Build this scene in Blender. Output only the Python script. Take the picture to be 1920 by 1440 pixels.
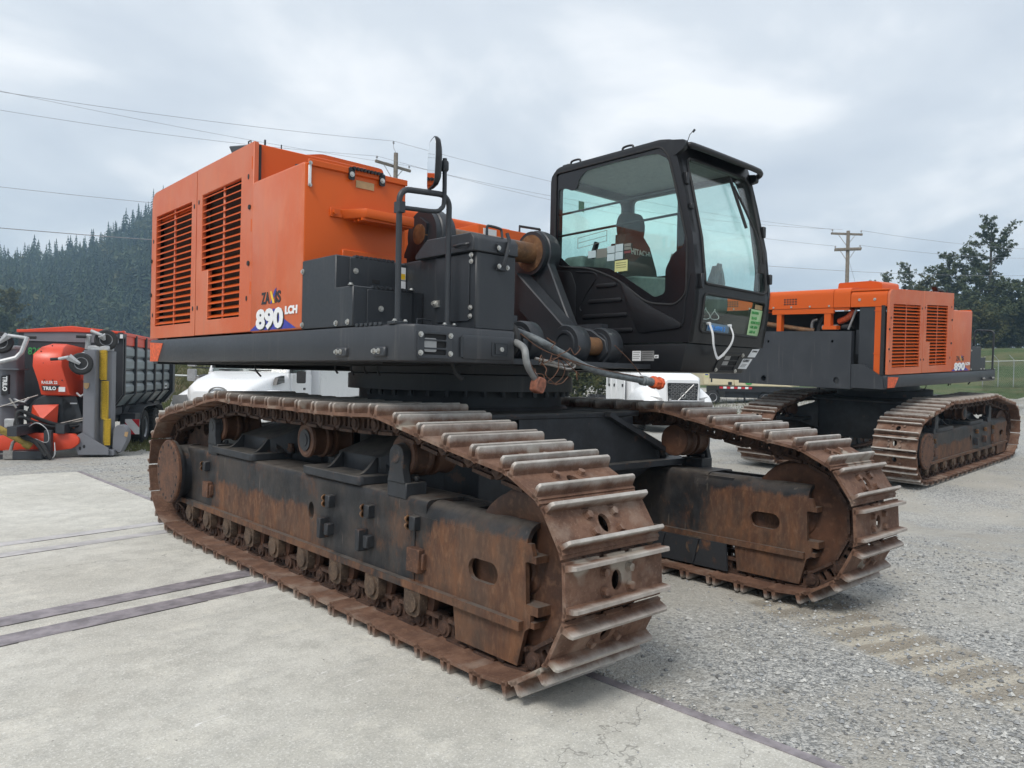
import bpy, bmesh, math, random
from mathutils import Vector, Matrix, noise as mnoise
from mathutils.geometry import tessellate_polygon

for _o in list(bpy.data.objects):
    bpy.data.objects.remove(_o)
scene = bpy.context.scene
COL = scene.collection
R = math.radians

# ------------------------------------------------------------------ camera
EYE = 1.68
cam_d = bpy.data.cameras.new('camera')
cam_d.sensor_width = 36.0
cam_d.lens = 1433.5 / 1920 * 36.0
cam_d.clip_start = 0.05
cam_d.clip_end = 6000
cam = bpy.data.objects.new('camera', cam_d)
COL.objects.link(cam)
CR = Vector((0.74059836, -0.6716097, 0.0213185))
CD = Vector((0.0098693, -0.02085086, -0.99973388))
CF = Vector((0.67187548, 0.74061167, -0.0088138))
cam.matrix_world = Matrix(((CR.x, -CD.x, -CF.x, 0), (CR.y, -CD.y, -CF.y, 0), (CR.z, -CD.z, -CF.z, EYE), (0, 0, 0, 1)))
scene.camera = cam

# ------------------------------------------------------------------ sky, sun, exposure
SUN_EL, SUN_AZ = R(52), R(250)          # azimuth clockwise from +Y
scene.view_settings.view_transform = 'Standard'
scene.view_settings.look = 'None'
scene.view_settings.exposure = 0.80
scene.view_settings.gamma = 1.0
scene.view_settings.use_curve_mapping = False
world = bpy.data.worlds.new('World')
scene.world = world
world.use_nodes = True
wt = world.node_tree
wt.nodes.clear()


def wn(t, **kw):
    n = wt.nodes.new(t)
    for k, v in kw.items():
        setattr(n, k, v)
    return n


w_out = wn('ShaderNodeOutputWorld')
w_bg = wn('ShaderNodeBackground')
w_bg.inputs['Strength'].default_value = 0.1
w_sky = wn('ShaderNodeTexSky', sky_type='NISHITA', sun_disc=False)
w_sky.sun_elevation = SUN_EL
w_sky.sun_rotation = SUN_AZ
w_sky.dust_density = 3.0
w_tc = wn('ShaderNodeTexCoord')
w_sep = wn('ShaderNodeSeparateXYZ')
w_add = wn('ShaderNodeMath', operation='ADD')
w_abs = wn('ShaderNodeMath', operation='ABSOLUTE')
w_add.inputs[1].default_value = 0.22
w_dx = wn('ShaderNodeMath', operation='DIVIDE')
w_dy = wn('ShaderNodeMath', operation='DIVIDE')
w_cmb = wn('ShaderNodeCombineXYZ')
w_n1 = wn('ShaderNodeTexNoise')
w_n1.inputs['Scale'].default_value = 1.6
w_n1.inputs['Detail'].default_value = 7
w_n1.inputs['Roughness'].default_value = 0.5
w_n1.inputs['Distortion'].default_value = 0.35
w_r1 = wn('ShaderNodeValToRGB')
_e = w_r1.color_ramp.elements
_e[0].position = 0.33
_e[0].color = (4.1, 4.45, 4.95, 1)
_e[1].position = 0.63
_e[1].color = (6.7, 6.78, 6.9, 1)
_m = w_r1.color_ramp.elements.new(0.5)
_m.color = (4.95, 5.25, 5.62, 1)
w_mix = wn('ShaderNodeMix', data_type='RGBA')
w_mix.inputs[0].default_value = 0.95
L = wt.links.new
L(w_tc.outputs['Generated'], w_sep.inputs[0])
L(w_sep.outputs['Z'], w_abs.inputs[0])
L(w_abs.outputs[0], w_add.inputs[0])
L(w_sep.outputs['X'], w_dx.inputs[0])
L(w_sep.outputs['Y'], w_dy.inputs[0])
L(w_add.outputs[0], w_dx.inputs[1])
L(w_add.outputs[0], w_dy.inputs[1])
L(w_dx.outputs[0], w_cmb.inputs[0])
L(w_dy.outputs[0], w_cmb.inputs[1])
L(w_cmb.outputs[0], w_n1.inputs['Vector'])
L(w_n1.outputs['Fac'], w_r1.inputs[0])
L(w_sky.outputs[0], w_mix.inputs[6])
L(w_r1.outputs[0], w_mix.inputs[7])
L(w_mix.outputs[2], w_bg.inputs['Color'])
L(w_bg.outputs[0], w_out.inputs[0])

sun_d = bpy.data.lights.new('sun', 'SUN')
sun_d.energy = 1.5
sun_d.angle = R(20)
sun_d.color = (1.0, 0.96, 0.9)
sun = bpy.data.objects.new('sun', sun_d)
COL.objects.link(sun)
sdir = Vector((math.sin(SUN_AZ) * math.cos(SUN_EL), math.cos(SUN_AZ) * math.cos(SUN_EL), math.sin(SUN_EL)))
sun.rotation_euler = sdir.to_track_quat('Z', 'Y').to_euler()
sun.location = (0, 0, 30)


# ------------------------------------------------------------------ materials
class NT:
    """small node-tree helper"""
    def __init__(s, name):
        s.m = bpy.data.materials.new(name)
        s.m.use_nodes = True
        s.t = s.m.node_tree
        s.t.nodes.clear()
        s.out = s.n('ShaderNodeOutputMaterial')
        s.tc = s.n('ShaderNodeTexCoord')
        s.co = s.tc.outputs['Object']

    def n(s, t, **kw):
        x = s.t.nodes.new(t)
        for k, v in kw.items():
            setattr(x, k, v)
        return x

    def put(s, sock, v):
        if isinstance(v, bpy.types.NodeSocket):
            s.t.links.new(v, sock)
        elif isinstance(v, (tuple, list)) and len(v) == 3 and sock.type == 'RGBA':
            sock.default_value = (*v, 1)
        else:
            sock.default_value = v

    def noise(s, scale, detail=4, rough=0.55, vec=None, dist=0.0, out='Fac'):
        x = s.n('ShaderNodeTexNoise')
        x.inputs['Scale'].default_value = scale
        x.inputs['Detail'].default_value = detail
        x.inputs['Roughness'].default_value = rough
        x.inputs['Distortion'].default_value = dist
        s.put(x.inputs['Vector'], vec or s.co)
        return x.outputs[out]

    def voro(s, scale, vec=None, feature='F1', out='Distance', rnd=1.0):
        x = s.n('ShaderNodeTexVoronoi', feature=feature)
        x.inputs['Scale'].default_value = scale
        x.inputs['Randomness'].default_value = rnd
        s.put(x.inputs['Vector'], vec or s.co)
        return x.outputs[out]

    def stretch(s, sx, sy, sz, vec=None, off=(0, 0, 0)):
        x = s.n('ShaderNodeMapping')
        x.inputs['Scale'].default_value = (sx, sy, sz)
        x.inputs['Location'].default_value = off
        s.put(x.inputs['Vector'], vec or s.co)
        return x.outputs[0]

    def math(s, op, a, b=0.0, clamp=False):
        x = s.n('ShaderNodeMath', operation=op, use_clamp=clamp)
        s.put(x.inputs[0], a)
        s.put(x.inputs[1], b)
        return x.outputs[0]

    def ramp(s, fac, lo, hi):
        """smooth 0..1 step between lo and hi"""
        x = s.n('ShaderNodeMapRange', interpolation_type='SMOOTHSTEP')
        s.put(x.inputs[0], fac)
        x.inputs[1].default_value = lo
        x.inputs[2].default_value = hi
        return x.outputs[0]

    def xyz(s, i, vec=None):
        x = s.n('ShaderNodeSeparateXYZ')
        s.put(x.inputs[0], vec or s.co)
        return x.outputs[i]

    def mix(s, fac, a, b, mode='MIX'):
        x = s.n('ShaderNodeMix', data_type='RGBA', blend_type=mode)
        s.put(x.inputs[0], fac)
        s.put(x.inputs[6], a)
        s.put(x.inputs[7], b)
        return x.outputs[2]

    def rnd(s):
        return s.n('ShaderNodeObjectInfo').outputs['Random']

    def shift(s, amount=37.0):
        """object coordinates displaced by the object's own random number"""
        c = s.n('ShaderNodeCombineXYZ')
        r = s.math('MULTIPLY', s.rnd(), amount)
        for i in range(3):
            s.put(c.inputs[i], r)
        a = s.n('ShaderNodeVectorMath', operation='ADD')
        s.put(a.inputs[0], s.co)
        s.put(a.inputs[1], c.outputs[0])
        return a.outputs[0]

    def pbr(s, col, rough=0.5, metal=0.0, bump=None, bstr=0.3, bdist=0.01, spec=0.5, coat=0.0):
        b = s.n('ShaderNodeBsdfPrincipled')
        s.put(b.inputs['Base Color'], col)
        s.put(b.inputs['Roughness'], rough)
        s.put(b.inputs['Metallic'], metal)
        b.inputs['Specular IOR Level'].default_value = spec
        if coat:
            b.inputs['Coat Weight'].default_value = coat
            b.inputs['Coat Roughness'].default_value = 0.15
        if bump is not None:
            bp = s.n('ShaderNodeBump')
            bp.inputs['Strength'].default_value = bstr
            bp.inputs['Distance'].default_value = bdist
            s.put(bp.inputs['Height'], bump)
            s.put(b.inputs['Normal'], bp.outputs[0])
        s.t.links.new(b.outputs[0], s.out.inputs[0])
        return s.m


def weathered(name, col, pale, rough=0.42):
    """sun-faded enamel: chalky clouds, rain streaks running down, hairline scratches, dust specks"""
    n = NT(name)
    big = n.noise(1.3, 6, 0.62)
    chalk = n.noise(5.5, 6, 0.66, n.stretch(1, 1, .55))
    st = n.noise(1.0, 6, 0.68, n.stretch(16, 16, .7))
    c = n.mix(n.math('MULTIPLY', n.ramp(big, .36, .66), .75), col, pale)
    c = n.mix(n.math('MULTIPLY', n.ramp(chalk, .48, .72), .45), c, tuple(x * 1.12 for x in pale))
    c = n.mix(n.math('MULTIPLY', n.ramp(st, .52, .76), .40), c, (0.36, 0.165, 0.10))
    scr = n.ramp(n.noise(1.0, 4, .6, n.stretch(3, 46, 5)), .665, .72)
    c = n.mix(n.math('MULTIPLY', scr, .30), c, (0.58, 0.30, 0.20))
    c = n.mix(n.math('MULTIPLY', n.ramp(n.noise(110, 3, .6), .66, .76), .5), c, (0.22, 0.11, 0.07))
    rg = n.math('ADD', n.math('MULTIPLY', chalk, .3), rough - .12)
    return n.pbr(c, rg, 0, n.math('ADD', n.noise(2.2, 2), n.math('MULTIPLY', n.noise(60, 3, .6), .06)), .12, .02, .5)


def paint(name, col, rough=0.4, dust=0.25, dustcol=(0.25, 0.22, 0.18), coat=0.0, streak=0.3, spec=0.5, fade=None):
    n = NT(name)
    big = n.noise(1.7, 5, 0.6)
    fine = n.noise(38, 3, 0.6)
    st = n.noise(1.0, 5, 0.65, n.stretch(14, 14, 0.9))
    c = n.mix(n.math('MULTIPLY', n.ramp(big, 0.4, 0.75), dust), col, fade or tuple(min(1, x * 1.35 + 0.01) for x in col))
    c = n.mix(n.math('MULTIPLY', n.ramp(st, 0.56, 0.8), streak), c, dustcol)
    sp = n.ramp(n.noise(150, 2, 0.5), 0.68, 0.78)
    c = n.mix(n.math('MULTIPLY', sp, dust * 0.6), c, dustcol)
    rg = n.math('ADD', n.math('MULTIPLY', fine, 0.18), n.math('ADD', n.math('MULTIPLY', big, 0.15), rough - 0.16))
    return n.pbr(c, rg, 0, n.noise(9, 2), 0.05, 0.02, spec, coat)


def plain(name, col, rough=0.5, metal=0.0, var=0.25, scale=20, spec=0.5, bump=0.1):
    n = NT(name)
    f = n.noise(scale, 4, 0.6, n.shift())
    c = n.mix(n.ramp(f, 0.3, 0.7), tuple(x * (1 - var) for x in col), tuple(min(1, x * (1 + var)) for x in col))
    return n.pbr(c, n.math('ADD', n.math('MULTIPLY', f, 0.2), rough - 0.1), metal, f, bump, 0.005, spec)


MT = {}
MT['orange'] = paint('orange_paint', (0.57, 0.092, 0.010), 0.42, 0.2, (0.30, 0.13, 0.06), 0.0, 0.10, 0.3, fade=(0.57, 0.115, 0.020))
MT['orange_faded'] = weathered('weathered_orange_paint', (0.53, 0.105, 0.030), (0.55, 0.165, 0.080))
MT['charcoal'] = paint('charcoal_paint', (0.030, 0.033, 0.039), 0.42, 0.6, (0.15, 0.14, 0.13), 0.0, 0.42, fade=(0.048, 0.052, 0.059))
MT['grey_steel'] = paint('grey_step_paint', (0.021, 0.024, 0.029), 0.45, 0.6, (0.13, 0.125, 0.115), 0.0, 0.38)
MT['black'] = paint('black_cab_paint', (0.0065, 0.007, 0.009), 0.42, 0.3, (0.10, 0.10, 0.10), 0.0, 0.12)
MT['rubber'] = plain('rubber', (0.018, 0.018, 0.019), 0.75, 0, 0.3, 30)
MT['frit'] = plain('glass_edge_print', (0.010, 0.010, 0.012), 0.18, 0, 0.1, 5)
MT['bolt'] = plain('zinc_bolt', (0.50, 0.49, 0.46), 0.35, 0.7, 0.25, 60)
MT['dark_void'] = plain('dark_underside', (0.012, 0.012, 0.013), 0.8)
MT['steel'] = plain('bare_steel', (0.36, 0.34, 0.32), 0.38, 0.8, 0.2, 25)
MT['white'] = paint('white_paint', (0.78, 0.79, 0.80), 0.30, 0.15, (0.4, 0.38, 0.34), 0.3, 0.12)
MT['label'] = plain('white_label', (0.72, 0.73, 0.74), 0.5, 0, 0.08, 6)
MT['label_silver'] = plain('silver_label', (0.30, 0.30, 0.30), 0.4, 0.4, 0.1, 6)
MT['label_tan'] = plain('tan_label', (0.42, 0.27, 0.13), 0.5, 0, 0.1, 30)
MT['label_yellow'] = plain('pale_yellow_label', (0.55, 0.56, 0.25), 0.5, 0, 0.06, 6)
MT['label_green'] = plain('pale_green_paper', (0.42, 0.62, 0.34), 0.6, 0, 0.05, 6)
MT['label_blue'] = plain('blue_grey_label', (0.16, 0.24, 0.32), 0.5, 0, 0.05, 6)
MT['ink'] = plain('black_print', (0.012, 0.012, 0.014), 0.45, 0, 0.1)
MT['ink_red'] = plain('red_print', (0.45, 0.03, 0.03), 0.5, 0, 0.1)
MT['ink_blue'] = plain('blue_print', (0.035, 0.04, 0.30), 0.45, 0, 0.12)
MT['ink_cyan'] = plain('pale_blue_print', (0.08, 0.30, 0.75), 0.45, 0, 0.1)
MT['ink_yellow'] = plain('yellow_print', (0.75, 0.48, 0.03), 0.45, 0, 0.1)
MT['ink_white'] = plain('white_print', (0.74, 0.74, 0.74), 0.45, 0, 0.05)
MT['ink_grey'] = plain('grey_print', (0.42, 0.42, 0.40), 0.5, 0, 0.05)
MT['ink_green'] = plain('green_paint_mark', (0.05, 0.30, 0.08), 0.6, 0, 0.15)
MT['signal_orange'] = plain('worn_signal_orange', (0.60, 0.10, 0.03), 0.55, 0, 0.3, 30)
MT['hose'] = plain('grey_hose', (0.13, 0.145, 0.152), 0.55, 0, 0.3, 25)
MT['wire'] = plain('rusty_wire', (0.10, 0.045, 0.025), 0.8, 0, 0.3)
MT['strap'] = plain('white_strap', (0.70, 0.70, 0.70), 0.7, 0, 0.08)
MT['seat'] = plain('seat_cloth', (0.030, 0.030, 0.030), 0.9, 0, 0.3, 120)
MT['seat_grey'] = plain('seat_plastic', (0.13, 0.15, 0.15), 0.6, 0, 0.15, 20)
MT['liner'] = plain('cab_headliner', (0.32, 0.33, 0.33), 0.8, 0, 0.1, 30)


def m_rust(name, base, hi, lo, scale=6.0, rough=0.75, paintcol=None, paint_amt=0.0):
    n = NT(name)
    v = n.shift(11.0)
    a = n.noise(scale, 8, 0.68, v)
    b = n.noise(scale * 6, 4, 0.6, v)
    c = n.mix(n.ramp(a, 0.36, 0.64), lo, base)
    c = n.mix(n.math('MULTIPLY', n.ramp(b, 0.5, 0.72), 0.55), c, hi)
    if paintcol:
        c = n.mix(n.ramp(n.noise(scale * 0.6, 7, 0.65, v), paint_amt - 0.06, paint_amt + 0.06), c, paintcol)
    h = n.math('ADD', n.math('MULTIPLY', a, 0.6), n.math('MULTIPLY', n.noise(scale * 14, 3, 0.6, v), 0.4))
    return n.pbr(c, n.math('ADD', n.math('MULTIPLY', b, 0.2), rough - 0.12), 0.0, h, 0.35, 0.008, 0.35)


MT['rust'] = m_rust('rust', (0.125, 0.058, 0.033), (0.20, 0.105, 0.062), (0.062, 0.033, 0.023))
MT['rust_link'] = m_rust('rusty_link', (0.082, 0.044, 0.030), (0.135, 0.08, 0.055), (0.036, 0.021, 0.016), 9)
MT['rust_idler'] = m_rust('rusty_idler', (0.098, 0.045, 0.026), (0.15, 0.08, 0.048), (0.050, 0.026, 0.018), 3.0, 0.62)
MT['rust_paint'] = m_rust('rusty_black_paint', (0.14, 0.065, 0.035), (0.20, 0.11, 0.065), (0.07, 0.035, 0.022), 5, 0.65, (0.026, 0.028, 0.032), 0.44)
MT['pin_rust'] = m_rust('rusty_pin', (0.20, 0.10, 0.045), (0.30, 0.19, 0.10), (0.09, 0.05, 0.03), 5, 0.5)
MT['mud_rust'] = m_rust('mud_caked_rust', (0.115, 0.075, 0.05), (0.19, 0.14, 0.10), (0.055, 0.038, 0.028), 8, 0.85)


def m_shoe():
    n = NT('worn_track_shoe_steel')
    v = n.shift(23.0)
    z = n.xyz(2)
    a = n.noise(7, 8, 0.68, v)
    b = n.noise(55, 4, 0.65, v)
    rust = n.mix(n.ramp(a, 0.36, 0.66), (0.100, 0.050, 0.032), (0.175, 0.095, 0.062))
    rust = n.mix(n.math('MULTIPLY', n.ramp(b, 0.52, 0.75), 0.5), rust, (0.26, 0.17, 0.12))
    dust = n.ramp(n.noise(3.1, 6, 0.6, v), 0.50, 0.66)
    rust = n.mix(n.math('MULTIPLY', dust, 0.55), rust, (0.29, 0.225, 0.18))
    dried = n.ramp(n.noise(2.3, 3, 0.5, n.shift(71.0)), 0.655, 0.70)
    rust = n.mix(n.math('MULTIPLY', dried, 0.7), rust, (0.36, 0.33, 0.28))
    pale = n.mix(n.ramp(a, 0.35, 0.65), (0.38, 0.35, 0.315), (0.52, 0.495, 0.46))
    h = n.math('ADD', z, n.math('MULTIPLY', n.math('SUBTRACT', n.noise(11, 5, 0.7, v), 0.5), 0.055))
    hold = n.math('MULTIPLY', n.ramp(h, 0.100, 0.150), n.math('ADD', n.math('MULTIPLY', n.rnd(), 0.40), 0.60))
    c = n.mix(hold, rust, pale)
    hh = n.math('ADD', n.math('MULTIPLY', a, 0.6), n.math('MULTIPLY', n.noise(60, 3, 0.6, v), n.math('SUBTRACT', 0.4, n.math('MULTIPLY', hold, 0.3))))
    m = n.pbr(c, n.math('SUBTRACT', 0.78, n.math('MULTIPLY', hold, 0.28)), n.math('MULTIPLY', hold, 0.25), hh, 0.45, 0.008, 0.4)
    return m


MT['shoe'] = m_shoe()


def m_frame():
    """black painted track frame, worn to rust along the middle of the side and all over the nose"""
    n = NT('track_frame_paint')
    y = n.xyz(1)
    z = n.xyz(2)
    v = n.co
    streak = n.noise(1.0, 7, 0.68, n.stretch(7, 7, 1.6))
    patch = n.noise(2.2, 8, 0.66, v)
    # length-wise weights, local y (0 at the swing centre)
    mid = n.math('MULTIPLY', n.ramp(y, -0.75, -0.1), n.math('SUBTRACT', 1.0, n.ramp(y, 1.35, 1.95)))
    low = n.math('SUBTRACT', 1.0, n.ramp(z, 0.56, 0.78))
    nose = n.math('SUBTRACT', 1.0, n.ramp(y, -1.95, -1.45))
    nlow = n.math('SUBTRACT', 1.0, n.ramp(z, 0.70, 0.92))
    k = n.math('ADD', n.math('MULTIPLY', n.math('MULTIPLY', mid, low), 0.36), n.math('MULTIPLY', n.math('MULTIPLY', nose, nlow), 0.42))
    flange = n.math('SUBTRACT', 1.0, n.ramp(z, 0.375, 0.40))
    k = n.math('ADD', k, n.math('MULTIPLY', flange, 0.25))
    f = n.math('ADD', k, n.math('ADD', n.math('MULTIPLY', patch, 0.55), n.math('MULTIPLY', streak, 0.45)))
    hf = n.noise(16, 7, 0.75, n.stretch(1.5, 1.5, .7))
    f = n.math('ADD', f, n.math('MULTIPLY', n.math('SUBTRACT', hf, 0.5), 0.26))
    mask = n.math('MAXIMUM', n.ramp(f, 0.655, 0.80), n.math('MULTIPLY', n.ramp(n.math('ADD', patch, n.math('MULTIPLY', n.math('SUBTRACT', hf, .5), .5)), 0.50, 0.67), 0.6))
    b = n.noise(30, 5, 0.65, n.stretch(1, 1, 0.45))
    rust = n.mix(n.ramp(n.noise(3.5, 6, 0.65, n.stretch(2, 2, 0.8)), 0.36, 0.66), (0.078, 0.038, 0.024), (0.150, 0.068, 0.034))
    rust = n.mix(n.math('MULTIPLY', n.ramp(b, 0.45, 0.75), 0.5), rust, (0.23, 0.13, 0.075))
    blk = n.mix(n.ramp(n.noise(4, 6, 0.65), 0.35, 0.7), (0.013, 0.014, 0.016), (0.034, 0.034, 0.036))
    scr = n.ramp(n.noise(1.0, 3, 0.5, n.stretch(24, 24, 3.2)), 0.66, 0.73)
    blk = n.mix(n.math('MULTIPLY', scr, 0.35), blk, (0.19, 0.16, 0.13))
    rust = n.mix(n.math('MULTIPLY', n.ramp(n.noise(6, 8, .72, n.stretch(1, 1, .6)), .50, .68), .7), rust, (0.045, 0.028, 0.021))
    c = n.mix(mask, blk, rust)
    grime = n.ramp(n.noise(2.6, 8, .7, n.stretch(1, 1, .7, off=(4, 2, 7))), .40, .66)
    c = n.mix(n.math('MULTIPLY', grime, .42), c, (0.085, 0.064, 0.050))
    # dust settled on the flat top
    nz = n.n('ShaderNodeNewGeometry').outputs['Normal']
    up = n.ramp(n.xyz(2, nz), 0.55, 0.98)
    dn = n.ramp(n.noise(9, 6, 0.7), 0.25, 0.6)
    c = n.mix(n.math('MULTIPLY', n.math('MULTIPLY', up, dn), 0.8), c, (0.115, 0.102, 0.09))
    h = n.math('ADD', n.math('MULTIPLY', mask, 0.15), n.math('MULTIPLY', b, 0.6))
    return n.pbr(c, n.math('ADD', 0.56, n.math('MULTIPLY', mask, 0.22)), 0.0, h, 0.35, 0.008, 0.32)


MT['frame'] = m_frame()


def m_dusty(name, base, dustc, amt=0.75):
    n = NT(name)
    nz = n.n('ShaderNodeNewGeometry').outputs['Normal']
    up = n.ramp(n.xyz(2, nz), 0.35, 0.95)
    dn = n.ramp(n.noise(8, 6, 0.7), 0.25, 0.62)
    c = n.mix(n.ramp(n.noise(5, 6, 0.65), 0.35, 0.7), tuple(x * 0.8 for x in base), tuple(x * 1.5 for x in base))
    rs = n.ramp(n.noise(4.5, 8, 0.7, n.shift(5.0)), 0.60, 0.68)
    c = n.mix(n.math('MULTIPLY', rs, 0.6), c, (0.12, 0.06, 0.035))
    c = n.mix(n.math('MULTIPLY', n.math('MULTIPLY', up, dn), amt), c, dustc)
    return n.pbr(c, 0.55, 0, n.noise(40, 4, 0.6), 0.15, 0.005, 0.45)


MT['dusty_black'] = m_dusty('dusty_black_paint', (0.018, 0.020, 0.024), (0.115, 0.105, 0.092))


def m_glass(name, tint, refl=0.10, dirt=0.0):
    n = NT(name)
    tr = n.n('ShaderNodeBsdfTransparent')
    tr.inputs[0].default_value = (*tint, 1)
    gl = n.n('ShaderNodeBsdfGlossy')
    gl.inputs['Roughness'].default_value = 0.02
    gl.inputs['Color'].default_value = (1, 1, 1, 1)
    lw = n.n('ShaderNodeLayerWeight')
    lw.inputs[0].default_value = 0.5
    schlick = n.math('ADD', n.math('MULTIPLY', n.math('POWER', lw.outputs['Facing'], 5.0), 0.9), 0.03)
    mx = n.n('ShaderNodeMixShader')
    n.put(mx.inputs[0], n.math('ADD', schlick, refl * 0.3, True))
    n.put(mx.inputs[1], tr.outputs[0])
    n.put(mx.inputs[2], gl.outputs[0])
    df = n.n('ShaderNodeBsdfDiffuse')
    df.inputs[0].default_value = (0.5, 0.52, 0.5, 1)
    m2 = n.n('ShaderNodeMixShader')
    n.put(m2.inputs[0], n.math('MULTIPLY', n.ramp(n.noise(3, 6, 0.7), 0.3, 0.8), dirt))
    n.put(m2.inputs[1], mx.outputs[0])
    n.put(m2.inputs[2], df.outputs[0])
    n.t.links.new(m2.outputs[0], n.out.inputs[0])
    return n.m


MT['glass_teal'] = m_glass('teal_tinted_glass', (0.89, 0.99, 0.962), 0.05, 0.02)
MT['glass_clear'] = m_glass('dusty_clear_glass', (0.92, 0.98, 0.965), 0.05, 0.05)
MT['glass_dark'] = plain('dark_windscreen', (0.10, 0.13, 0.13), 0.08, 0, 0.1, 3)
_n = NT('mirror_glass')
MT['mirror'] = _n.pbr((0.85, 0.87, 0.88), 0.02, 1.0)


# ------------------------------------------------------------------ mesh helpers
class MB:
    def __init__(s):
        s.bm = bmesh.new()

    def _mi(s, faces, mi):
        if mi:
            for f in faces:
                f.material_index = mi

    def box(s, x0, x1, y0, y1, z0, z1, mi=0, M=None):
        v = [Vector((x, y, z)) for x in (x0, x1) for y in (y0, y1) for z in (z0, z1)]
        if M:
            v = [M @ p for p in v]
        b = [s.bm.verts.new(p) for p in v]
        fs = [s.bm.faces.new([b[i] for i in q]) for q in ((0, 1, 3, 2), (4, 6, 7, 5), (0, 4, 5, 1), (2, 3, 7, 6), (0, 2, 6, 4), (1, 5, 7, 3))]
        s._mi(fs, mi)
        return s

    def hexa(s, pts, mi=0):
        """8 points: bottom ring of 4, then top ring of 4"""
        b = [s.bm.verts.new(p) for p in pts]
        fs = [s.bm.faces.new([b[i] for i in q]) for q in ((3, 2, 1, 0), (4, 5, 6, 7), (0, 1, 5, 4), (1, 2, 6, 5), (2, 3, 7, 6), (3, 0, 4, 7))]
        s._mi(fs, mi)
        return s

    def prism(s, loops, axis, a, b, mi=0, fmap=None, M=None):
        """extrude a polygon (with optional holes) along an axis; axis x: (y,z), y: (x,z), z: (x,y)"""
        if not isinstance(loops[0][0], (tuple, list, Vector)):
            loops = [loops]

        def p3(q, t):
            if axis == 'x':
                p = Vector((t, q[0], q[1]))
            elif axis == 'y':
                p = Vector((q[0], t, q[1]))
            else:
                p = Vector((q[0], q[1], t))
            if fmap:
                p = fmap(p)
            return M @ p if M else p
        fs = []
        A, B = [], []
        for lp in loops:
            va = [s.bm.verts.new(p3(q, a)) for q in lp]
            vb = [s.bm.verts.new(p3(q, b)) for q in lp]
            n = len(lp)
            for i in range(n):
                fs.append(s.bm.faces.new((va[i], va[(i + 1) % n], vb[(i + 1) % n], vb[i])))
            A += va
            B += vb
        if len(loops) == 1 and not fmap:
            fs.append(s.bm.faces.new(A[::-1]))
            fs.append(s.bm.faces.new(B))
        else:
            tr = tessellate_polygon([[Vector((q[0], q[1], 0)) for q in lp] for lp in loops])
            for t in tr:
                if len(set(t)) < 3:
                    continue
                try:
                    fs.append(s.bm.faces.new([A[i] for i in t][::-1]))
                    fs.append(s.bm.faces.new([B[i] for i in t]))
                except ValueError:
                    pass
        s._mi(fs, mi)
        return s

    def cyl(s, p0, p1, r0, r1=None, n=20, mi=0, cap=True):
        p0, p1 = Vector(p0), Vector(p1)
        r1 = r0 if r1 is None else r1
        d = (p1 - p0).normalized()
        u = d.orthogonal().normalized()
        w = d.cross(u)
        ra, rb = [], []
        for i in range(n):
            t = 2 * math.pi * i / n + math.pi / n
            k = u * math.cos(t) + w * math.sin(t)
            ra.append(s.bm.verts.new(p0 + k * r0))
            rb.append(s.bm.verts.new(p1 + k * r1))
        fs = [s.bm.faces.new((ra[i], ra[(i + 1) % n], rb[(i + 1) % n], rb[i])) for i in range(n)]
        if cap:
            fs.append(s.bm.faces.new(ra[::-1]))
            fs.append(s.bm.faces.new(rb))
        s._mi(fs, mi)
        return s

    def lathe(s, p0, d, prof, n=32, mi=0):
        """prof: list of (distance along d, radius)"""
        p0 = Vector(p0)
        d = Vector(d).normalized()
        u = d.orthogonal().normalized()
        w = d.cross(u)
        rings = []
        for t, r in prof:
            c = p0 + d * t
            if r < 1e-5:
                rings.append([s.bm.verts.new(c)])
            else:
                rings.append([s.bm.verts.new(c + (u * math.cos(2 * math.pi * i / n) + w * math.sin(2 * math.pi * i / n)) * r) for i in range(n)])
        fs = []
        for a, b in zip(rings, rings[1:]):
            for i in range(n):
                j = (i + 1) % n
                if len(a) == 1 and len(b) == 1:
                    continue
                if len(a) == 1:
                    fs.append(s.bm.faces.new((a[0], b[j], b[i])))
                elif len(b) == 1:
                    fs.append(s.bm.faces.new((a[i], a[j], b[0])))
                else:
                    fs.append(s.bm.faces.new((a[i], a[j], b[j], b[i])))
        if len(rings[0]) > 1:
            fs.append(s.bm.faces.new(rings[0][::-1]))
        if len(rings[-1]) > 1:
            fs.append(s.bm.faces.new(rings[-1]))
        s._mi(fs, mi)
        return s

    def tube(s, pts, r, n=8, mi=0, cap=True):
        pts = [Vector(p) for p in pts]
        rs = r if isinstance(r, (list, tuple)) else [r] * len(pts)
        rings = []
        prev = None
        for i, p in enumerate(pts):
            a = pts[max(0, i - 1)]
            b = pts[min(len(pts) - 1, i + 1)]
            d = (b - a).normalized()
            u = d.orthogonal().normalized() if prev is None else (prev - d * prev.dot(d)).normalized()
            prev = u
            w = d.cross(u)
            rings.append([s.bm.verts.new(p + (u * math.cos(2 * math.pi * k / n) + w * math.sin(2 * math.pi * k / n)) * rs[i]) for k in range(n)])
        fs = []
        for a, b in zip(rings, rings[1:]):
            for k in range(n):
                fs.append(s.bm.faces.new((a[k], a[(k + 1) % n], b[(k + 1) % n], b[k])))
        if cap:
            fs.append(s.bm.faces.new(rings[0][::-1]))
            fs.append(s.bm.faces.new(rings[-1]))
        s._mi(fs, mi)
        return s

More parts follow.
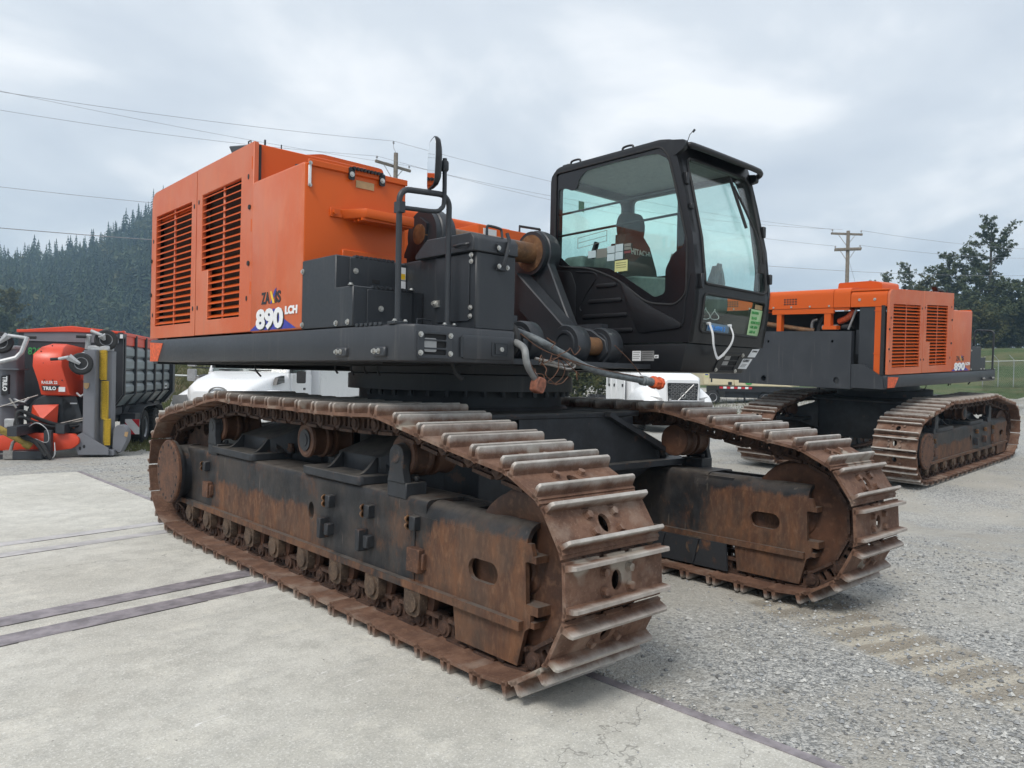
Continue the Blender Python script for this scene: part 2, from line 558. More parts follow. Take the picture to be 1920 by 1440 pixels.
    def loft(s, rings, mi=0, close=True, cap=True):
        """rings of equal length lists of points"""
        vs = [[s.bm.verts.new(p) for p in r] for r in rings]
        n = len(vs[0])
        fs = []
        for a, b in zip(vs, vs[1:]):
            for k in range(n if close else n - 1):
                fs.append(s.bm.faces.new((a[k], a[(k + 1) % n], b[(k + 1) % n], b[k])))
        if cap and close:
            fs.append(s.bm.faces.new(vs[0][::-1]))
            fs.append(s.bm.faces.new(vs[-1]))
        s._mi(fs, mi)
        return s

    def bolt(s, p, d, r=0.014, h=0.012, mi=0):
        p = Vector(p)
        d = Vector(d).normalized()
        s.cyl(p, p + d * h * 0.3, r * 1.45, n=10, mi=mi)
        s.cyl(p, p + d * h, r, r * 0.92, n=6, mi=mi)
        return s

    def bevel(s, w, seg=2, ang=35):
        s.bm.normal_update()
        bmesh.ops.recalc_face_normals(s.bm, faces=s.bm.faces)
        es = [e for e in s.bm.edges if len(e.link_faces) == 2 and e.calc_face_angle(0) > R(ang)]
        if es:
            bmesh.ops.bevel(s.bm, geom=es, offset=w, segments=seg, affect='EDGES', profile=0.5, clamp_overlap=True)
        return s

    def build(s, name, mats, parent=None, origin=None, ang=38, link=True):
        bm = s.bm
        bmesh.ops.recalc_face_normals(bm, faces=bm.faces)
        for f in bm.faces:
            f.smooth = True
        for e in bm.edges:
            if len(e.link_faces) == 2 and e.calc_face_angle(0) > R(ang):
                e.smooth = False
        if origin is not None:
            bmesh.ops.translate(bm, vec=-Vector(origin), verts=bm.verts)
        me = bpy.data.meshes.new(name)
        bm.to_mesh(me)
        bm.free()
        for m in (mats if isinstance(mats, (list, tuple)) else [mats]):
            me.materials.append(MT[m] if isinstance(m, str) else m)
        o = bpy.data.objects.new(name, me)
        if link:
            COL.objects.link(o)
        if parent:
            o.parent = parent
        return o


def inst(src, parent, M=None, name=None):
    o = src.copy()
    COL.objects.link(o)
    o.parent = parent
    if M is not None:
        o.matrix_local = M
    return o


def tag(o, label, cat, group=None):
    o['label'] = label
    o['category'] = cat
    if group:
        o['group'] = group
    return o


def struct(o):
    o['kind'] = 'structure'
    return o


def empty(name, loc=(0, 0, 0), rz=0):
    o = bpy.data.objects.new(name, None)
    COL.objects.link(o)
    o.location = loc
    o.rotation_euler = (0, 0, rz)
    return o


def arc(cx, cy, r, a0, a1, n):
    return [(cx + r * math.cos(R(a0 + (a1 - a0) * i / n)), cy + r * math.sin(R(a0 + (a1 - a0) * i / n))) for i in range(n + 1)]


def oval(cx, cy, rx, ry, n=16):
    return [(cx + rx * math.cos(2 * math.pi * i / n), cy + ry * math.sin(2 * math.pi * i / n)) for i in range(n)]


def slot(cx, cy, w, h, n=6):
    """stadium, long side horizontal"""
    r = h / 2
    return arc(cx + w / 2 - r, cy, r, -90, 90, n) + arc(cx - w / 2 + r, cy, r, 90, 270, n)


def rrect(x0, x1, y0, y1, r, n=4):
    return arc(x1 - r, y0 + r, r, -90, 0, n) + arc(x1 - r, y1 - r, r, 0, 90, n) + arc(x0 + r, y1 - r, r, 90, 180, n) + arc(x0 + r, y0 + r, r, 180, 270, n)


def rounded(poly, r, n=4):
    """round the corners of a polygon"""
    out = []
    m = len(poly)
    for i in range(m):
        p = Vector(poly[i])
        a = Vector(poly[i - 1]) - p
        b = Vector(poly[(i + 1) % m]) - p
        rr = min(r if not isinstance(r, (list, tuple)) else r[i], a.length * 0.45, b.length * 0.45)
        if rr < 1e-4:
            out.append(tuple(p))
            continue
        p0 = p + a.normalized() * rr
        p1 = p + b.normalized() * rr
        for k in range(n + 1):
            t = k / n
            q = p0 * (1 - t) ** 2 + p * 2 * t * (1 - t) + p1 * t * t
            out.append((q.x, q.y))
    return out


def smooth_path(pts, n=8):
    """Catmull-Rom through 3D points"""
    P = [Vector(p) for p in pts]
    P = [P[0] * 2 - P[1]] + P + [P[-1] * 2 - P[-2]]
    out = []
    for i in range(1, len(P) - 2):
        for k in range(n):
            t = k / n
            a, b, c, d = P[i - 1], P[i], P[i + 1], P[i + 2]
            out.append(0.5 * ((2 * b) + (c - a) * t + (2 * a - 5 * b + 4 * c - d) * t * t + (3 * b - a - 3 * c + d) * t ** 3))
    out.append(P[-2])
    return out


_txt_cache = {}


def text(body, size, loc, xt, yt, mat, parent, name='lettering', bold=0.0, depth=0.0015, origin=None, sx=1.0, shear=0.0, align='LEFT', width=None, height=None):
    """flat lettering: xt reading direction, yt up direction"""
    cu = bpy.data.curves.new('txt', 'FONT')
    cu.body = body
    cu.size = size
    cu.offset = bold
    cu.extrude = depth
    cu.align_x = align
    cu.shear = shear
    cu.resolution_u = 3
    to = bpy.data.objects.new('txt', cu)
    COL.objects.link(to)
    dg = bpy.context.evaluated_depsgraph_get()
    me = bpy.data.meshes.new_from_object(to.evaluated_get(dg))
    bpy.data.objects.remove(to)
    bpy.data.curves.remove(cu)
    if width or height:
        xs = [v.co.x for v in me.vertices]
        ys = [v.co.y for v in me.vertices]
        me.transform(Matrix.Translation((-min(xs), -min(ys), 0)))
        me.transform(Matrix.Diagonal(((width or (max(xs) - min(xs))) / (max(xs) - min(xs)), (height or (max(ys) - min(ys))) / (max(ys) - min(ys)), 1, 1)))
        sx = 1.0
    xt, yt = Vector(xt).normalized(), Vector(yt).normalized()
    zt = xt.cross(yt)
    loc = Vector(loc)
    if origin is not None:
        loc = loc - Vector(origin)
    Mx = Matrix(((xt.x * sx, yt.x, zt.x, loc.x), (xt.y * sx, yt.y, zt.y, loc.y), (xt.z * sx, yt.z, zt.z, loc.z), (0, 0, 0, 1)))
    me.transform(Mx)
    me.name = name
    me.materials.clear()
    me.materials.append(MT[mat])
    o = bpy.data.objects.new(name, me)
    COL.objects.link(o)
    o.parent = parent
    return o
# =================================================================== terrain, yard, hill
M2C = Vector((16.98, 7.19, 0.053))
_rz = Matrix.Rotation(R(85.0), 3, 'Z') @ Matrix.Rotation(R(-2.59), 3, 'X') @ Matrix.Rotation(R(-1.77), 3, 'Y')
M2N = _rz @ Vector((0, 0, 1))


def sstep(a, b, x):
    t = min(1, max(0, (x - a) / (b - a)))
    return t * t * (3 - 2 * t)


def gz(x, y):
    """height of the ground"""
    plane = M2C.z - (M2N.x * (x - M2C.x) + M2N.y * (y - M2C.y)) / M2N.z
    dx = max(0, 12.6 - x, x - 21.8)
    dy = max(0, 4.2 - y, y - 10.4)
    w = 1 - sstep(0, 4.5, math.hypot(dx, dy))
    z = plane * w
    # the yard climbs towards the fence on the right
    z += (1.7 * sstep(30, 62, x) + 3.9 * sstep(64, 86, x)) * sstep(-40, 0, y + 45)
    # grassy bank at the back of the yard
    b = sstep(33, 46, y - 0.25 * x) * (1 - sstep(26, 46, x))
    z += 2.1 * b
    return z


def axis_coords(lo, hi, fine_lo, fine_hi, fine, grow):
    out = []
    v = fine_lo
    while v <= fine_hi:
        out.append(v)
        v += fine
    s = fine
    v = fine_hi
    while v < hi:
        s *= grow
        v += s
        out.append(v)
    s = fine
    v = fine_lo
    while v > lo:
        s *= grow
        v -= s
        out.insert(0, v)
    return out


def m_gravel():
    n = NT('crushed_gravel')
    v1 = n.voro(40, out='Color')
    v2 = n.voro(92, out='Color')
    d1 = n.voro(40)
    d2 = n.voro(92)
    big = n.noise(.33, 5, 0.6)
    mid = n.noise(1.6, 6, 0.65)
    st = n.math('ADD', n.math('MULTIPLY', n.xyz(0, v1), .45), n.math('MULTIPLY', n.xyz(1, v2), .55))
    stone = n.mix(n.ramp(st, .16, .90), (0.185, 0.19, 0.188), (0.52, 0.515, 0.49))
    fines = n.mix(n.noise(90, 3, .7), (0.29, 0.27, 0.23), (0.46, 0.435, 0.385))
    k = n.ramp(n.math('ADD', n.math('MULTIPLY', big, .5), n.math('MULTIPLY', mid, .5)), .44, .58)
    c = n.mix(n.math('MULTIPLY', k, .75), stone, fines)
    c = n.mix(n.math('MULTIPLY', n.ramp(n.noise(.8, 6, .65, n.stretch(1, .55, 1)), .55, .72), .35), c, (0.19, 0.185, 0.175))
    c = n.mix(n.math('MULTIPLY', n.ramp(n.noise(.21, 4, .6), .44, .64), .6), c, (0.50, 0.475, 0.42))
    # faint wheel lines across the yard
    wl = n.noise(1.0, 4, .6, n.stretch(.10, 1.5, 1))
    c = n.mix(n.math('MULTIPLY', n.ramp(wl, .54, .68), .35), c, (0.45, 0.43, 0.385))
    # earth pressed up by a crawler: band u along (0.33, 0.944), v across
    x, y = n.xyz(0), n.xyz(1)
    wob = n.math('MULTIPLY', n.math('SUBTRACT', n.noise(3.2, 5, .65), .5), .30)
    v = n.math('ADD', n.math('SUBTRACT', n.math('MULTIPLY', x, .944), n.math('MULTIPLY', y, .33)), wob)
    u = n.math('ADD', n.math('ADD', n.math('MULTIPLY', x, .33), n.math('MULTIPLY', y, .944)), n.math('MULTIPLY', wob, .25))
    band = n.math('MULTIPLY', n.ramp(v, 3.93, 4.03), n.math('SUBTRACT', 1.0, n.ramp(v, 4.62, 4.74)))
    band = n.math('MULTIPLY', band, n.math('MULTIPLY', n.ramp(u, 1.5, 3.2), n.math('SUBTRACT', 1.0, n.ramp(u, 4.75, 5.1))))
    bars = n.math('SINE', n.math('MULTIPLY', u, 24.0))
    patchy = n.ramp(n.noise(1.1, 4, .6), .36, .55)
    band = n.math('MULTIPLY', band, n.math('ADD', .35, n.math('MULTIPLY', patchy, .6)))
    earth = n.mix(n.ramp(bars, -.3, .7), (0.27, 0.235, 0.185), (0.47, 0.43, 0.35))
    c = n.mix(n.math('MULTIPLY', band, .85), c, earth)
    h = n.math('ADD', n.math('MULTIPLY', d1, -.5), n.math('ADD', n.math('MULTIPLY', d2, -.4), n.math('MULTIPLY', mid, .6)))
    h = n.math('ADD', h, n.math('MULTIPLY', n.math('MULTIPLY', bars, band), .55))
    return n.pbr(c, 0.92, 0, h, 0.7, 0.03, 0.2)


def m_concrete():
    n = NT('yard_concrete')
    rot = n.n('ShaderNodeMapping')
    rot.inputs['Rotation'].default_value = (0, 0, R(-7.5))
    n.put(rot.inputs['Vector'], n.co)
    rv = rot.outputs[0]                              # x along the way the yard is driven
    a = n.noise(.55, 7, .62)
    b = n.noise(4.5, 8, .72)
    f = n.noise(80, 5, .8)
    c = n.mix(n.ramp(a, .32, .68), (0.465, 0.45, 0.40), (0.61, 0.595, 0.54))
    c = n.mix(n.math('MULTIPLY', n.ramp(b, .40, .66), .6), c, (0.36, 0.35, 0.315))
    # cream laitance blotches
    c = n.mix(n.math('MULTIPLY', n.ramp(n.noise(2.1, 7, .7, n.stretch(1, 1, 1, off=(3, 9, 0))), .52, .68), .6), c, (0.66, 0.635, 0.56))
    # broom and tyre streaks
    sw = n.noise(1.0, 7, .72, n.stretch(.9, 9, 1, rv))
    c = n.mix(n.math('MULTIPLY', n.ramp(sw, .50, .72), .45), c, (0.37, 0.365, 0.345))
    # sand grains, light and dark
    c = n.mix(n.math('MULTIPLY', n.ramp(f, .50, .66), .8), c, (0.74, 0.725, 0.68))
    c = n.mix(n.math('MULTIPLY', n.ramp(n.noise(110, 5, .82, n.stretch(1, 1, 1, off=(5, 1, 0))), .52, .66), .7), c, (0.23, 0.22, 0.20))
    # pale scrapes
    sc = n.ramp(n.noise(1.0, 6, .74, n.stretch(1.3, 11, 1, rv, off=(2, 5, 0))), .61, .68)
    c = n.mix(n.math('MULTIPLY', n.math('MULTIPLY', sc, n.ramp(n.noise(22, 4, .7), .42, .60)), .8), c, (0.82, 0.81, 0.79))
    # rusty stains, pits, hairline cracks
    stn = n.ramp(n.noise(.9, 5, .6, n.stretch(1, 1, 1, off=(7, 3, 0))), .64, .76)
    c = n.mix(n.math('MULTIPLY', stn, .30), c, (0.27, 0.235, 0.20))
    pits = n.ramp(n.voro(9, out='Distance'), .025, .07)
    dark = n.math('MULTIPLY', n.math('SUBTRACT', 1.0, pits), n.ramp(n.noise(3, 3, .5), .50, .58))
    c = n.mix(n.math('MULTIPLY', dark, .75), c, (0.11, 0.10, 0.09))
    wob = n.n('ShaderNodeVectorMath', operation='ADD')
    n.put(wob.inputs[0], n.co)
    n.put(wob.inputs[1], n.noise(1.3, 5, .7, out='Color'))
    ck = n.math('SUBTRACT', 1.0, n.ramp(n.voro(.23, wob.outputs[0], 'DISTANCE_TO_EDGE'), .0005, .0022))
    c = n.mix(n.math('MULTIPLY', ck, .55), c, (0.15, 0.145, 0.13))
    h = n.math('ADD', n.math('MULTIPLY', b, .5), n.math('ADD', n.math('MULTIPLY', f, .5), n.math('MULTIPLY', n.noise(35, 5, .7), .5)))
    return n.pbr(c, 0.88, 0, h, 0.5, 0.015, 0.3)


def m_grass(name, a, bcol, dry):
    n = NT(name)
    c = n.mix(n.ramp(n.noise(2.5, 6, .7), .35, .65), a, bcol)
    c = n.mix(n.math('MULTIPLY', n.ramp(n.noise(.35, 6, .65), .45, .62), .8), c, dry)
    return n.pbr(c, .95, 0, n.noise(6, 6, .75), .8, .12, .2)


MT['gravel'] = m_gravel()
MT['concrete'] = m_concrete()
MT['bank'] = m_grass('dry_grass_bank', (0.075, 0.085, 0.035), (0.13, 0.125, 0.06), (0.17, 0.125, 0.085))
MT['meadow'] = m_grass('green_meadow', (0.050, 0.085, 0.030), (0.085, 0.115, 0.045), (0.13, 0.13, 0.065))
MT['strip'] = plain('embedded_rail_steel', (0.26, 0.235, 0.25), .6, .2, .3, 9, bump=.3)
MT['strip_dusty'] = plain('dust_covered_rail_steel', (0.44, 0.425, 0.425), .75, 0, .16, 6, bump=.3)
MT['joint'] = plain('open_joint', (0.07, 0.065, 0.06), .95, 0, .4, 25)

xs_ = axis_coords(-900, 900, -8, 70, 1.5, 1.28)
ys_ = axis_coords(-900, 900, -10, 60, 1.5, 1.28)
vv = [(x, y, gz(x, y) - .016) for y in ys_ for x in xs_]
nx = len(xs_)
ff, mi = [], []
for j in range(len(ys_) - 1):
    for i in range(nx - 1):
        ff.append((j * nx + i, j * nx + i + 1, (j + 1) * nx + i + 1, (j + 1) * nx + i))
        cx, cy = (xs_[i] + xs_[i + 1]) / 2, (ys_[j] + ys_[j + 1]) / 2
        far = 2 if (cy - .25 * cx > 36 and cx < 45) else 0
        if cx > 50 + 1.2 * math.sin(cy * .8) or cx < -60 or cy < -60 or cy > 62:
            far = 1 if far == 0 else 2
        mi.append(far)
me = bpy.data.meshes.new('ground')
me.from_pydata(vv, [], ff)
for m in ('gravel', 'meadow', 'bank'):
    me.materials.append(MT[m])
me.polygons.foreach_set('material_index', mi)
me.polygons.foreach_set('use_smooth', [True] * len(ff))
gr = bpy.data.objects.new('ground', me)
COL.objects.link(gr)
struct(gr)

# concrete apron: edge runs just under the near crawler
b = MB()
edge = [(3.29, -6), (3.27, 1.5), (3.225, 2.9), (3.19, 6.0), (3.155, 10.4), (3.11, 13.85)]
b.prism([(-30, -6)] + edge + [(-30, 14.5)], 'z', -.15, .004)
sl = struct(b.build('concrete_apron', 'concrete'))
b = MB()
for (a, c) in zip(edge, edge[1:]):
    pass
left = [(x - .0, y) for x, y in edge]
b.prism(left + [(x + .062, y) for x, y in edge[::-1]], 'z', -.10, .010)
struct(b.build('edge_rail', 'strip'))
for p0, p1, w in (((-9, 4.63), (3.0, 6.20), .20), ((-9, 4.22), (3.0, 5.80), .20), ((-9, 6.95), (3.0, 8.78), .17), ((-9, 6.45), (3.0, 8.30), .17)):
    d = Vector((p1[0] - p0[0], p1[1] - p0[1])).normalized()
    nn = Vector((-d.y, d.x)) * (w * .5)
    b = MB()
    rr = random.Random(int(p0[1] * 100))
    up, dn = [], []
    for i in range(41):
        q = Vector(p0).lerp(Vector(p1), i / 40)
        up.append(tuple(q + nn * (1 + rr.uniform(-.05, .05))))
        dn.append(tuple(q - nn * (1 + rr.uniform(-.05, .05))))
    b.prism(up + dn[::-1], 'z', -.05, .008)
    struct(b.build('embedded_rail', 'strip' if w > .18 else 'strip_dusty'))
    # the open joint along its near edge, broken where it has silted up
    b = MB()
    for i in range(0, 40):
        if rr.random() < (.25 if w > .18 else .35):
            continue
        q0, q1 = Vector(dn[i]) - nn * .03, Vector(dn[i + 1]) - nn * .03
        k = rr.uniform(.04, .11)
        b.prism([tuple(q0), tuple(q1), tuple(q1 - nn * k), tuple(q0 - nn * k)], 'z', -.04, .0065)
    j = struct(b.build('open_joint', 'joint'))

# loose stones on the gravel, thinning with distance (countless: one object)
rr = random.Random(11)
sv, sf, sm = [], [], []


def add_stone(x, y, z, r):
    base = len(sv)
    a = rr.uniform(0, 6.28)
    for (ux, uy, uz) in ((1, 0, 0), (0, 1, 0), (-1, 0, 0), (0, -1, 0), (.15, .1, .75), (0, 0, -.5)):
        k = r * rr.uniform(.7, 1.25)
        sv.append((x + (ux * math.cos(a) - uy * math.sin(a)) * k, y + (ux * math.sin(a) + uy * math.cos(a)) * k * .85, z + uz * k * .8))
    for t in ((0, 1, 4), (1, 2, 4), (2, 3, 4), (3, 0, 4), (1, 0, 5), (2, 1, 5), (3, 2, 5), (0, 3, 5)):
        sf.append(tuple(base + i for i in t))
        sm.append(0)
    m = rr.choice((0, 0, 0, 1, 1, 2))
    for i in range(8):
        sm[-1 - i] = m


cnt = 0
while cnt < 42000:
    d = 2.2 + 15 * rr.random() ** 1.5
    t = rr.uniform(-.55, .80)
    p = CF * d + CR * (d * t)
    edge_x = 3.36
    if p.x < edge_x or p.y < -4:
        if not (p.x < edge_x and p.y > 14.6 and p.x > -6):
            if d > 3 and rr.random() < .5:
                cnt += .02
            continue
    dens = mnoise.noise(Vector((p.x * .5, p.y * .5, 0)))
    if dens < -.12 and rr.random() < .75:
        cnt += 1
        continue
    r = rr.choice((.005, .006, .007, .008, .009, .011, .014, .020)) * rr.uniform(.7, 1.2)
    add_stone(p.x, p.y, gz(p.x, p.y) - .016 + r * .2, r)
    cnt += 1
# a scatter of chips on the concrete beside the edge
for i in range(2600):
    # grit banked against the steel edge
    y = rr.uniform(.6, 6.0)
    r = rr.choice((.004, .006, .008, .011))
    add_stone(3.30 - .012 * y + abs(rr.gauss(0, .06)), y, -.01 + r * .3, r)
for i in range(900):
    y = rr.uniform(.5, 13.5)
    add_stone(3.2 - abs(rr.gauss(0, .35)), y, .004, rr.uniform(.003, .009))
me = bpy.data.meshes.new('loose_gravel')
me.from_pydata(sv, [], sf)
MT['stone0'] = plain('grey_stone', (0.27, 0.275, 0.275), .85, 0, .3, 40)
MT['stone1'] = plain('pale_stone', (0.46, 0.455, 0.43), .85, 0, .25, 40)
MT['stone2'] = plain('dark_stone', (0.17, 0.172, 0.172), .8, 0, .3, 40)
for m in ('stone0', 'stone1', 'stone2'):
    me.materials.append(MT[m])
me.polygons.foreach_set('material_index', sm)
o = bpy.data.objects.new('loose_gravel', me)
COL.objects.link(o)
o['kind'] = 'stuff'


# ------------------------------------------------------------------- wooded hill
def wdir(px):
    a = R(42.214) + math.atan((px - 960) / 1433.5)
    return Vector((math.sin(a), math.cos(a)))


def hill_profile(a):
    """ridge height over azimuth a (degrees from +Y)"""
    P = [(-60, 8), (-25, 22), (-5, 30), (4, 35), (8.4, 49), (11, 52), (13.5, 61), (15.3, 72), (17, 85), (20, 94), (24, 92), (28, 66), (33, 34), (40, 14), (60, 5)]
    if a <= P[0][0]:
        return P[0][1]
    for (x0, y0), (x1, y1) in zip(P, P[1:]):
        if a <= x1:
            return y0 + (y1 - y0) * (a - x0) / (x1 - x0)
    return P[-1][1]


D0, D1 = 270.0, 480.0


def hz(a, d):
    t = (d - D0) / (D1 - D0)
    h = hill_profile(a)
    n = mnoise.noise(Vector((a * .22, d * .012, 1.3))) * .10
    if t < 0:
        return -.5
    if t <= 1:
        return h * max(0, (t ** .85) + n * t * (1 - t) * 3)
    return h * max(0, 1 - (t - 1) * .9)


hv, hf = [], []
na, nd = 80, 34
for j in range(nd + 1):
    d = D0 - 10 + (D1 + 230 - D0) * j / nd
    for i in range(na + 1):
        a = -58 + 116 * i / na
        hv.append((d * math.sin(R(a)), d * math.cos(R(a)), hz(a, d)))
for j in range(nd):
    for i in range(na):
        q = j * (na + 1) + i
        hf.append((q, q + na + 1, q + na + 2, q + 1))
me = bpy.data.meshes.new('hill')
me.from_pydata(hv, [], hf)
MT['forest_floor'] = m_grass('forest_floor', (0.020, 0.032, 0.016), (0.035, 0.045, 0.020), (0.03, 0.035, 0.02))
me.materials.append(MT['forest_floor'])
me.polygons.foreach_set('use_smooth', [True] * len(hf))
o = bpy.data.objects.new('hill', me)
COL.objects.link(o)
struct(o)


def m_leaf(name, a, bcol, c3, scale=.35, trans=0.0):
    n = NT(name)
    v = n.shift(50.0)
    c = n.mix(n.ramp(n.noise(scale, 4, .6, v), .36, .64), a, bcol)
    c = n.mix(n.math('MULTIPLY', n.ramp(n.noise(scale * 9, 3, .6, v), .45, .75), .6), c, c3)
    b = n.n('ShaderNodeBsdfPrincipled')
    n.put(b.inputs['Base Color'], c)
    b.inputs['Roughness'].default_value = .7
    b.inputs['Specular IOR Level'].default_value = .25
    if trans:
        tl = n.n('ShaderNodeBsdfTranslucent')
        n.put(tl.inputs[0], c)
        mx = n.n('ShaderNodeMixShader')
        mx.inputs[0].default_value = trans
        n.t.links.new(b.outputs[0], mx.inputs[1])
        n.t.links.new(tl.outputs[0], mx.inputs[2])
        n.t.links.new(mx.outputs[0], n.out.inputs[0])
    else:
        n.t.links.new(b.outputs[0], n.out.inputs[0])
    return n.m


MT['conifer'] = m_leaf('conifer_needles', (0.006, 0.015, 0.009), (0.040, 0.064, 0.030), (0.062, 0.085, 0.040), .075)
MT['cotton'] = m_leaf('cottonwood_leaves', (0.042, 0.060, 0.030), (0.085, 0.105, 0.050), (0.13, 0.14, 0.075), .4, .25)
MT['cotton2'] = m_leaf('yellowing_leaves', (0.055, 0.065, 0.022), (0.10, 0.10, 0.035), (0.14, 0.125, 0.05), .4, .25)
MT['bark'] = plain('grey_bark', (0.10, 0.088, 0.075), .9, 0, .3, 12, bump=.6)
MT['pole_wood'] = plain('weathered_pole_wood', (0.19, 0.165, 0.135), .9, 0, .25, 9, bump=.4)


def conifer_geom(rg, h, w, tiers, nb):
    """drooping fronds in whorls; returns verts, faces"""
    v, f = [], []
    for k in range(tiers):
        t = k / (tiers - 1)
        z = h * (.10 + .88 * t)
        r = w * (1 - t) ** .8 * rg.uniform(.65, 1.2) + .012
        m = max(4, int(nb * (1 - .55 * t)))
        a0 = rg.uniform(0, 6.28)
        for i in range(m):
            a = a0 + 6.283 * i / m + rg.uniform(-.3, .3)
            rr_ = r * rg.uniform(.6, 1.18)
            dz = h / tiers
            wd = .24 * rr_ + .006
            base = len(v)
            ca, sa = math.cos(a), math.sin(a)
            v += [(0, 0, z + dz * .75), (ca * rr_ * .55 - sa * wd, sa * rr_ * .55 + ca * wd, z + dz * .05), (ca * rr_, sa * rr_, z - dz * .45), (ca * rr_ * .55 + sa * wd, sa * rr_ * .55 - ca * wd, z + dz * .05)]
            f += [(base, base + 1, base + 2), (base, base + 2, base + 3)]
    base = len(v)
    v += [(0, 0, h * 1.04), (.012, 0, h * .9), (-.006, .011, h * .9), (-.006, -.011, h * .9)]
    f += [(base, base + 1, base + 2), (base, base + 2, base + 3), (base, base + 3, base + 1)]
    return v, f


fr_ = random.Random(5)
protos = [conifer_geom(fr_, 1.0, w, tr, nb) for w, tr, nb in ((.22, 13, 8), (.26, 13, 9), (.19, 14, 8), (.30, 12, 9))]


def round_geom(rg):
    v, f = [], []
    for i in range(130):
        t = rg.uniform(0, 6.283)
        z = rg.uniform(-.8, 1)
        r = math.sqrt(1 - z * z) * rg.uniform(.75, 1.05)
        p = Vector((.42 * r * math.cos(t), .42 * r * math.sin(t), .58 + .40 * z))
        base = len(v)
        for k in range(3):
            v.append(tuple(p + Vector((rg.uniform(-.11, .11), rg.uniform(-.11, .11), rg.uniform(-.09, .09)))))
        f.append((base, base + 1, base + 2))
    return v, f


rounds = [round_geom(fr_) for _ in range(3)]
fv, ff2, fm = [], [], []
ridge = []
for i in range(5400):
    a = fr_.uniform(-24, 38)
    d = D0 + (D1 + 10 - D0) * fr_.random() ** .9
    if (a > 18.5 or a < 4) and fr_.random() < .35:
        continue
    z = hz(a, d)
    h = fr_.uniform(9, 19)
    x, y = d * math.sin(R(a)), d * math.cos(R(a))
    if d > D1 - 12 and 7.5 < a < 18.0 and len(ridge) < 46:
        ridge.append((x, y, z, h * fr_.uniform(.95, 1.35)))
        continue
    pv, pf = fr_.choice(protos)
    m = 0
    sx = 1.0
    if fr_.random() < .14:
        pv, pf = fr_.choice(rounds)
        h *= .75
        m = 1 if fr_.random() < .35 else 2
    base = len(fv)
    c, s = math.cos(i), math.sin(i)
    q = fr_.uniform(.85, 1.2)
    fv += [(x + (vx * c - vy * s) * h * q, y + (vx * s + vy * c) * h * q, z - .6 + vz * h) for vx, vy, vz in pv]
    ff2 += [tuple(base + k for k in t) for t in pf]
    fm += [m] * len(pf)
me = bpy.data.meshes.new('forest')
me.from_pydata(fv, [], ff2)
for m in ('conifer', 'cotton2', 'cotton'):
    me.materials.append(MT[m])
me.polygons.foreach_set('material_index', fm)
o = bpy.data.objects.new('forest', me)
COL.objects.link(o)
o['kind'] = 'stuff'
rm = []
for k in range(4):
    m = bpy.data.meshes.new('conifer_crown')
    m.from_pydata(protos[k][0], [], protos[k][1])
    m.materials.append(MT['conifer'])
    rm.append(m)
bt = MB()
bt.cyl((0, 0, 0), (0, 0, .95), .018, .004, n=6)
trunk_me = bt.build('trunk', 'bark', link=False).data
for i, (x, y, z, h) in enumerate(ridge):
    t = empty('conifer_tree', (x, y, z - .6), fr_.uniform(0, 6.28))
    t.scale = (h, h, h)
    tag(t, 'dark conifer standing on the skyline of the wooded hill', 'tree', 'conifers on the hill skyline')
    for nm, m in (('crown', rm[i % 4]), ('trunk', trunk_me)):
        c = bpy.data.objects.new(nm, m)
        COL.objects.link(c)
        c.parent = t


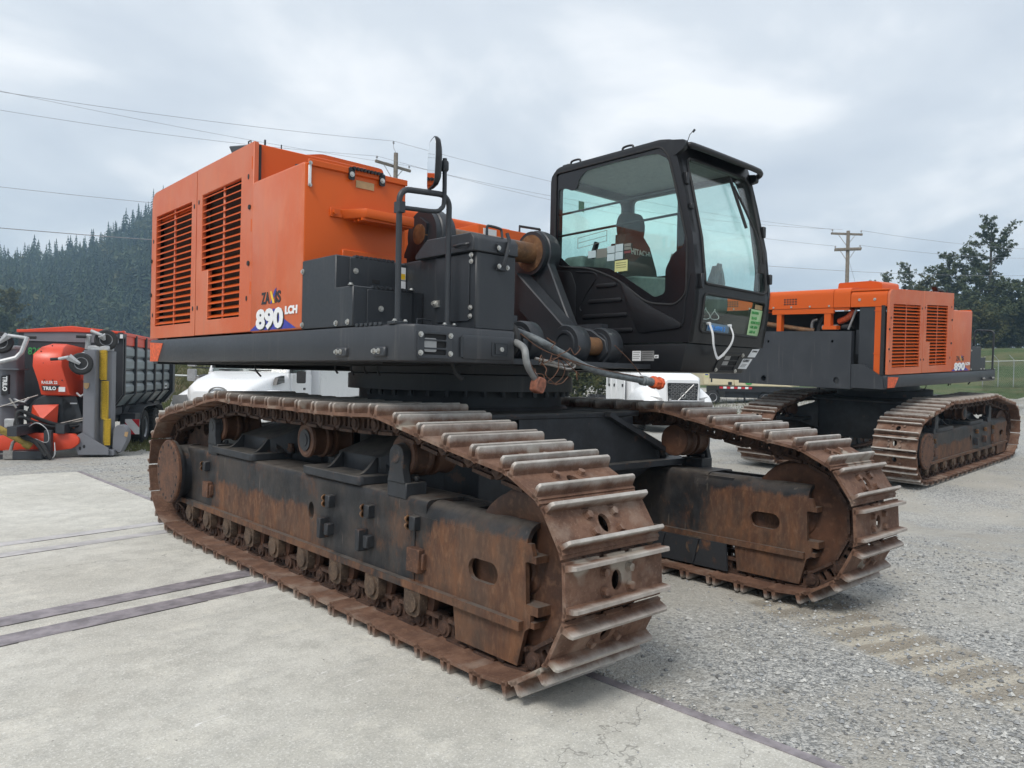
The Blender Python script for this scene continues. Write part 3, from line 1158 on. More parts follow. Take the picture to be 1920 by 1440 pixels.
# ------------------------------------------------------------------- broadleaf trees
def broadleaf(name, loc, h, w, seed, label, group, leaf='cotton', nl=2600, ls=.24, low=.05, lean=0.0):
    rg = random.Random(seed)
    t = empty(name, loc)
    tag(t, label, 'tree', group)
    b = MB()
    top = Vector((lean, 0, h * .97))
    trunk = [Vector((lean * k * k + rg.uniform(-.1, .1) * k * .6, rg.uniform(-.1, .1) * k * .6, h * .97 * k)) for k in [i / 7 for i in range(8)]]
    b.tube(trunk, [h * .022 * (1 - .93 * i / 7) + .012 for i in range(8)], 7)
    limbs = []
    nlimb = 64
    for i in range(nlimb):
        k = low + (.97 - low) * (i + rg.random()) / nlimb
        j = min(6, int(k * 7))
        p = trunk[j].lerp(trunk[j + 1], k * 7 - j)
        a = rg.uniform(0, 6.283)
        # outline: widest about a third of the way up, ragged, with a narrow top
        env = w * (1.12 - k) ** .62 * min(1, .55 + 1.6 * k) * rg.uniform(.45, 1.12)
        end = p + Vector((math.cos(a) * env, math.sin(a) * env, env * rg.uniform(.45, 1.15)))
        mid = p.lerp(end, .5) + Vector((0, 0, -.08 * env))
        if i % 2 == 0:
            b.tube([p, mid, end], [h * .005, h * .003, .010], 5)
        limbs.append((p, mid, end, env))
    b.build('trunk', 'bark', t)
    lv, lf = [], []
    tot_env = sum(q[3] for q in limbs)
    for p, mid, end, env in limbs:
        nc = max(6, int(env * 7))
        cl = []
        for c in range(nc):
            u = rg.uniform(.22, 1.06)
            q = p.lerp(mid, u * 2) if u < .5 else mid.lerp(end, (u - .5) * 2)
            cl.append((q + Vector((rg.gauss(0, .2), rg.gauss(0, .2), rg.gauss(0, .16))) * (.4 + env * .25), rg.uniform(.18, .5) * (.5 + env * .12)))
        for i in range(int(nl * 2.6 * env / tot_env)):
            c, r = rg.choice(cl)
            d = Vector((rg.gauss(0, 1), rg.gauss(0, 1), rg.gauss(0, .75)))
            d = d / max(.3, d.length) * (r * rg.random() ** .5)
            o_ = c + d
            s = ls * rg.uniform(.4, 1.05)
            ax = Vector((rg.gauss(0, 1), rg.gauss(0, 1), rg.gauss(.3, 1))).normalized()
            bx = ax.orthogonal().normalized()
            base = len(lv)
            lv.extend([tuple(o_ + ax * s), tuple(o_ + bx * s * .5), tuple(o_ - ax * s * .8), tuple(o_ - bx * s * .45)])
            lf.append((base, base + 1, base + 2, base + 3))
    m = bpy.data.meshes.new('crown')
    m.from_pydata(lv, [], lf)
    m.materials.append(MT[leaf])
    c = bpy.data.objects.new('crown', m)
    COL.objects.link(c)
    c.parent = t
    return t


def at_px(px, depth):
    """ground point seen in column px at a depth along the view"""
    d = wdir(px)
    k = depth / math.cos(math.atan((px - 960) / 1433.5))
    x, y = d.x * k, d.y * k
    return (x, y, gz(x, y) - .05)


TG = 'trees behind the fence'
for px, dep, ytop, w, seed, leaf, label, nl, ls in (
        (1851, 92, 404, 4.6, 3, 'cotton', 'tallest cottonwood behind the fence, airy crown broken by sky', 6500, .24),
        (1773, 95, 470, 3.8, 4, 'cotton', 'second tallest cottonwood, dark rounded top left of the tallest', 4600, .25),
        (1700, 104, 492, 3.2, 5, 'cotton', 'spiky pale-topped tree above the louvred doors of the rear excavator', 2600, .24),
        (1655, 108, 506, 2.8, 6, 'cotton', 'bushy tree at the left end of the row, beside the right utility pole', 2300, .24),
        (1735, 100, 512, 3.0, 7, 'cotton2', 'low yellow-green tree between the spiky tree and the rounded dark one', 2400, .25),
        (1908, 90, 520, 4.4, 8, 'cotton', 'dense tree at the right edge of the picture', 5200, .24),
        (1812, 91, 545, 4.2, 9, 'cotton', 'shorter dense tree at the foot of the tallest cottonwood', 4800, .24),
        (1868, 90, 560, 4.4, 10, 'cotton', 'low dense tree over the short white sign', 4600, .24),
        (1634, 112, 522, 2.2, 21, 'cotton', 'smallest leafy top just right of the right utility pole', 1500, .24),
        (1960, 88, 500, 4.4, 22, 'cotton', 'leafy tree cut off by the right edge of the picture', 3000, .24),
        (1790, 98, 560, 4.6, 23, 'cotton', 'low broad tree directly above the right end of the rear louvred doors', 4200, .25),
        (1838, 89, 585, 3.8, 24, 'cotton2', 'low yellowish tree just left of the rear handrail', 3400, .23),
        (1890, 95, 580, 4.8, 25, 'cotton', 'low dark tree behind the wooden post', 4200, .24),
        (1930, 93, 570, 4.6, 26, 'cotton', 'low dark tree at the right edge above the fence', 3600, .24)):
    p = at_px(px, dep)
    ztop = EYE + (707 + .0212 * (px - 960) - ytop) / 1433.5 * dep
    broadleaf('cottonwood_tree', p, ztop - p[2], w, seed, label, TG, leaf, nl, ls)
broadleaf('hillfoot_tree', at_px(18, 150), 15.0, 4.6, 31, 'rounded olive tree at the foot of the hill, left edge', 'trees at the hill foot', 'cotton2', 2400, .5)
broadleaf('hillfoot_tree', at_px(-8, 140), 10.0, 4.6, 32, 'low olive tree cut off by the left edge, above the trailer wheel', 'trees at the hill foot', 'cotton', 1800, .5)
broadleaf('hillfoot_tree', at_px(92, 165), 10.5, 2.2, 33, 'slim pale tree just above the trailer roof', 'trees at the hill foot', 'cotton2', 900, .4)
broadleaf('hillfoot_tree', at_px(150, 150), 9.0, 4.4, 34, 'low bushy tree right of the slim pale one above the trailer roof', 'trees at the hill foot', 'cotton', 1500, .5)
broadleaf('shrub', at_px(1083, 44), 3.4, 1.5, 41, 'green shrub between the swing ring and the white lorry', 'shrubs at the back of the yard', 'cotton2', 1600, .14, low=.05)
broadleaf('shrub', at_px(1122, 48), 3.0, 1.5, 42, 'green shrub behind the sleeper of the white lorry', 'shrubs at the back of the yard', 'cotton2', 1200, .14, low=.05)

# grass and weeds: bank behind the lorries, roadside on the right (countless)
gv, gf = [], []
rg = random.Random(21)


def tuft(x, y, h, n):
    z = gz(x, y) - .03
    for k in range(n):
        a = rg.uniform(0, 6.28)
        w = rg.uniform(.012, .03)
        l = h * rg.uniform(.5, 1.2)
        bx, by = x + rg.gauss(0, .10), y + rg.gauss(0, .10)
        base = len(gv)
        gv.extend([(bx - w, by, z), (bx + w, by + w * .4, z), (bx + math.cos(a) * l * .5, by + math.sin(a) * l * .5, z + l)])
        gf.append((base, base + 1, base + 2))


for i in range(2600):
    px = rg.uniform(250, 640)
    p = at_px(px, rg.uniform(32, 52))
    tuft(p[0], p[1], rg.uniform(.15, .6), 5)
for i in range(2600):
    p = at_px(rg.uniform(1840, 2000), rg.uniform(33, 80))
    tuft(p[0], p[1], rg.uniform(.10, .35), 5)
for i in range(700):
    p = at_px(rg.uniform(1060, 1560), rg.uniform(34, 48))
    tuft(p[0], p[1], rg.uniform(.15, .4), 6)
for i in range(240):
    # weeds at the wheels of the trailer
    p = (4.9 + rg.uniform(-.3, 1.2), 17.5 + rg.uniform(-.6, 2.2))
    tuft(p[0], p[1], rg.uniform(.05, .16), 5)
me = bpy.data.meshes.new('weeds')
me.from_pydata(gv, [], gf)
MT['weeds'] = m_leaf('weed_blades', (0.075, 0.095, 0.030), (0.15, 0.145, 0.06), (0.22, 0.19, 0.10), .5, .2)
me.materials.append(MT['weeds'])
o = bpy.data.objects.new('weeds', me)
COL.objects.link(o)
o['kind'] = 'stuff'
# =================================================================== excavator
O = Vector((4.425, 5.58, 0.0))          # swing centre of the first machine, which is built where it stands


def build_track(root, x0, sg, dy=0.0):
    """one crawler: side frame with everything that hangs on it; sg = +1 / -1 is the outward side"""
    def X(s):
        return x0 + sg * s
    # ---- side frame
    b = MB()
    prof = rounded([(X(-.20), .36), (X(.10), .36), (X(.10), .80), (X(.21), .80), (X(.21), .905), (X(-.20), .905)], [0, 0, 0, 0, .11, .08], 6)
    b.prism(prof, 'y', 3.85, 8.08)
    b.prism([[(3.97, .36), (8.08, .36), (8.08, .80), (3.97, .80)], [(q[0], q[1]) for q in oval(5.34, .63, .042, .068)]], 'x', X(.17), X(.21))
    # nose: two hollow halves round the idler
    for k in (1, -1):
        out = [(3.97, .80), (2.975, .80), (2.905, .80), (2.88, .72), (2.945, .695), (2.935, .45), (2.90, .42), (2.90, .36), (2.94, .33), (2.995, .13), (3.53, .13), (3.56, .325), (3.97, .33)]
        b.prism([out, slot(3.295, .578, .26, .125)], 'x', X(k * .185), X(k * .214))
        q = arc(k * .104, .79, .11, 0 if k > 0 else 180, 90, 6)
        qi = arc(k * .104, .79, .08, 0 if k > 0 else 180, 90, 6)
        ring = [(X(p[0]), p[1]) for p in q] + [(X(k * .085), .90), (X(k * .085), .87)] + [(X(p[0]), p[1]) for p in qi[::-1]]
        b.prism(ring, 'y', 2.935, 3.97)
        b.box(min(X(k * .09), X(k * .12)), max(X(k * .09), X(k * .12)), 2.96, 3.85, .34, .872)
        for z0, z1, y0 in ((.70, .737, 2.865), (.425, .475, 2.845), (.355, .388, 2.87)):
            b.box(min(X(k * .105), X(k * .212)), max(X(k * .105), X(k * .212)), y0, 3.05, z0, z1)
    b.box(min(X(.195), X(.25)), max(X(.195), X(.25)), 2.95, 8.10, .335, .383)
    b.box(min(X(-.195), X(-.24)), max(X(-.195), X(-.24)), 2.95, 8.10, .335, .383)
    b.box(min(X(-.19), X(.11)), max(X(-.19), X(.11)), 3.6, 3.9, .40, .88)
    # end collar and weld seam
    b.prism(rounded([(X(-.215), .35), (X(.222), .35), (X(.222), .918), (X(-.215), .918)], [0, 0, .12, .08], 6), 'y', 8.055, 8.105)
    b.prism([(X(.2), .385), (X(.222), .385), (X(.222), .80), (X(.2), .80)], 'y', 3.955, 3.985)
    fr = b.build('track_frame', 'frame', root, O)
    fr.location = (0, dy, 0)
    # ---- lugs welded on the outer side
    for (y, z) in ((7.96, .753), (7.435, .761), (5.03, .747), (4.494, .75), (3.956, .754)):
        b = MB()
        b.box(min(X(.205), X(.262)), max(X(.205), X(.262)), y - .05, y + .012, z - .045, z + .045)
        b.bevel(.005, 1)
        for dz in (-.022, .022):
            b.bolt((X(.255), y + .02, z + dz), (0, .3, 0), .017, .03, 1)
            b.cyl((X(.235), y + .0, z + dz), (X(.235), y + .045, z + dz), .017, n=6, mi=1)
        b.build('bolt_lug', ['dusty_black', 'pin_rust'], fr, O)
    for (y, z) in ((7.992, .55), (5.065, .545), (4.524, .547)):
        b = MB()
        b.box(min(X(.205), X(.285)), max(X(.205), X(.285)), y + .0, y + .05, z - .075, z + .075)
        b.box(min(X(.205), X(.265)), max(X(.205), X(.265)), y - .075, y - .02, z - .045, z + .04)
        b.bevel(.006, 1)
        b.build('guide_lug', ['rust_paint'], fr, O)
    for (y, z) in ((7.387, .543), (3.933, .526)):
        b = MB()
        b.box(min(X(.205), X(.262)), max(X(.205), X(.262)), y - .075, y + .055, z - .075, z + .075)
        b.box(min(X(.205), X(.245)), max(X(.205), X(.245)), y - .10, y - .078, z - .05, z + .05)
        b.bevel(.006, 1)
        b.build('guard_plate', ['rust'], fr, O)
    # inner-side stone guards under the flange
    for y0, y1 in ((3.60, 4.95),):
        b = MB()
        b.prism([(y0, .11), (y1, .11), (y1 - .05, .22), (y1 - .2, .335), (y0 + .02, .335)], 'x', X(-.255), X(-.235))
        for yy in (3.95, 4.30, 4.75):
            b.prism([(yy - .03, .12), (yy + .05, .335), (yy - .08, .335)], 'x', X(-.275), X(-.255))
        b.build('stone_guard', 'rust_paint', fr, O)
    # ---- final drive
    c = (X(.10), 8.12, .645)
    b = MB()
    b.lathe((X(-.10), 8.12, .645), (sg, 0, 0), [(0, .30), (.08, .30), (.08, .265), (.40, .265), (.40, .315), (.43, .318)], 40)
    b.build('drive_housing', 'dusty_black', fr, O)
    b = MB()
    b.lathe((X(.33), 8.12, .645), (sg, 0, 0), [(0, .322), (.024, .322), (.036, .308), (.036, 0)], 44)
    b.build('drive_cover', 'rust', fr, O)
    for i in range(20):
        if i in (4, 9, 14):
            continue
        t = 2 * math.pi * i / 20 + .1
        b = MB()
        b.cyl((X(.364), 8.12 + .272 * math.cos(t), .645 + .272 * math.sin(t)), (X(.369), 8.12 + .272 * math.cos(t), .645 + .272 * math.sin(t)), .0145, n=8)
        b.build('bolt_hole', 'dark_void', fr, O)
    b = MB()
    nt = 14
    pr = []
    for i in range(nt):
        for d, r in ((-.34, .405), (-.2, .43), (-.09, .50), (.09, .50), (.2, .43), (.34, .405)):
            t = 2 * math.pi * (i + d) / nt
            pr.append((8.12 + r * math.cos(t), .66 + r * math.sin(t)))
    b.prism(pr, 'x', X(-.055), X(.055))
    b.build('sprocket', 'rust_link', fr, O)
    # ---- idler wheel
    b = MB()
    b.lathe((X(-.15), 3.05, .635), (sg, 0, 0), [(0, 0), (0, .095), (.014, .105), (.018, .14), (.03, .15), (.035, .30), (.012, .345), (.012, .405), (.02, .42), (.10, .42), (.10, .445), (.20, .445), (.20, .42), (.28, .42), (.288, .405), (.288, .345), (.265, .30), (.27, .15), (.282, .14), (.286, .105), (.30, .095), (.30, 0)], 56)
    b.build('idler_wheel', 'rust_idler', fr, O)
    # ---- bottom rollers
    first = None
    for y in (3.94, 4.41, 4.90, 5.40, 5.90, 6.38, 6.86, 7.34, 7.80):
        if first is None:
            b = MB()
            b.lathe((X(-.24), y, .285), (sg, 0, 0), [(0, .045), (.04, .085), (.06, .085), (.065, .145), (.10, .148), (.11, .105), (.37, .105), (.38, .148), (.415, .145), (.42, .085), (.44, .085), (.48, .045)], 24)
            rl = b.build('bottom_roller', 'rust_idler', fr, (O.x, O.y + y - O.y, O.z))
            rl.location = (0, y - O.y, 0)
            cps = []
            for k in (1, -1):
                b = MB()
                xa, xb = sorted((X(k * .185), X(k * .245)))
                b.prism(rounded([(y - .085, .35), (y - .085, .20), (y - .045, .172), (y + .045, .172), (y + .085, .20), (y + .085, .35)], .02, 2), 'x', xa, xb)
                b.cyl((X(k * .24), y, .262), (X(k * .262), y, .262), .065, n=18)
                cp = b.build('roller_collar', 'mud_rust', fr, (O.x, y, O.z))
                cp.location = (0, y - O.y, 0)
                cps.append(cp)
            first = [rl] + cps
        else:
            for q in first:
                o = inst(q, fr)
                o.location = (0, y - O.y, 0)
    # ---- carrier rollers with their brackets
    for y, pil in ((4.2, 1), (5.56, 0), (7.30, 1)):
        b = MB()
        b.lathe((X(-.21), y, 1.15), (sg, 0, 0), [(0, 0), (0, .10), (.01, .135), (.03, .14), (.045, .128), (.13, .125), (.14, .142), (.165, .142), (.17, .10), (.205, .10), (.21, .142), (.235, .142), (.245, .125), (.33, .128), (.345, .14), (.365, .135), (.372, .115), (.366, .10), (.366, 0)], 32)
        b.build('carrier_roller', 'rust_idler', fr, O)
        b = MB()
        b.cyl((X(.158), y, 1.15), (X(.166), y, 1.15), .085, n=20)
        b.cyl((X(.158), y, 1.15), (X(.172), y, 1.15), .05, n=16)
        b.build('roller_cap', 'dusty_black', fr, O)
        b = MB()
        if pil:
            ya = y + (.02 if y > 5 else -.02)
            b.box(min(X(.05), X(.215)), max(X(.05), X(.215)), ya - .11, ya + .11, .88, .985)
            b.prism([(ya - .10, .98), (ya - .075, 1.07), (ya - .08, 1.15)] + [(ya + .08 * math.cos(R(a)), 1.15 + .08 * math.sin(R(a))) for a in range(165, -10, -15)] + [(ya + .075, 1.07), (ya + .10, .98)], 'x', X(.165), X(.225))
            b.cyl((X(.20), ya, 1.15), (X(.02), ya, 1.15), .078, n=24)
            b.cyl((X(.215), ya, 1.15), (X(.231), ya, 1.15), .048, n=20)
            for dy in (-.075, .075):
                b.cyl((X(.11), ya + dy, .985), (X(.11), ya + dy, 1.02), .022, n=6)
        else:
            b.box(min(X(-.30), X(-.10)), max(X(-.30), X(-.10)), y - .1, y + .1, .88, 1.0)
            b.box(min(X(-.30), X(-.24)), max(X(-.30), X(-.24)), y - .07, y + .07, .99, 1.2)
            b.cyl((X(-.28), y, 1.15), (X(-.1), y, 1.15), .06, n=16)
        b.bevel(.006, 1)
        b.build('roller_bracket', 'dusty_black', fr, O)
    # ---- chain path of the pins
    RP = .49
    A, B = Vector((3.05, .638)), Vector((8.12, .668))
    r1, r2, r3 = Vector((4.22, 1.345)), Vector((5.56, 1.337)), Vector((6.92, 1.36))

    def tangent(c, p, side):
        d = p - c
        a = math.atan2(d.y, d.x) + side * math.acos(RP / d.length)
        return a
    # from the idler bottom backwards along the ground, round the sprocket, home over the rollers
    path = [Vector((A.x + (B.x - A.x) * i / 60, .148 + .03 * max(0, (i - 54) / 6) ** 2)) for i in range(61)]
    a_end = tangent(B, r3, -1)
    for i in range(1, 41):
        t = R(-90) + (a_end - R(-90)) * i / 40
        path.append(B + Vector((math.cos(t), math.sin(t))) * RP)

    def sagline(p, q, sag, n=16):
        for i in range(1, n + 1):
            t = i / n
            path.append(p.lerp(q, t) - Vector((0, sag * 4 * t * (1 - t))))
    sagline(path[-1].copy(), r3, .012)
    sagline(r3, r2, .014)
    sagline(r2, r1, .012)
    a0 = tangent(A, r1, 1)
    if a0 < 0:
        a0 += 2 * math.pi
    sagline(r1, A + Vector((math.cos(a0), math.sin(a0))) * RP, .01)
    for i in range(1, 40):
        t = a0 + (R(270) - a0) * i / 40
        path.append(A + Vector((math.cos(t), math.sin(t))) * RP)
    cum = [0]
    for p, q in zip(path, path[1:] + path[:1]):
        cum.append(cum[-1] + (q - p).length)
    tot = cum[-1]
    N = round(tot / .262)

    def at(s):
        s %= tot
        lo = 0
        for i in range(len(path)):
            if cum[i + 1] >= s:
                lo = i
                break
        p, q = path[lo], path[(lo + 1) % len(path)]
        return p.lerp(q, (s - cum[lo]) / max(1e-9, cum[lo + 1] - cum[lo]))
    pins = [at(.11 + tot * i / N) for i in range(N)]
    shoe0 = SHARED.get('shoe')
    link0 = SHARED.get('link')
    for i in range(N):
        p, q = pins[i], pins[(i + 1) % N]
        tv = (q - p).normalized()
        m = (p + q) / 2
        nv = Vector((tv.y, -tv.x))            # outward: at the bottom run (tv = +y) this is down
        Mx = Matrix(((1, 0, 0, x0 - O.x), (0, tv.x, nv.x, m.x - O.y), (0, tv.y, nv.y, m.y - O.z), (0, 0, 0, 1)))
        o = inst(shoe0, fr, Mx)
        o.rotation_mode = 'XYZ'
        inst(link0, fr, Mx)
    return fr


SHARED = {}


def make_shared():
    # shoe: x across the track, y along it, z outward from the pin line
    b = MB()
    zp, zt = .060, .082
    hw, hl = .375, .128
    plate = [(-hw, -hl), (-.128, -hl), (-.124, -hl + .048), (-.074, -hl + .048), (-.070, -hl), (.070, -hl), (.074, -hl + .048), (.124, -hl + .048), (.128, -hl), (hw, -hl), (hw, hl + .006), (-hw, hl + .006)]
    b.prism([plate, oval(0, .008, .040, .052, 14)], 'z', zp, zt)

    def grouser(y0, y1, lean, inset):
        # nearly upright bar with a flat worn crest and slightly cut ends
        c0, c1 = y0 + .001 + lean, y1 - .003 + lean
        rings = []
        for x, top in ((-hw, zt + .054), (-hw + inset, zt + .066), (hw - inset, zt + .066), (hw, zt + .054)):
            rings.append([(x, y0, zp + .004), (x, y0, zt), (x, c0, top - .005), (x, c0 + .003, top), (x, c1 - .003, top), (x, c1, top - .004), (x, y1 + .003, zt + .010), (x, y1 + .007, zp + .012)])
        b.loft(rings)
    grouser(-.117, -.090, -.002, .012)
    grouser(.082, .108, .005, .012)
    # overlapping lip at the trailing edge
    b.loft([[(x, .118, zt), (x, .148, zp + .004), (x, .146, zp - .010), (x, .112, zp)] for x in (-hw, hw)])
    for sx in (-.098, .098):
        for sy in (-.044, .048):
            b.cyl((sx, sy, zt - .002), (sx, sy, zt + .004), .029, n=10)
            b.cyl((sx, sy, zt), (sx, sy, zt + .025), .025, .021, n=6)
    o = b.build('track_shoe', 'shoe', None, None, 16, link=False)
    SHARED['shoe'] = o
    # link: two plates, a bushing and pin ends
    b = MB()
    for k in (1, -1):
        xa, xb = sorted((k * .125, k * .165))
        out = [(-.165, -.02), (-.15, .035), (-.10, .058), (.10, .058), (.12, .03), (.10, -.005), (.125, -.045), (.115, -.066), (-.10, -.066), (-.125, -.045), (-.16, -.04)]
        b.prism([out, rrect(-.045, -.008, -.032, .036, .012, 3), rrect(.022, .058, -.032, .036, .012, 3)], 'x', xa, xb)
        xa, xb = sorted((k * .150, k * .190))
        b.cyl((k * .120, -.131, 0), (k * .186, -.131, 0), .052, n=16)
        b.cyl((k * .186, -.131, 0), (k * .198, -.131, 0), .034, .030, n=14)
        b.cyl((k * .08, .131, 0), (k * .125, .131, 0), .05, n=14)
        b.box(min(k * .10, k * .19), max(k * .10, k * .19), -.085, .09, -.068, -.046)
        b.box(min(k * .09, k * .20), max(k * .09, k * .20), -.09, .09, .046, .060)
    b.cyl((-.12, .131, 0), (.12, .131, 0), .036, n=14)
    SHARED['link'] = b.build('track_link', 'rust_link', None, None, 35, link=False)


def build_undercarriage(root):
    frames = [build_track(root, 3.01, -1), build_track(root, 5.84, 1, -.14)]
    # ---- centre frame
    b = MB()
    plan = [(3.55, 4.25), (5.3, 4.25), (5.45, 4.5), (5.45, 6.6), (5.2, 6.95), (3.65, 6.95), (3.4, 6.6), (3.4, 4.6)]
    b.prism(plan, 'z', .62, 1.36)
    b.prism([(3.42, 4.2), (5.0, 4.2), (5.45, 4.3), (5.5, 4.5), (5.5, 6.65), (5.25, 7.0), (3.6, 7.0), (3.35, 6.65), (3.35, 4.45)], 'z', 1.36, 1.405)
    b.bevel(.008, 1)
    cf = b.build('centre_frame', 'dusty_black', root, O)
    b = MB()
    b.lathe((O.x, O.y, 1.40), (0, 0, 1), [(0, .99), (.03, .97), (.03, .93), (.16, .93)], 56)
    b.build('swing_base_ring', 'dusty_black', cf, O)

    def leg(xp0, xp1, xc, y0, y1, yc0, yc1, out):
        """pad xp0..xp1 (outer to inner) on the track frame, leg running in to xc"""
        b = MB()
        sgn = 1 if xc > xp0 else -1
        xe = xp0 + sgn * .21
        pad = rounded([(xp0, y0), (xp0, y1), (xp1 + sgn * .3, y1), (xp1 + sgn * .3, y0)], .05, 2)
        b.prism(pad, 'z', .905, .968)
        b.hexa([Vector(p) for p in ((xe, y0 + .06, .96), (xe, y1 - .2, .96), (xc, yc1, .70), (xc, yc0, .70), (xe, y0 + .06, 1.085), (xe, y1 - .2, 1.085), (xc, yc1, 1.372), (xc, yc0, 1.372))])
        b.bevel(.006, 1)
        # curved gusset ribs on the outer end
        for yy in (y0 + .10, y1 - .27):
            pr = [(xe + sgn * .03, 1.085)] + [(xe - sgn * (.02 + .14 * t), .968 + .112 * (1 - t) ** 1.9) for t in [i / 7 for i in range(8)]] + [(xe + sgn * .03, .968)]
            b.prism(pr, 'y', yy - .016, yy + .016)
        pr = [(y1 - .2, 1.08), (y1 - .14, 1.01), (y1 - .06, .968), (y1 - .2, .968)]
        b.prism(pr, 'x', xe + sgn * .04, xe + sgn * .09)
        pr = [(y0 + .06, 1.08), (y0 + .03, 1.01), (y0 - .02, .968), (y0 + .06, .968)]
        b.prism(pr, 'x', xe + sgn * .04, xe + sgn * .09)
        # bolts inboard on the pad
        b.build('leg', 'dusty_black', cf, O)
        for i, (bx, by) in enumerate(((.36, y1 + .0), (.46, y1 - .04), (.36, y0 + .02), (.46, y0 + .02), (.56, y0 + .02))):
            b = MB()
            b.cyl((xp0 + sgn * bx, by - .04, .96), (xp0 + sgn * bx, by - .04, 1.005), .036, n=14)
            b.cyl((xp0 + sgn * bx, by - .04, 1.005), (xp0 + sgn * bx, by - .04, 1.045), .028, n=6)
            b.build('leg_bolt', 'rust_paint', cf, O)
    leg(2.775, 3.2, 3.75, 4.62, 5.47, 4.40, 5.15, -1)
    leg(2.775, 3.2, 3.75, 6.40, 7.32, 6.20, 6.85, -1)
    leg(6.10, 5.66, 5.1, 4.27, 5.15, 4.27, 5.05, 1)
    leg(6.10, 5.66, 5.1, 6.40, 7.32, 6.20, 6.85, 1)
    # front cross wall to the far leg, with the sloping flange
    b = MB()
    b.prism([(3.9, .62), (5.62, .92), (5.58, 1.08), (5.45, 1.14), (4.86, 1.372), (3.9, 1.372)], 'y', 4.21, 4.26)
    b.hexa([Vector(p) for p in ((4.86, 4.14, 1.372), (4.86, 4.9, 1.372), (5.62, 4.9, 1.05), (5.62, 4.14, 1.05), (4.88, 4.14, 1.408), (4.88, 4.9, 1.408), (5.66, 4.9, 1.075), (5.66, 4.14, 1.075))])
    b.box(4.2, 5.95, 4.10, 4.40, .925, .975)
    b.build('cross_wall', 'dusty_black', cf, O)
    return frames, cf


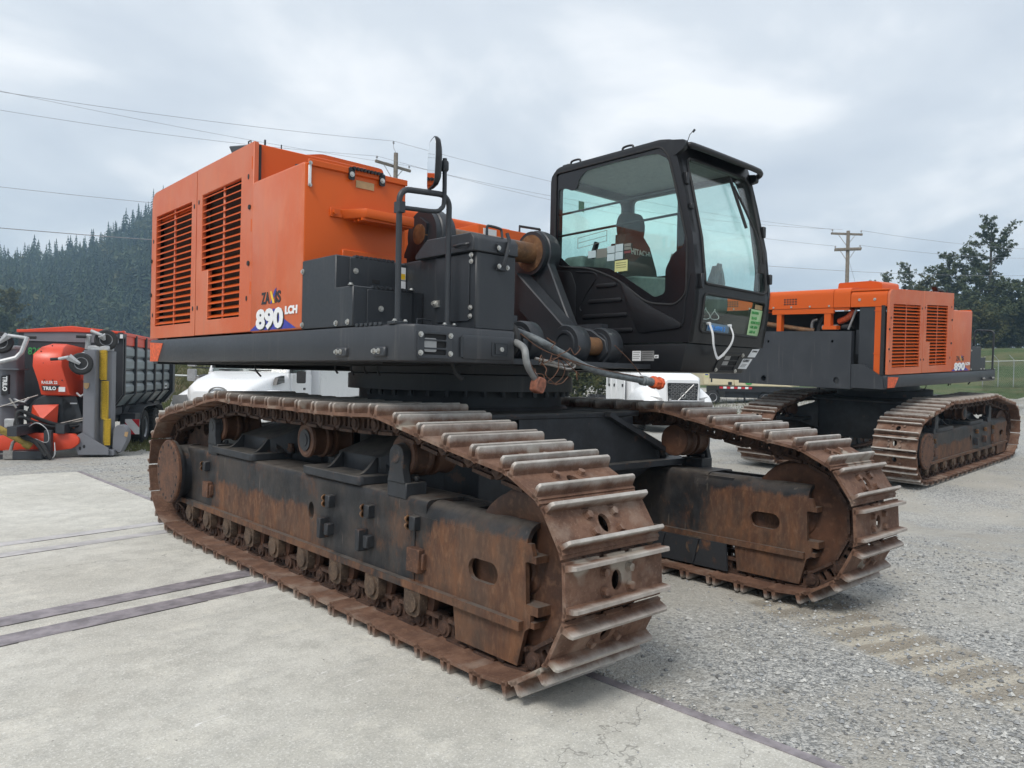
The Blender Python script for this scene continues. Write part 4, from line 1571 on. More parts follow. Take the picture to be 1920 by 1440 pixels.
def build_upper(root, first):
    # ================= revolving frame
    b = MB()
    b.prism([(2.55, 3.86), (2.615, 3.745), (3.42, 3.745), (3.42, 4.7), (3.55, 5.0), (3.55, 8.43), (2.55, 8.43)], 'z', 1.762, 1.986)
    b.bevel(.018, 2)
    b.box(5.28, 6.42, 5.3, 8.40, 1.762, 1.986)
    b.box(3.50, 5.35, 4.05, 8.38, 1.775, 1.815)
    b.box(3.86, 3.94, 4.3, 8.38, 1.81, 2.15)
    b.box(4.91, 4.99, 4.3, 8.38, 1.81, 2.15)
    rf = b.build('revolving_frame', 'charcoal', root, O)
    # underside clutter
    b = MB()
    b.box(2.75, 3.5, 4.3, 8.2, 1.752, 1.764)
    b.box(5.3, 6.3, 5.4, 8.2, 1.752, 1.764)
    b.build('belly_plate', 'dark_void', rf, O)
    for i, (x, y, l) in enumerate(((2.80, 6.4, .10), (2.9, 5.2, .06), (2.95, 5.05, .07), (3.0, 4.95, .06), (3.02, 4.8, .07))):
        b = MB()
        b.tube([(x, y, 1.74), (x + .005, y, 1.74 - l * .5), (x + (.02 if i else .05), y - .01, 1.74 - l)], .008, 6)
        b.build('drain_hose', 'rubber', rf, O)
    b = MB()
    b.tube([(3.02, 3.9, 1.76), (3.03, 3.88, 1.70), (3.07, 3.86, 1.655)], .014, 8)
    b.build('drain_hose', 'rubber', rf, O)
    # swing bearing
    b = MB()
    b.lathe((O.x, O.y, 1.56), (0, 0, 1), [(0, 1.0), (.0, 1.03), (.13, 1.03), (.14, 1.0), (.215, 1.0)], 64)
    sb = b.build('swing_bearing', 'grey_steel', root, O)
    for i in range(26):
        t = R(180 + i * 9)
        b = MB()
        b.cyl((O.x + .985 * math.cos(t), O.y + .985 * math.sin(t), 1.515), (O.x + .985 * math.cos(t), O.y + .985 * math.sin(t), 1.56), .022, n=6)
        b.build('bearing_bolt', 'grey_steel', sb, O)
    # rear-corner reflective patch
    b = MB()
    b.prism([(8.405, 1.765), (8.17, 1.765), (8.02, 1.945), (8.405, 1.96)], 'x', 2.546, 2.552)
    b.build('warning_patch', 'signal_orange', rf, O)
    # tie-down lugs on the side
    for y in (4.482, 4.022):
        b = MB()
        b.box(2.525, 2.56, y - .085, y + .05, 1.79, 1.85)
        b.bevel(.008, 1)
        b.bolt((2.526, y + .028, 1.822), (-1, 0, 0), .013, .018, 1)
        b.bolt((2.526, y - .022, 1.822), (-1, 0, 0), .013, .018, 1)
        b.build('side_lug', ['charcoal', 'bolt'], rf, O)
    # work-lamp recess in the front face
    b = MB()
    b.prism([rrect(2.628, 2.878, 1.785, 1.945, .012), rrect(2.672, 2.838, 1.805, 1.838, .006), rrect(2.672, 2.838, 1.848, 1.888, .006), rrect(2.672, 2.838, 1.898, 1.93, .006)], 'y', 3.73, 3.746)
    b.bevel(.003, 1)
    b.build('lamp_guard', 'charcoal', rf, O)
    b = MB()
    b.box(2.665, 2.845, 3.742, 3.7465, 1.80, 1.935)
    b.build('lamp_recess', 'dark_void', rf, O)
    b = MB()
    b.prism(rrect(2.675, 2.765, 1.822, 1.905, .012), 'y', 3.734, 3.743)
    b.build('work_lamp', 'label_silver', rf, O)
    for x in (2.645, 2.868):
        for z in (1.815, 1.925):
            b = MB()
            b.bolt((x, 3.73, z), (0, -1, 0), .012, .014)
            b.build('bolt', 'bolt', rf, O)
    # hatch in the front face
    b = MB()
    b.prism(rrect(2.965, 3.395, 1.788, 1.938, .02), 'y', 3.735, 3.747)
    b.bevel(.004, 2)
    h = b.build('hatch', 'charcoal', rf, O)
    b = MB()
    b.prism([rrect(3.205, 3.345, 1.812, 1.905, .008), rrect(3.215, 3.335, 1.822, 1.895, .006)], 'y', 3.728, 3.737)
    b.box(3.235, 3.33, 3.727, 3.735, 1.826, 1.892)
    b.bevel(.002, 1)
    b.build('hatch_latch', 'grey_steel', h, O)
    b = MB()
    b.cyl((3.283, 3.728, 1.858), (3.283, 3.719, 1.858), .015, n=16)
    b.build('latch_button', 'bolt', h, O)
    b = MB()
    b.box(2.95, 2.966, 3.73, 3.742, 1.80, 1.925)
    b.build('hatch_hinge', 'grey_steel', h, O)
    # ================= boom foot
    yu, zu = 5.22, 2.845
    for xa, xb, s in ((3.74, 3.84, -1), (4.98, 5.08, 1)):
        b = MB()
        hub = [(yu + .22 * math.cos(R(a)), zu + .22 * math.sin(R(a))) for a in range(150, -25, -15)]
        pl = [(6.1, 1.80), (5.75, 2.50)] + hub[::1] if False else [(6.05, 1.80), (5.62, 2.62)] + [(yu - .22 * math.cos(R(a)), zu + .22 * math.sin(R(a))) for a in range(150, -35, -15)] + [(4.80, 2.30), (4.70, 2.12), (4.55, 1.80)]
        b.prism(pl, 'x', xa, xb)
        b.bevel(.01, 1)
        b.cyl((xa - .05, yu, zu), (xb + .05, yu, zu), .205, n=36)
        br = b.build('boom_bracket', 'grey_steel', root, O)
        # inner diagonal leg down to the cylinder foot
        b = MB()
        xi0, xi1 = (3.86, 4.0) if s < 0 else (4.78, 4.96)
        b.prism([(5.25, 2.66), (4.64, 2.15), (4.30, 2.09), (4.14, 2.0), (4.12, 1.90), (4.2, 1.82), (4.46, 1.82), (4.86, 2.02), (5.20, 2.30)], 'x', xi0, xi1)
        b.bevel(.01, 1)
        b.build('bracket_leg', 'grey_steel', br, O)
        b = MB()
        xr = xb + .052 if s < 0 else xa - .052
        b.cyl((xr - .004, yu, zu), (xr + .004, yu, zu), .172, n=36)
        b.build('boss_ring', 'pin_rust', br, O)
        if s < 0:
            b = MB()
            b.prism([(yu + .05 * math.cos(R(a)), zu + .10 + .085 * math.sin(R(a)) - .1 + .0) for a in range(0, 1)] + [(yu + .1, zu + .08), (yu, zu + .14), (yu - .1, zu + .08), (yu - .05, zu - .2), (yu + .05, zu - .2)], 'x', xa - .075, xa - .05)
            b.build('pin_keeper', 'grey_steel', br, O)
            b = MB()
            b.cyl((xa - .08, yu, zu), (xa - .03, yu, zu), .085, n=24)
            b.build('pin_end', 'pin_rust', br, O)
    b = MB()
    b.cyl((3.85, yu, zu), (4.97, yu, zu), .098, n=28)
    b.build('boom_pin', 'pin_rust', root, O)
    for (x0, x1) in ((3.90, 4.03), (4.40, 4.55), (4.80, 4.95)):
        b = MB()
        b.lathe((x0, 4.24, 1.95), (1, 0, 0), [(0, 0), (0, .085), (-.012, .09), (-.012, .11), (0, .115), (0, .15), (.012, .158), (x1 - x0 - .012, .158), (x1 - x0, .15), (x1 - x0, 0)], 36)
        b.box(x0 + .01, x1 - .01, 4.24, 4.6, 1.80, 2.02)
        b.build('cylinder_boss', 'grey_steel', root, O)
    b = MB()
    b.cyl((4.53, 4.24, 1.95), (4.82, 4.24, 1.95), .075, n=24)
    b.build('cylinder_pin', 'pin_rust', root, O)
    # ================= louvred doors
    d1 = rounded([(8.42, 2.0), (8.42, 3.495), (7.162, 3.508), (7.162, 2.0)], [.01, .13, .006, .006], 6)
    d2 = [(7.150, 2.0), (7.150, 3.512), (5.925, 3.518), (5.925, 2.0)]
    h1 = [(7.277, 2.122), (8.283, 2.122), (8.28, 3.246), (7.28, 3.246)]
    h2 = [(6.17, 2.13), (6.869, 2.13), (6.867, 2.577), (7.022, 2.577), (7.024, 3.262), (6.163, 3.268)]
    for dd, hh, spans in ((d1, h1, [(7.279, 8.281, 2.122, 3.246)]), (d2, h2, [(6.165, 6.868, 2.13, 2.577), (6.165, 7.022, 2.577, 3.262)])):
        b = MB()
        b.prism([dd, hh], 'x', 2.55, 2.592)
        ym = (hh[0][0] + hh[1][0]) / 2
        z0 = min(q[1] for q in hh)
        z1 = max(q[1] for q in hh)
        b.box(2.566, 2.58, ym - .016 + (.04 if dd is d2 else 0), ym + .016 + (.04 if dd is d2 else 0), z0, z1)
        b.bevel(.004, 1, 50)
        door = b.build('louvre_door', 'orange_faded', root, O)
        nsl = 19
        for i in range(nsl):
            z = z0 + (z1 - z0) * (i + .28) / nsl
            ya, yb = 0, 0
            for (a0, a1, c0, c1) in spans:
                if c0 - .001 <= z + .02 <= c1 + .03:
                    ya, yb = a0, a1
            b = MB()
            b.prism([(2.554, z), (2.554, z + .006), (2.596, z + .034), (2.600, z + .031), (2.558, z - .001)], 'y', ya + .001, yb - .001)
            b.build('slat', 'orange', door, O)
        b = MB()
        b.box(2.64, 2.65, min(q[0] for q in hh) - .04, max(q[0] for q in hh) + .04, z0 - .04, z1 + .04)
        b.build('grille_screen', plain_screen, door, O)
        for (y, z) in ([(8.36, 2.24), (8.36, 3.0), (7.215, 2.25), (7.215, 3.19)] if dd is d1 else [(7.10, 2.25), (7.10, 3.21), (6.02, 2.27), (6.02, 3.25)]):
            b = MB()
            b.prism(oval(y, z, .013, .021, 12), 'x', 2.546, 2.551)
            b.build('latch_hole', 'ink', door, O)
        for (y, z) in ([(8.405, 2.45), (8.405, 2.8)] if dd is d1 else [(5.99, 2.55), (5.985, 3.0)]):
            b = MB()
            b.cyl((2.55, y, z), (2.540, y, z), .02, n=12)
            b.build('rubber_stop', 'rubber', door, O)
    for y, zs in ((5.965, (2.35, 2.85, 3.35)),):
        for z in zs:
            b = MB()
            b.cyl((2.556, y - .012, z - .05), (2.556, y - .012, z + .05), .010, n=10)
            b.build('door_hinge', 'orange', root, O)
    # ================= engine cover
    b = MB()
    b.box(2.59, 3.60, 5.952, 5.985, 1.99, 3.512)
    b.box(2.59, 3.60, 5.96, 8.40, 3.485, 3.515)
    b.prism(rounded([(8.42, 3.2), (8.42, 3.50), (7.4, 3.50), (7.4, 3.2)], [0, .12, .06, 0], 6), 'x', 2.60, 3.265)
    b.bevel(.006, 1)
    ec = b.build('engine_cover', 'orange', root, O)
    b = MB()
    b.prism(rounded([(8.42, 3.205), (8.42, 3.56), (7.3, 3.56), (7.3, 3.205)], [0, .12, .06, 0], 6), 'x', 3.275, 3.595)
    b.build('hood_panel', 'orange', ec, O)
    for xa, xb in ((3.605, 4.945), (4.955, 6.28)):
        b = MB()
        b.prism(rounded([(8.42, 3.205), (8.42, 3.56), (7.0, 3.50), (7.0, 3.205)], [0, .12, .06, 0], 6), 'x', xa, xb)
        b.build('hood_panel', 'orange', ec, O)
        for i in range(3):
            for j in range(5):
                b = MB()
                b.box(xa + .75 + j * .06, xa + .79 + j * .06, 8.419, 8.4225, 3.28 + i * .045, 3.307 + i * .045)
                b.build('vent_hole', 'ink', ec, O)
        for j in range(4):
            b = MB()
            b.bolt((xa + .08 + j * (xb - xa - .16) / 3, 8.421, 3.235), (0, 1, 0), .014, .012)
            b.build('bolt', 'bolt', ec, O)
    for x in (2.82, 3.1):
        b = MB()
        b.bolt((x, 8.421, 3.33), (0, 1, 0), .018, .014)
        b.build('bolt', 'bolt', ec, O)
    b = MB()
    b.prism(rounded([(3.28, 3.5), (4.2, 3.5), (4.18, 3.74), (3.5, 3.75), (3.30, 3.70)], .04, 3), 'y', 6.6, 7.25)
    b.build('air_hump', 'orange', ec, O)
    # vertical rubber seal and rear camera on top of the front edge
    b = MB()
    b.box(2.592, 2.615, 5.93, 5.951, 3.20, 3.50)
    b.build('seal_strip', 'rubber', ec, O)
    b = MB()
    b.hexa([Vector(p) for p in ((2.60, 6.22, 3.535), (2.70, 6.22, 3.535), (2.70, 6.50, 3.535), (2.60, 6.50, 3.535), (2.60, 6.20, 3.555), (2.70, 6.20, 3.575), (2.70, 6.58, 3.625), (2.60, 6.58, 3.625))])
    b.box(2.63, 2.67, 6.2, 6.3, 3.51, 3.55)
    b.bevel(.01, 1)
    b.build('rear_camera', 'black', ec, O)
    b = MB()
    b.tube([(2.60, 6.15, 3.51), (2.60, 6.15, 3.57), (2.605, 6.12, 3.575), (2.60, 6.09, 3.51)], .006, 6)
    b.tube([(2.66, 5.97, 3.51), (2.66, 5.97, 3.56)], .008, 6)
    b.tube([(2.80, 5.97, 3.51), (2.80, 5.97, 3.55)], .005, 6)
    b.build('lifting_eye', 'grey_steel', ec, O)
    # second, lower cover on the far side of the boom
    b = MB()
    b.box(4.92, 5.90, 5.98, 7.2, 1.99, 3.225)
    b.bevel(.012, 2)
    sc = b.build('pump_cover', 'orange', root, O)
    b = MB()
    b.box(4.985, 5.16, 5.974, 5.981, 3.03, 3.19)
    b.build('label', 'label', sc, O)
    b = MB()
    b.tube([(5.55, 6.05, 3.21), (5.55, 6.05, 3.30), (5.85, 6.05, 3.31)], .014, 8)
    b.tube([(5.85, 6.05, 3.31), (5.85, 6.05, 3.21)], .014, 8)
    b.build('grab_rail', 'grey_steel', sc, O)
    b = MB()
    b.cyl((5.25, 6.1, 3.22), (5.25, 6.1, 3.26), .018, n=10)
    b.build('breather', 'grey_steel', sc, O)
    b = MB()
    b.prism(rounded([(6.05, 2.2), (6.05, 3.17), (7.4, 3.17), (7.4, 2.2)], [0, .14, .1, 0], 6), 'x', 3.6, 4.62)
    b.build('filter_cover', 'orange', root, O)
    # ================= fuel tank
    b = MB()
    b.box(2.55, 3.43, 5.07, 5.945, 1.99, 3.193)
    b.bevel(.022, 3)
    b.bm.normal_update()
    for f in b.bm.faces:
        f.material_index = 0 if f.normal.x < -.5 else 1       # the outer side is the weathered one
    ft = b.build('fuel_tank', ['orange_faded', 'orange'], root, O)
    # open lip of the front wall
    b = MB()
    b.box(2.58, 3.43, 5.055, 5.071, 3.17, 3.215)
    b.bevel(.004, 1)
    b.build('tank_lip', 'orange', ft, O)
    b = MB()
    b.box(2.583, 2.605, 5.057, 5.069, 3.02, 3.19)
    b.bevel(.003, 1)
    b.bolt((2.594, 5.056, 3.185), (0, -1, 0), .010, .012, 1)
    b.bolt((2.594, 5.056, 3.028), (0, -1, 0), .010, .012, 1)
    b.build('sight_gauge', ['label', 'bolt'], ft, O)
    for x in (2.926, 3.191):
        b = MB()
        b.prism(rrect(x - .024, x + .024, 3.125, 3.218, .012), 'y', 5.045, 5.056)
        b.bolt((x, 5.045, 3.165), (0, -1, 0), .014, .012, 1)
        b.build('tread_bracket', ['black', 'bolt'], ft, O)
    b = MB()
    b.box(2.93, 3.19, 5.04, 5.20, 3.212, 3.220)
    for i in range(9):
        b.box(2.935 + i * .03, 2.953 + i * .03, 5.035, 5.05, 3.20, 3.224)
    b.build('tread_plate', 'black', ft, O)
    b = MB()
    b.box(2.973, 3.13, 5.065, 5.0688, 3.08, 3.135)
    b.build('label', 'label_tan', ft, O)
    b = MB()
    b.hexa([Vector(p) for p in ((2.87, 5.07, 2.83), (3.42, 5.07, 2.82), (3.37, 4.87, 2.815), (2.95, 4.87, 2.825), (2.83, 5.07, 2.89), (3.42, 5.07, 2.89), (3.37, 4.87, 2.885), (2.95, 4.87, 2.89))])
    b.box(2.76, 2.86, 5.055, 5.07, 2.83, 2.895)
    b.bevel(.002, 1)
    b.bolt((2.79, 5.056, 2.862), (0, -1, 0), .016, .02)
    b.build('step_shelf', 'orange', ft, O)
    for i in range(3):
        b = MB()
        b.box(2.93, 3.37, 4.89 + i * .05, 4.915 + i * .05, 2.806, 2.824)
        b.build('step_bar', 'orange', ft, O)
    b = MB()
    b.box(2.86, 3.43, 5.045, 5.07, 2.50, 2.60)
    b.bevel(.004, 1)
    b.build('tank_rail', 'orange', ft, O)
    b = MB()
    b.lathe((2.75, 5.55, 3.19), (0, 0, 1), [(0, .085), (.04, .085), (.045, .06), (.075, .055), (.08, .03), (.105, .03), (.11, 0)], 24)
    b.build('filler_cap', 'grey_steel', ft, O)
    b = MB()
    b.cyl((3.3, 5.3, 3.19), (3.3, 5.3, 3.28), .03, n=16)
    b.cyl((3.0, 5.5, 3.19), (3.0, 5.5, 3.24), .1, n=24)
    b.build('tank_flange', 'orange', ft, O)
    for (x, y) in ((2.6, 5.75), (2.6, 5.68), (2.95, 5.2), (3.1, 5.2)):
        b = MB()
        b.bolt((x, y, 3.193), (0, 0, 1), .014, .014)
        b.build('bolt', 'bolt', ft, O)
    # decals on the right side: reading direction runs towards the front (-y)
    xt, yt = (0, -1, 0), (0, 0, 1)

    def decal(pts, m, x, nm='decal'):
        b = MB()
        b.prism(pts, 'x', x - .0012, x)
        return b.build(nm, m, ft, O)
    decal([(5.94, 2.004), (5.145, 2.004), (5.36, 2.085), (5.51, 2.165), (5.70, 2.10)], 'ink_blue', 2.5496)
    text('ZA', .128, (2.5485, 5.735, 2.203), xt, yt, 'ink', ft, bold=.0045, origin=O, width=.150, height=.092)
    text('IS', .128, (2.5485, 5.492, 2.203), xt, yt, 'ink', ft, bold=.0045, origin=O, width=.097, height=.092)
    # the X is a yellow falling bar over a blue rising bar
    decal([(5.545, 2.203), (5.578, 2.203), (5.505, 2.300), (5.472, 2.318), (5.478, 2.285)], 'ink_blue', 2.5482)
    decal([(5.578, 2.296), (5.548, 2.296), (5.497, 2.203), (5.530, 2.203)], 'ink_yellow', 2.5468)
    text('890', .235, (2.5475, 5.808, 1.997), xt, yt, 'ink', ft, bold=.012, origin=O, width=.475, height=.163)
    text('890', .235, (2.5458, 5.822, 2.006), xt, yt, 'ink_white', ft, bold=.011, origin=O, width=.475, height=.163)
    text('LCH', .085, (2.5462, 5.318, 2.108), xt, yt, 'ink_white', ft, bold=.005, origin=O, width=.196, height=.062)
    # ================= access steps
    b = MB()
    b.prism([(5.068, 1.99), (4.362, 1.99), (4.362, 2.254), (4.592, 2.254), (4.592, 2.477), (5.068, 2.477)], 'x', 2.552, 3.11)
    b.bevel(.006, 1)
    st = b.build('step_box', 'grey_steel', root, O)
    b = MB()
    b.box(3.112, 3.46, 4.2, 5.068, 1.99, 2.485)
    b.bevel(.006, 1)
    b.build('side_panel', 'grey_steel', st, O)
    b = MB()
    b.prism(rrect(2.655, 3.105, 2.262, 2.47, .012), 'y', 4.582, 4.594)
    b.bevel(.003, 1)
    d = b.build('drawer_front', 'grey_steel', st, O)
    b = MB()
    b.box(2.83, 2.89, 4.5795, 4.583, 2.308, 2.335)
    b.build('finger_pull', 'dark_void', d, O)
    b = MB()
    b.prism(rrect(2.655, 3.012, 2.0, 2.238, .012), 'y', 4.352, 4.364)
    b.bevel(.003, 1)
    b.build('drawer_front', 'grey_steel', st, O)
    for i in range(9):
        b = MB()
        b.box(2.70 + i * .036, 2.722 + i * .036, 4.35, 4.40, 2.25, 2.266)
        b.build('tread_tooth', 'grey_steel', st, O)
        b = MB()
        b.box(2.70 + i * .036, 2.722 + i * .036, 4.58, 4.63, 2.473, 2.488)
        b.build('tread_tooth', 'grey_steel', st, O)
    for i in range(6):
        b = MB()
        b.box(2.5485, 2.60, 4.01 + i * .055, 4.045 + i * .055, 1.985, 2.003)
        b.build('tread_tooth', 'grey_steel', st, O)
    for p, dd in (((2.552, 5.055, 2.40), (-1, 0, 0)), ((2.552, 5.05, 2.02), (-1, 0, 0)), ((2.552, 4.57, 2.015), (-1, 0, 0)), ((2.552, 4.42, 2.018), (-1, 0, 0)), ((2.70, 4.582, 2.38), (0, -1, 0)), ((2.76, 4.352, 2.115), (0, -1, 0)), ((2.553, 4.39, 2.258), (0, 0, 1)), ((3.0, 4.352, 2.26), (0, 0, 1)), ((3.16, 4.2, 2.05), (0, -1, 0))):
        b = MB()
        b.bolt(p, dd, .014, .014)
        b.build('bolt', 'bolt', st, O)
    b = MB()
    b.box(3.06, 3.105, 4.5785, 4.5815, 2.355, 2.445)
    lb = b.build('label', 'label', st, O)
    b = MB()
    b.box(3.066, 3.1, 4.5775, 4.5786, 2.36, 2.40)
    b.build('decal', 'ink_yellow', lb, O)
    b = MB()
    b.box(3.06, 3.105, 4.5785, 4.5815, 2.295, 2.348)
    b.build('label', 'label', st, O)
    # ================= tool box
    b = MB()
    b.box(3.092, 3.432, 3.772, 4.215, 1.986, 2.478)
    b.bevel(.006, 1)
    tb = b.build('tool_box', 'grey_steel', root, O)
    b = MB()
    b.prism([(3.757, 2.479), (3.757, 2.560), (3.79, 2.597), (4.27, 2.603), (4.40, 2.51), (4.40, 2.479)], 'x', 3.058, 3.44)
    b.bevel(.006, 1)
    b.build('lid', 'grey_steel', tb, O)
    b = MB()
    b.prism(rrect(3.83, 4.165, 2.035, 2.468, .008), 'x', 3.082, 3.093)
    b.bevel(.003, 1)
    dr = b.build('door', 'grey_steel', tb, O)
    for z in (2.455, 2.415, 2.12, 2.065):
        b = MB()
        b.bolt((3.08, 3.805, z), (-1, 0, 0), .012, .014)
        b.build('bolt', 'bolt', tb, O)
    b = MB()
    b.box(3.07, 3.085, 4.135, 4.19, 2.14, 2.185)
    b.bolt((3.07, 4.18, 2.165), (-1, 0, 0), .014, .02)
    b.build('door_latch', 'bolt', dr, O)
    b = MB()
    b.tube(smooth_path([(3.055, 3.80, 2.525), (3.035, 3.82, 2.52), (3.03, 3.90, 2.518), (3.05, 3.955, 2.522)], 4), .009, 8)
    b.build('side_handle', 'grey_steel', tb, O)
    b = MB()
    b.tube(smooth_path([(3.20, 3.80, 2.59), (3.20, 3.80, 2.645), (3.215, 3.80, 2.66), (3.31, 3.80, 2.655), (3.325, 3.80, 2.64), (3.325, 3.79, 2.59)], 4), .009, 8)
    b.build('lid_handle', 'grey_steel', tb, O)
    b = MB()
    b.prism(rounded([(3.24, 2.545), (3.335, 2.565), (3.345, 2.52), (3.31, 2.49), (3.255, 2.49)], .012, 3), 'y', 3.742, 3.758)
    b.tube([(3.325, 3.745, 2.62), (3.335, 3.73, 2.57), (3.32, 3.725, 2.52), (3.30, 3.73, 2.44), (3.295, 3.745, 2.40)], .012, 8)
    b.box(3.262, 3.335, 3.745, 3.772, 2.375, 2.42)
    b.build('toggle_latch', 'grey_steel', tb, O)
    for x, y, z in ((3.255, 3.742, 2.515), (3.33, 3.742, 2.51), (3.262, 3.744, 2.398), (3.335, 3.744, 2.395)):
        b = MB()
        b.bolt((x, y, z), (0, -1, 0), .011, .012)
        b.build('bolt', 'bolt', tb, O)
    # small grab loop on the deck
    b = MB()
    b.tube(smooth_path([(2.84, 4.05, 1.985), (2.84, 4.05, 2.03), (2.85, 4.05, 2.04), (2.94, 4.05, 2.04), (2.95, 4.05, 2.03), (2.95, 4.05, 1.985)], 4), .006, 8)
    b.build('deck_loop', 'grey_steel', rf, O)
    # ================= handrail
    b = MB()
    b.tube([(2.592, 3.9, 2.0), (2.588, 3.9, 2.72)] + [(2.588 + .075 * (1 - math.cos(R(a))), 3.9, 2.735 + .075 * math.sin(R(a))) for a in range(0, 91, 15)] + [(2.88, 3.9, 2.824)] + [(2.895 + .07 * math.sin(R(a)), 3.9, 2.754 + .07 * math.cos(R(a))) for a in range(0, 91, 15)] + [(2.968, 3.9, 2.0)], .0185, 12)
    hr = b.build('handrail', 'grey_steel', root, O)
    for x in (2.592, 2.968):
        b = MB()
        b.box(x - .05, x + .05, 3.86, 3.94, 1.984, 2.004)
        b.bevel(.004, 1)
        b.cyl((x, 3.9, 2.0), (x, 3.9, 2.02), .026, n=14)
        bp = b.build('base_plate', 'grey_steel', hr, O)
        for dx in (-.038, .038):
            b = MB()
            b.bolt((x + dx, 3.875, 2.004), (0, 0, 1), .011, .012)
            b.build('bolt', 'bolt', hr, O)
    # ================= counterweight side (rear)
    b = MB()
    b.prism([[(3.21, 1.715), (5.62, 1.71), (5.62, 2.77), (3.21, 2.77)], oval(3.48, 1.86, .058, .062, 20), oval(5.03, 1.83, .058, .062, 20), oval(3.58, 2.58, .026, .026, 14), oval(4.94, 2.57, .026, .026, 14)], 'y', 8.36, 8.46)
    rp = b.build('rear_plate', 'charcoal', root, O)
    b = MB()
    b.prism([(2.60, 1.74), (2.63, 1.98), (2.68, 1.985), (2.98, 2.17), (3.208, 2.17), (3.208, 1.74)], 'y', 8.34, 8.445)
    b.build('corner_plate', 'charcoal', rp, O)
    b = MB()
    b.box(3.3, 5.5, 8.30, 8.33, 1.73, 2.75)
    b.build('rear_backing', 'dark_void', rp, O)
    b = MB()
    b.box(2.81, 3.10, 8.28, 8.40, 1.99, 3.20)
    rd = b.build('radiator_side', 'grey_steel', root, O)
    b = MB()
    b.box(3.10, 3.21, 8.22, 8.30, 2.35, 2.79)
    b.build('bracket_plate', 'charcoal', rd, O)
    b = MB()
    b.box(2.70, 2.81, 8.36, 8.41, 1.99, 3.20)
    for z in (3.12, 2.36):
        b.box(2.66, 2.82, 8.38, 8.418, z, z + .015)
    b.build('corner_post', 'orange', root, O)
    b = MB()
    b.box(2.625, 2.69, 8.39, 8.43, 1.99, 3.22)
    b.build('corner_seal', 'rubber', root, O)
    b = MB()
    b.box(3.60, 4.90, 8.36, 8.41, 3.10, 3.20)
    b.box(3.66, 3.79, 8.30, 8.40, 2.86, 3.10)
    b.box(3.52, 3.80, 8.30, 8.44, 2.80, 2.87)
    b.box(4.70, 4.80, 8.30, 8.40, 2.77, 3.10)
    b.box(3.30, 3.62, 8.36, 8.40, 3.155, 3.20)
    b.build('hood_support', 'orange', root, O)
    b = MB()
    b.box(3.2, 5.6, 7.2, 7.95, 2.1, 3.15)
    b.box(3.5, 5.0, 7.9, 8.15, 2.2, 2.6)
    en = b.build('engine', 'dark_void', root, O)
    for pts, r, m in (([(5.1, 8.28, 2.92), (4.7, 8.26, 2.86), (4.3, 8.25, 2.80), (4.1, 8.2, 2.78)], .05, 'pin_rust'), ([(4.15, 8.2, 2.75), (4.14, 8.2, 2.95), (4.05, 8.18, 3.0)], .035, 'steel'), ([(4.0, 8.2, 2.6), (3.98, 8.22, 2.85), (3.9, 8.2, 3.05)], .05, 'rubber'), ([(3.6, 8.2, 2.95), (3.42, 8.22, 3.02), (3.3, 8.2, 3.15)], .06, 'signal_orange'), ([(3.36, 8.3, 2.80), (3.28, 8.3, 3.0), (3.22, 8.3, 3.17)], .022, 'label_silver'), ([(3.9, 8.24, 2.84), (3.6, 8.24, 2.84)], .055, 'label_silver'), ([(3.5, 8.24, 2.84), (3.3, 8.24, 2.86)], .05, 'rubber')):
        b = MB()
        b.tube(smooth_path(pts, 4), r, 12)
        b.build('engine_pipe', m, en, O)
    return rf


def build_mirror(root):
    b = MB()
    b.tube(smooth_path([(2.602, 3.885, 2.69), (2.70, 3.885, 2.696), (2.84, 3.885, 2.706), (2.89, 3.885, 2.73), (2.913, 3.885, 2.79), (2.912, 3.885, 3.05)], 5), .0145, 10)
    b.box(2.57, 2.612, 3.87, 3.93, 2.66, 2.725)
    b.lathe((2.912, 3.885, 2.97), (0, 0, 1), [(0, .02), (.01, .026), (.055, .026), (.065, .02)], 14)
    b.tube([(2.905, 3.885, 3.005), (2.87, 3.90, 3.0)], .012, 8)
    mr = b.build('mirror', 'grey_steel', root, O)
    # head: rounded dish, glass faces the cab side
    n = Vector((-.90, .37, .02)).normalized()
    up = (Vector((.03, 0, 1)) - n * n.dot(Vector((.03, 0, 1)))).normalized()
    rt = up.cross(n)
    c = Vector((2.838, 3.905, 3.0))
    out = rounded([(-.10, -.145), (.10, -.145), (.112, .06), (.085, .165), (-.085, .165), (-.112, .06)], .05, 5)

    def ring(sc, d):
        return [c + rt * (x * sc) + up * (y * sc) + n * d for x, y in out]
    b = MB()
    b.loft([ring(1.0, .012), ring(1.0, -.004), ring(.93, -.022), ring(.7, -.036), ring(.3, -.042)])
    b.build('mirror_head', 'black', mr, O)
    b = MB()
    b.loft([ring(.95, .0115), ring(.95, .0135)])
    b.build('mirror_glass', 'mirror', mr, O)


def yf(z):
    """front profile of the cab"""
    P = [(1.70, 3.735), (1.99, 3.668), (2.25, 3.622), (2.5, 3.605), (2.87, 3.648), (3.3, 3.752), (3.53, 3.815), (3.7, 3.87)]
    if z <= P[0][0]:
        return P[0][1]
    for (a, ya), (c, yb) in zip(P, P[1:]):
        if z <= c:
            return ya + (yb - ya) * (z - a) / (c - a)
    return P[-1][1]


def dense(loop, step=.08):
    out = []
    m = len(loop)
    for i in range(m):
        a, b = Vector(loop[i]), Vector(loop[(i + 1) % m])
        k = max(1, int((b - a).length / step))
        for j in range(k):
            q = a.lerp(b, j / k)
            out.append((q.x, q.y))
    return out


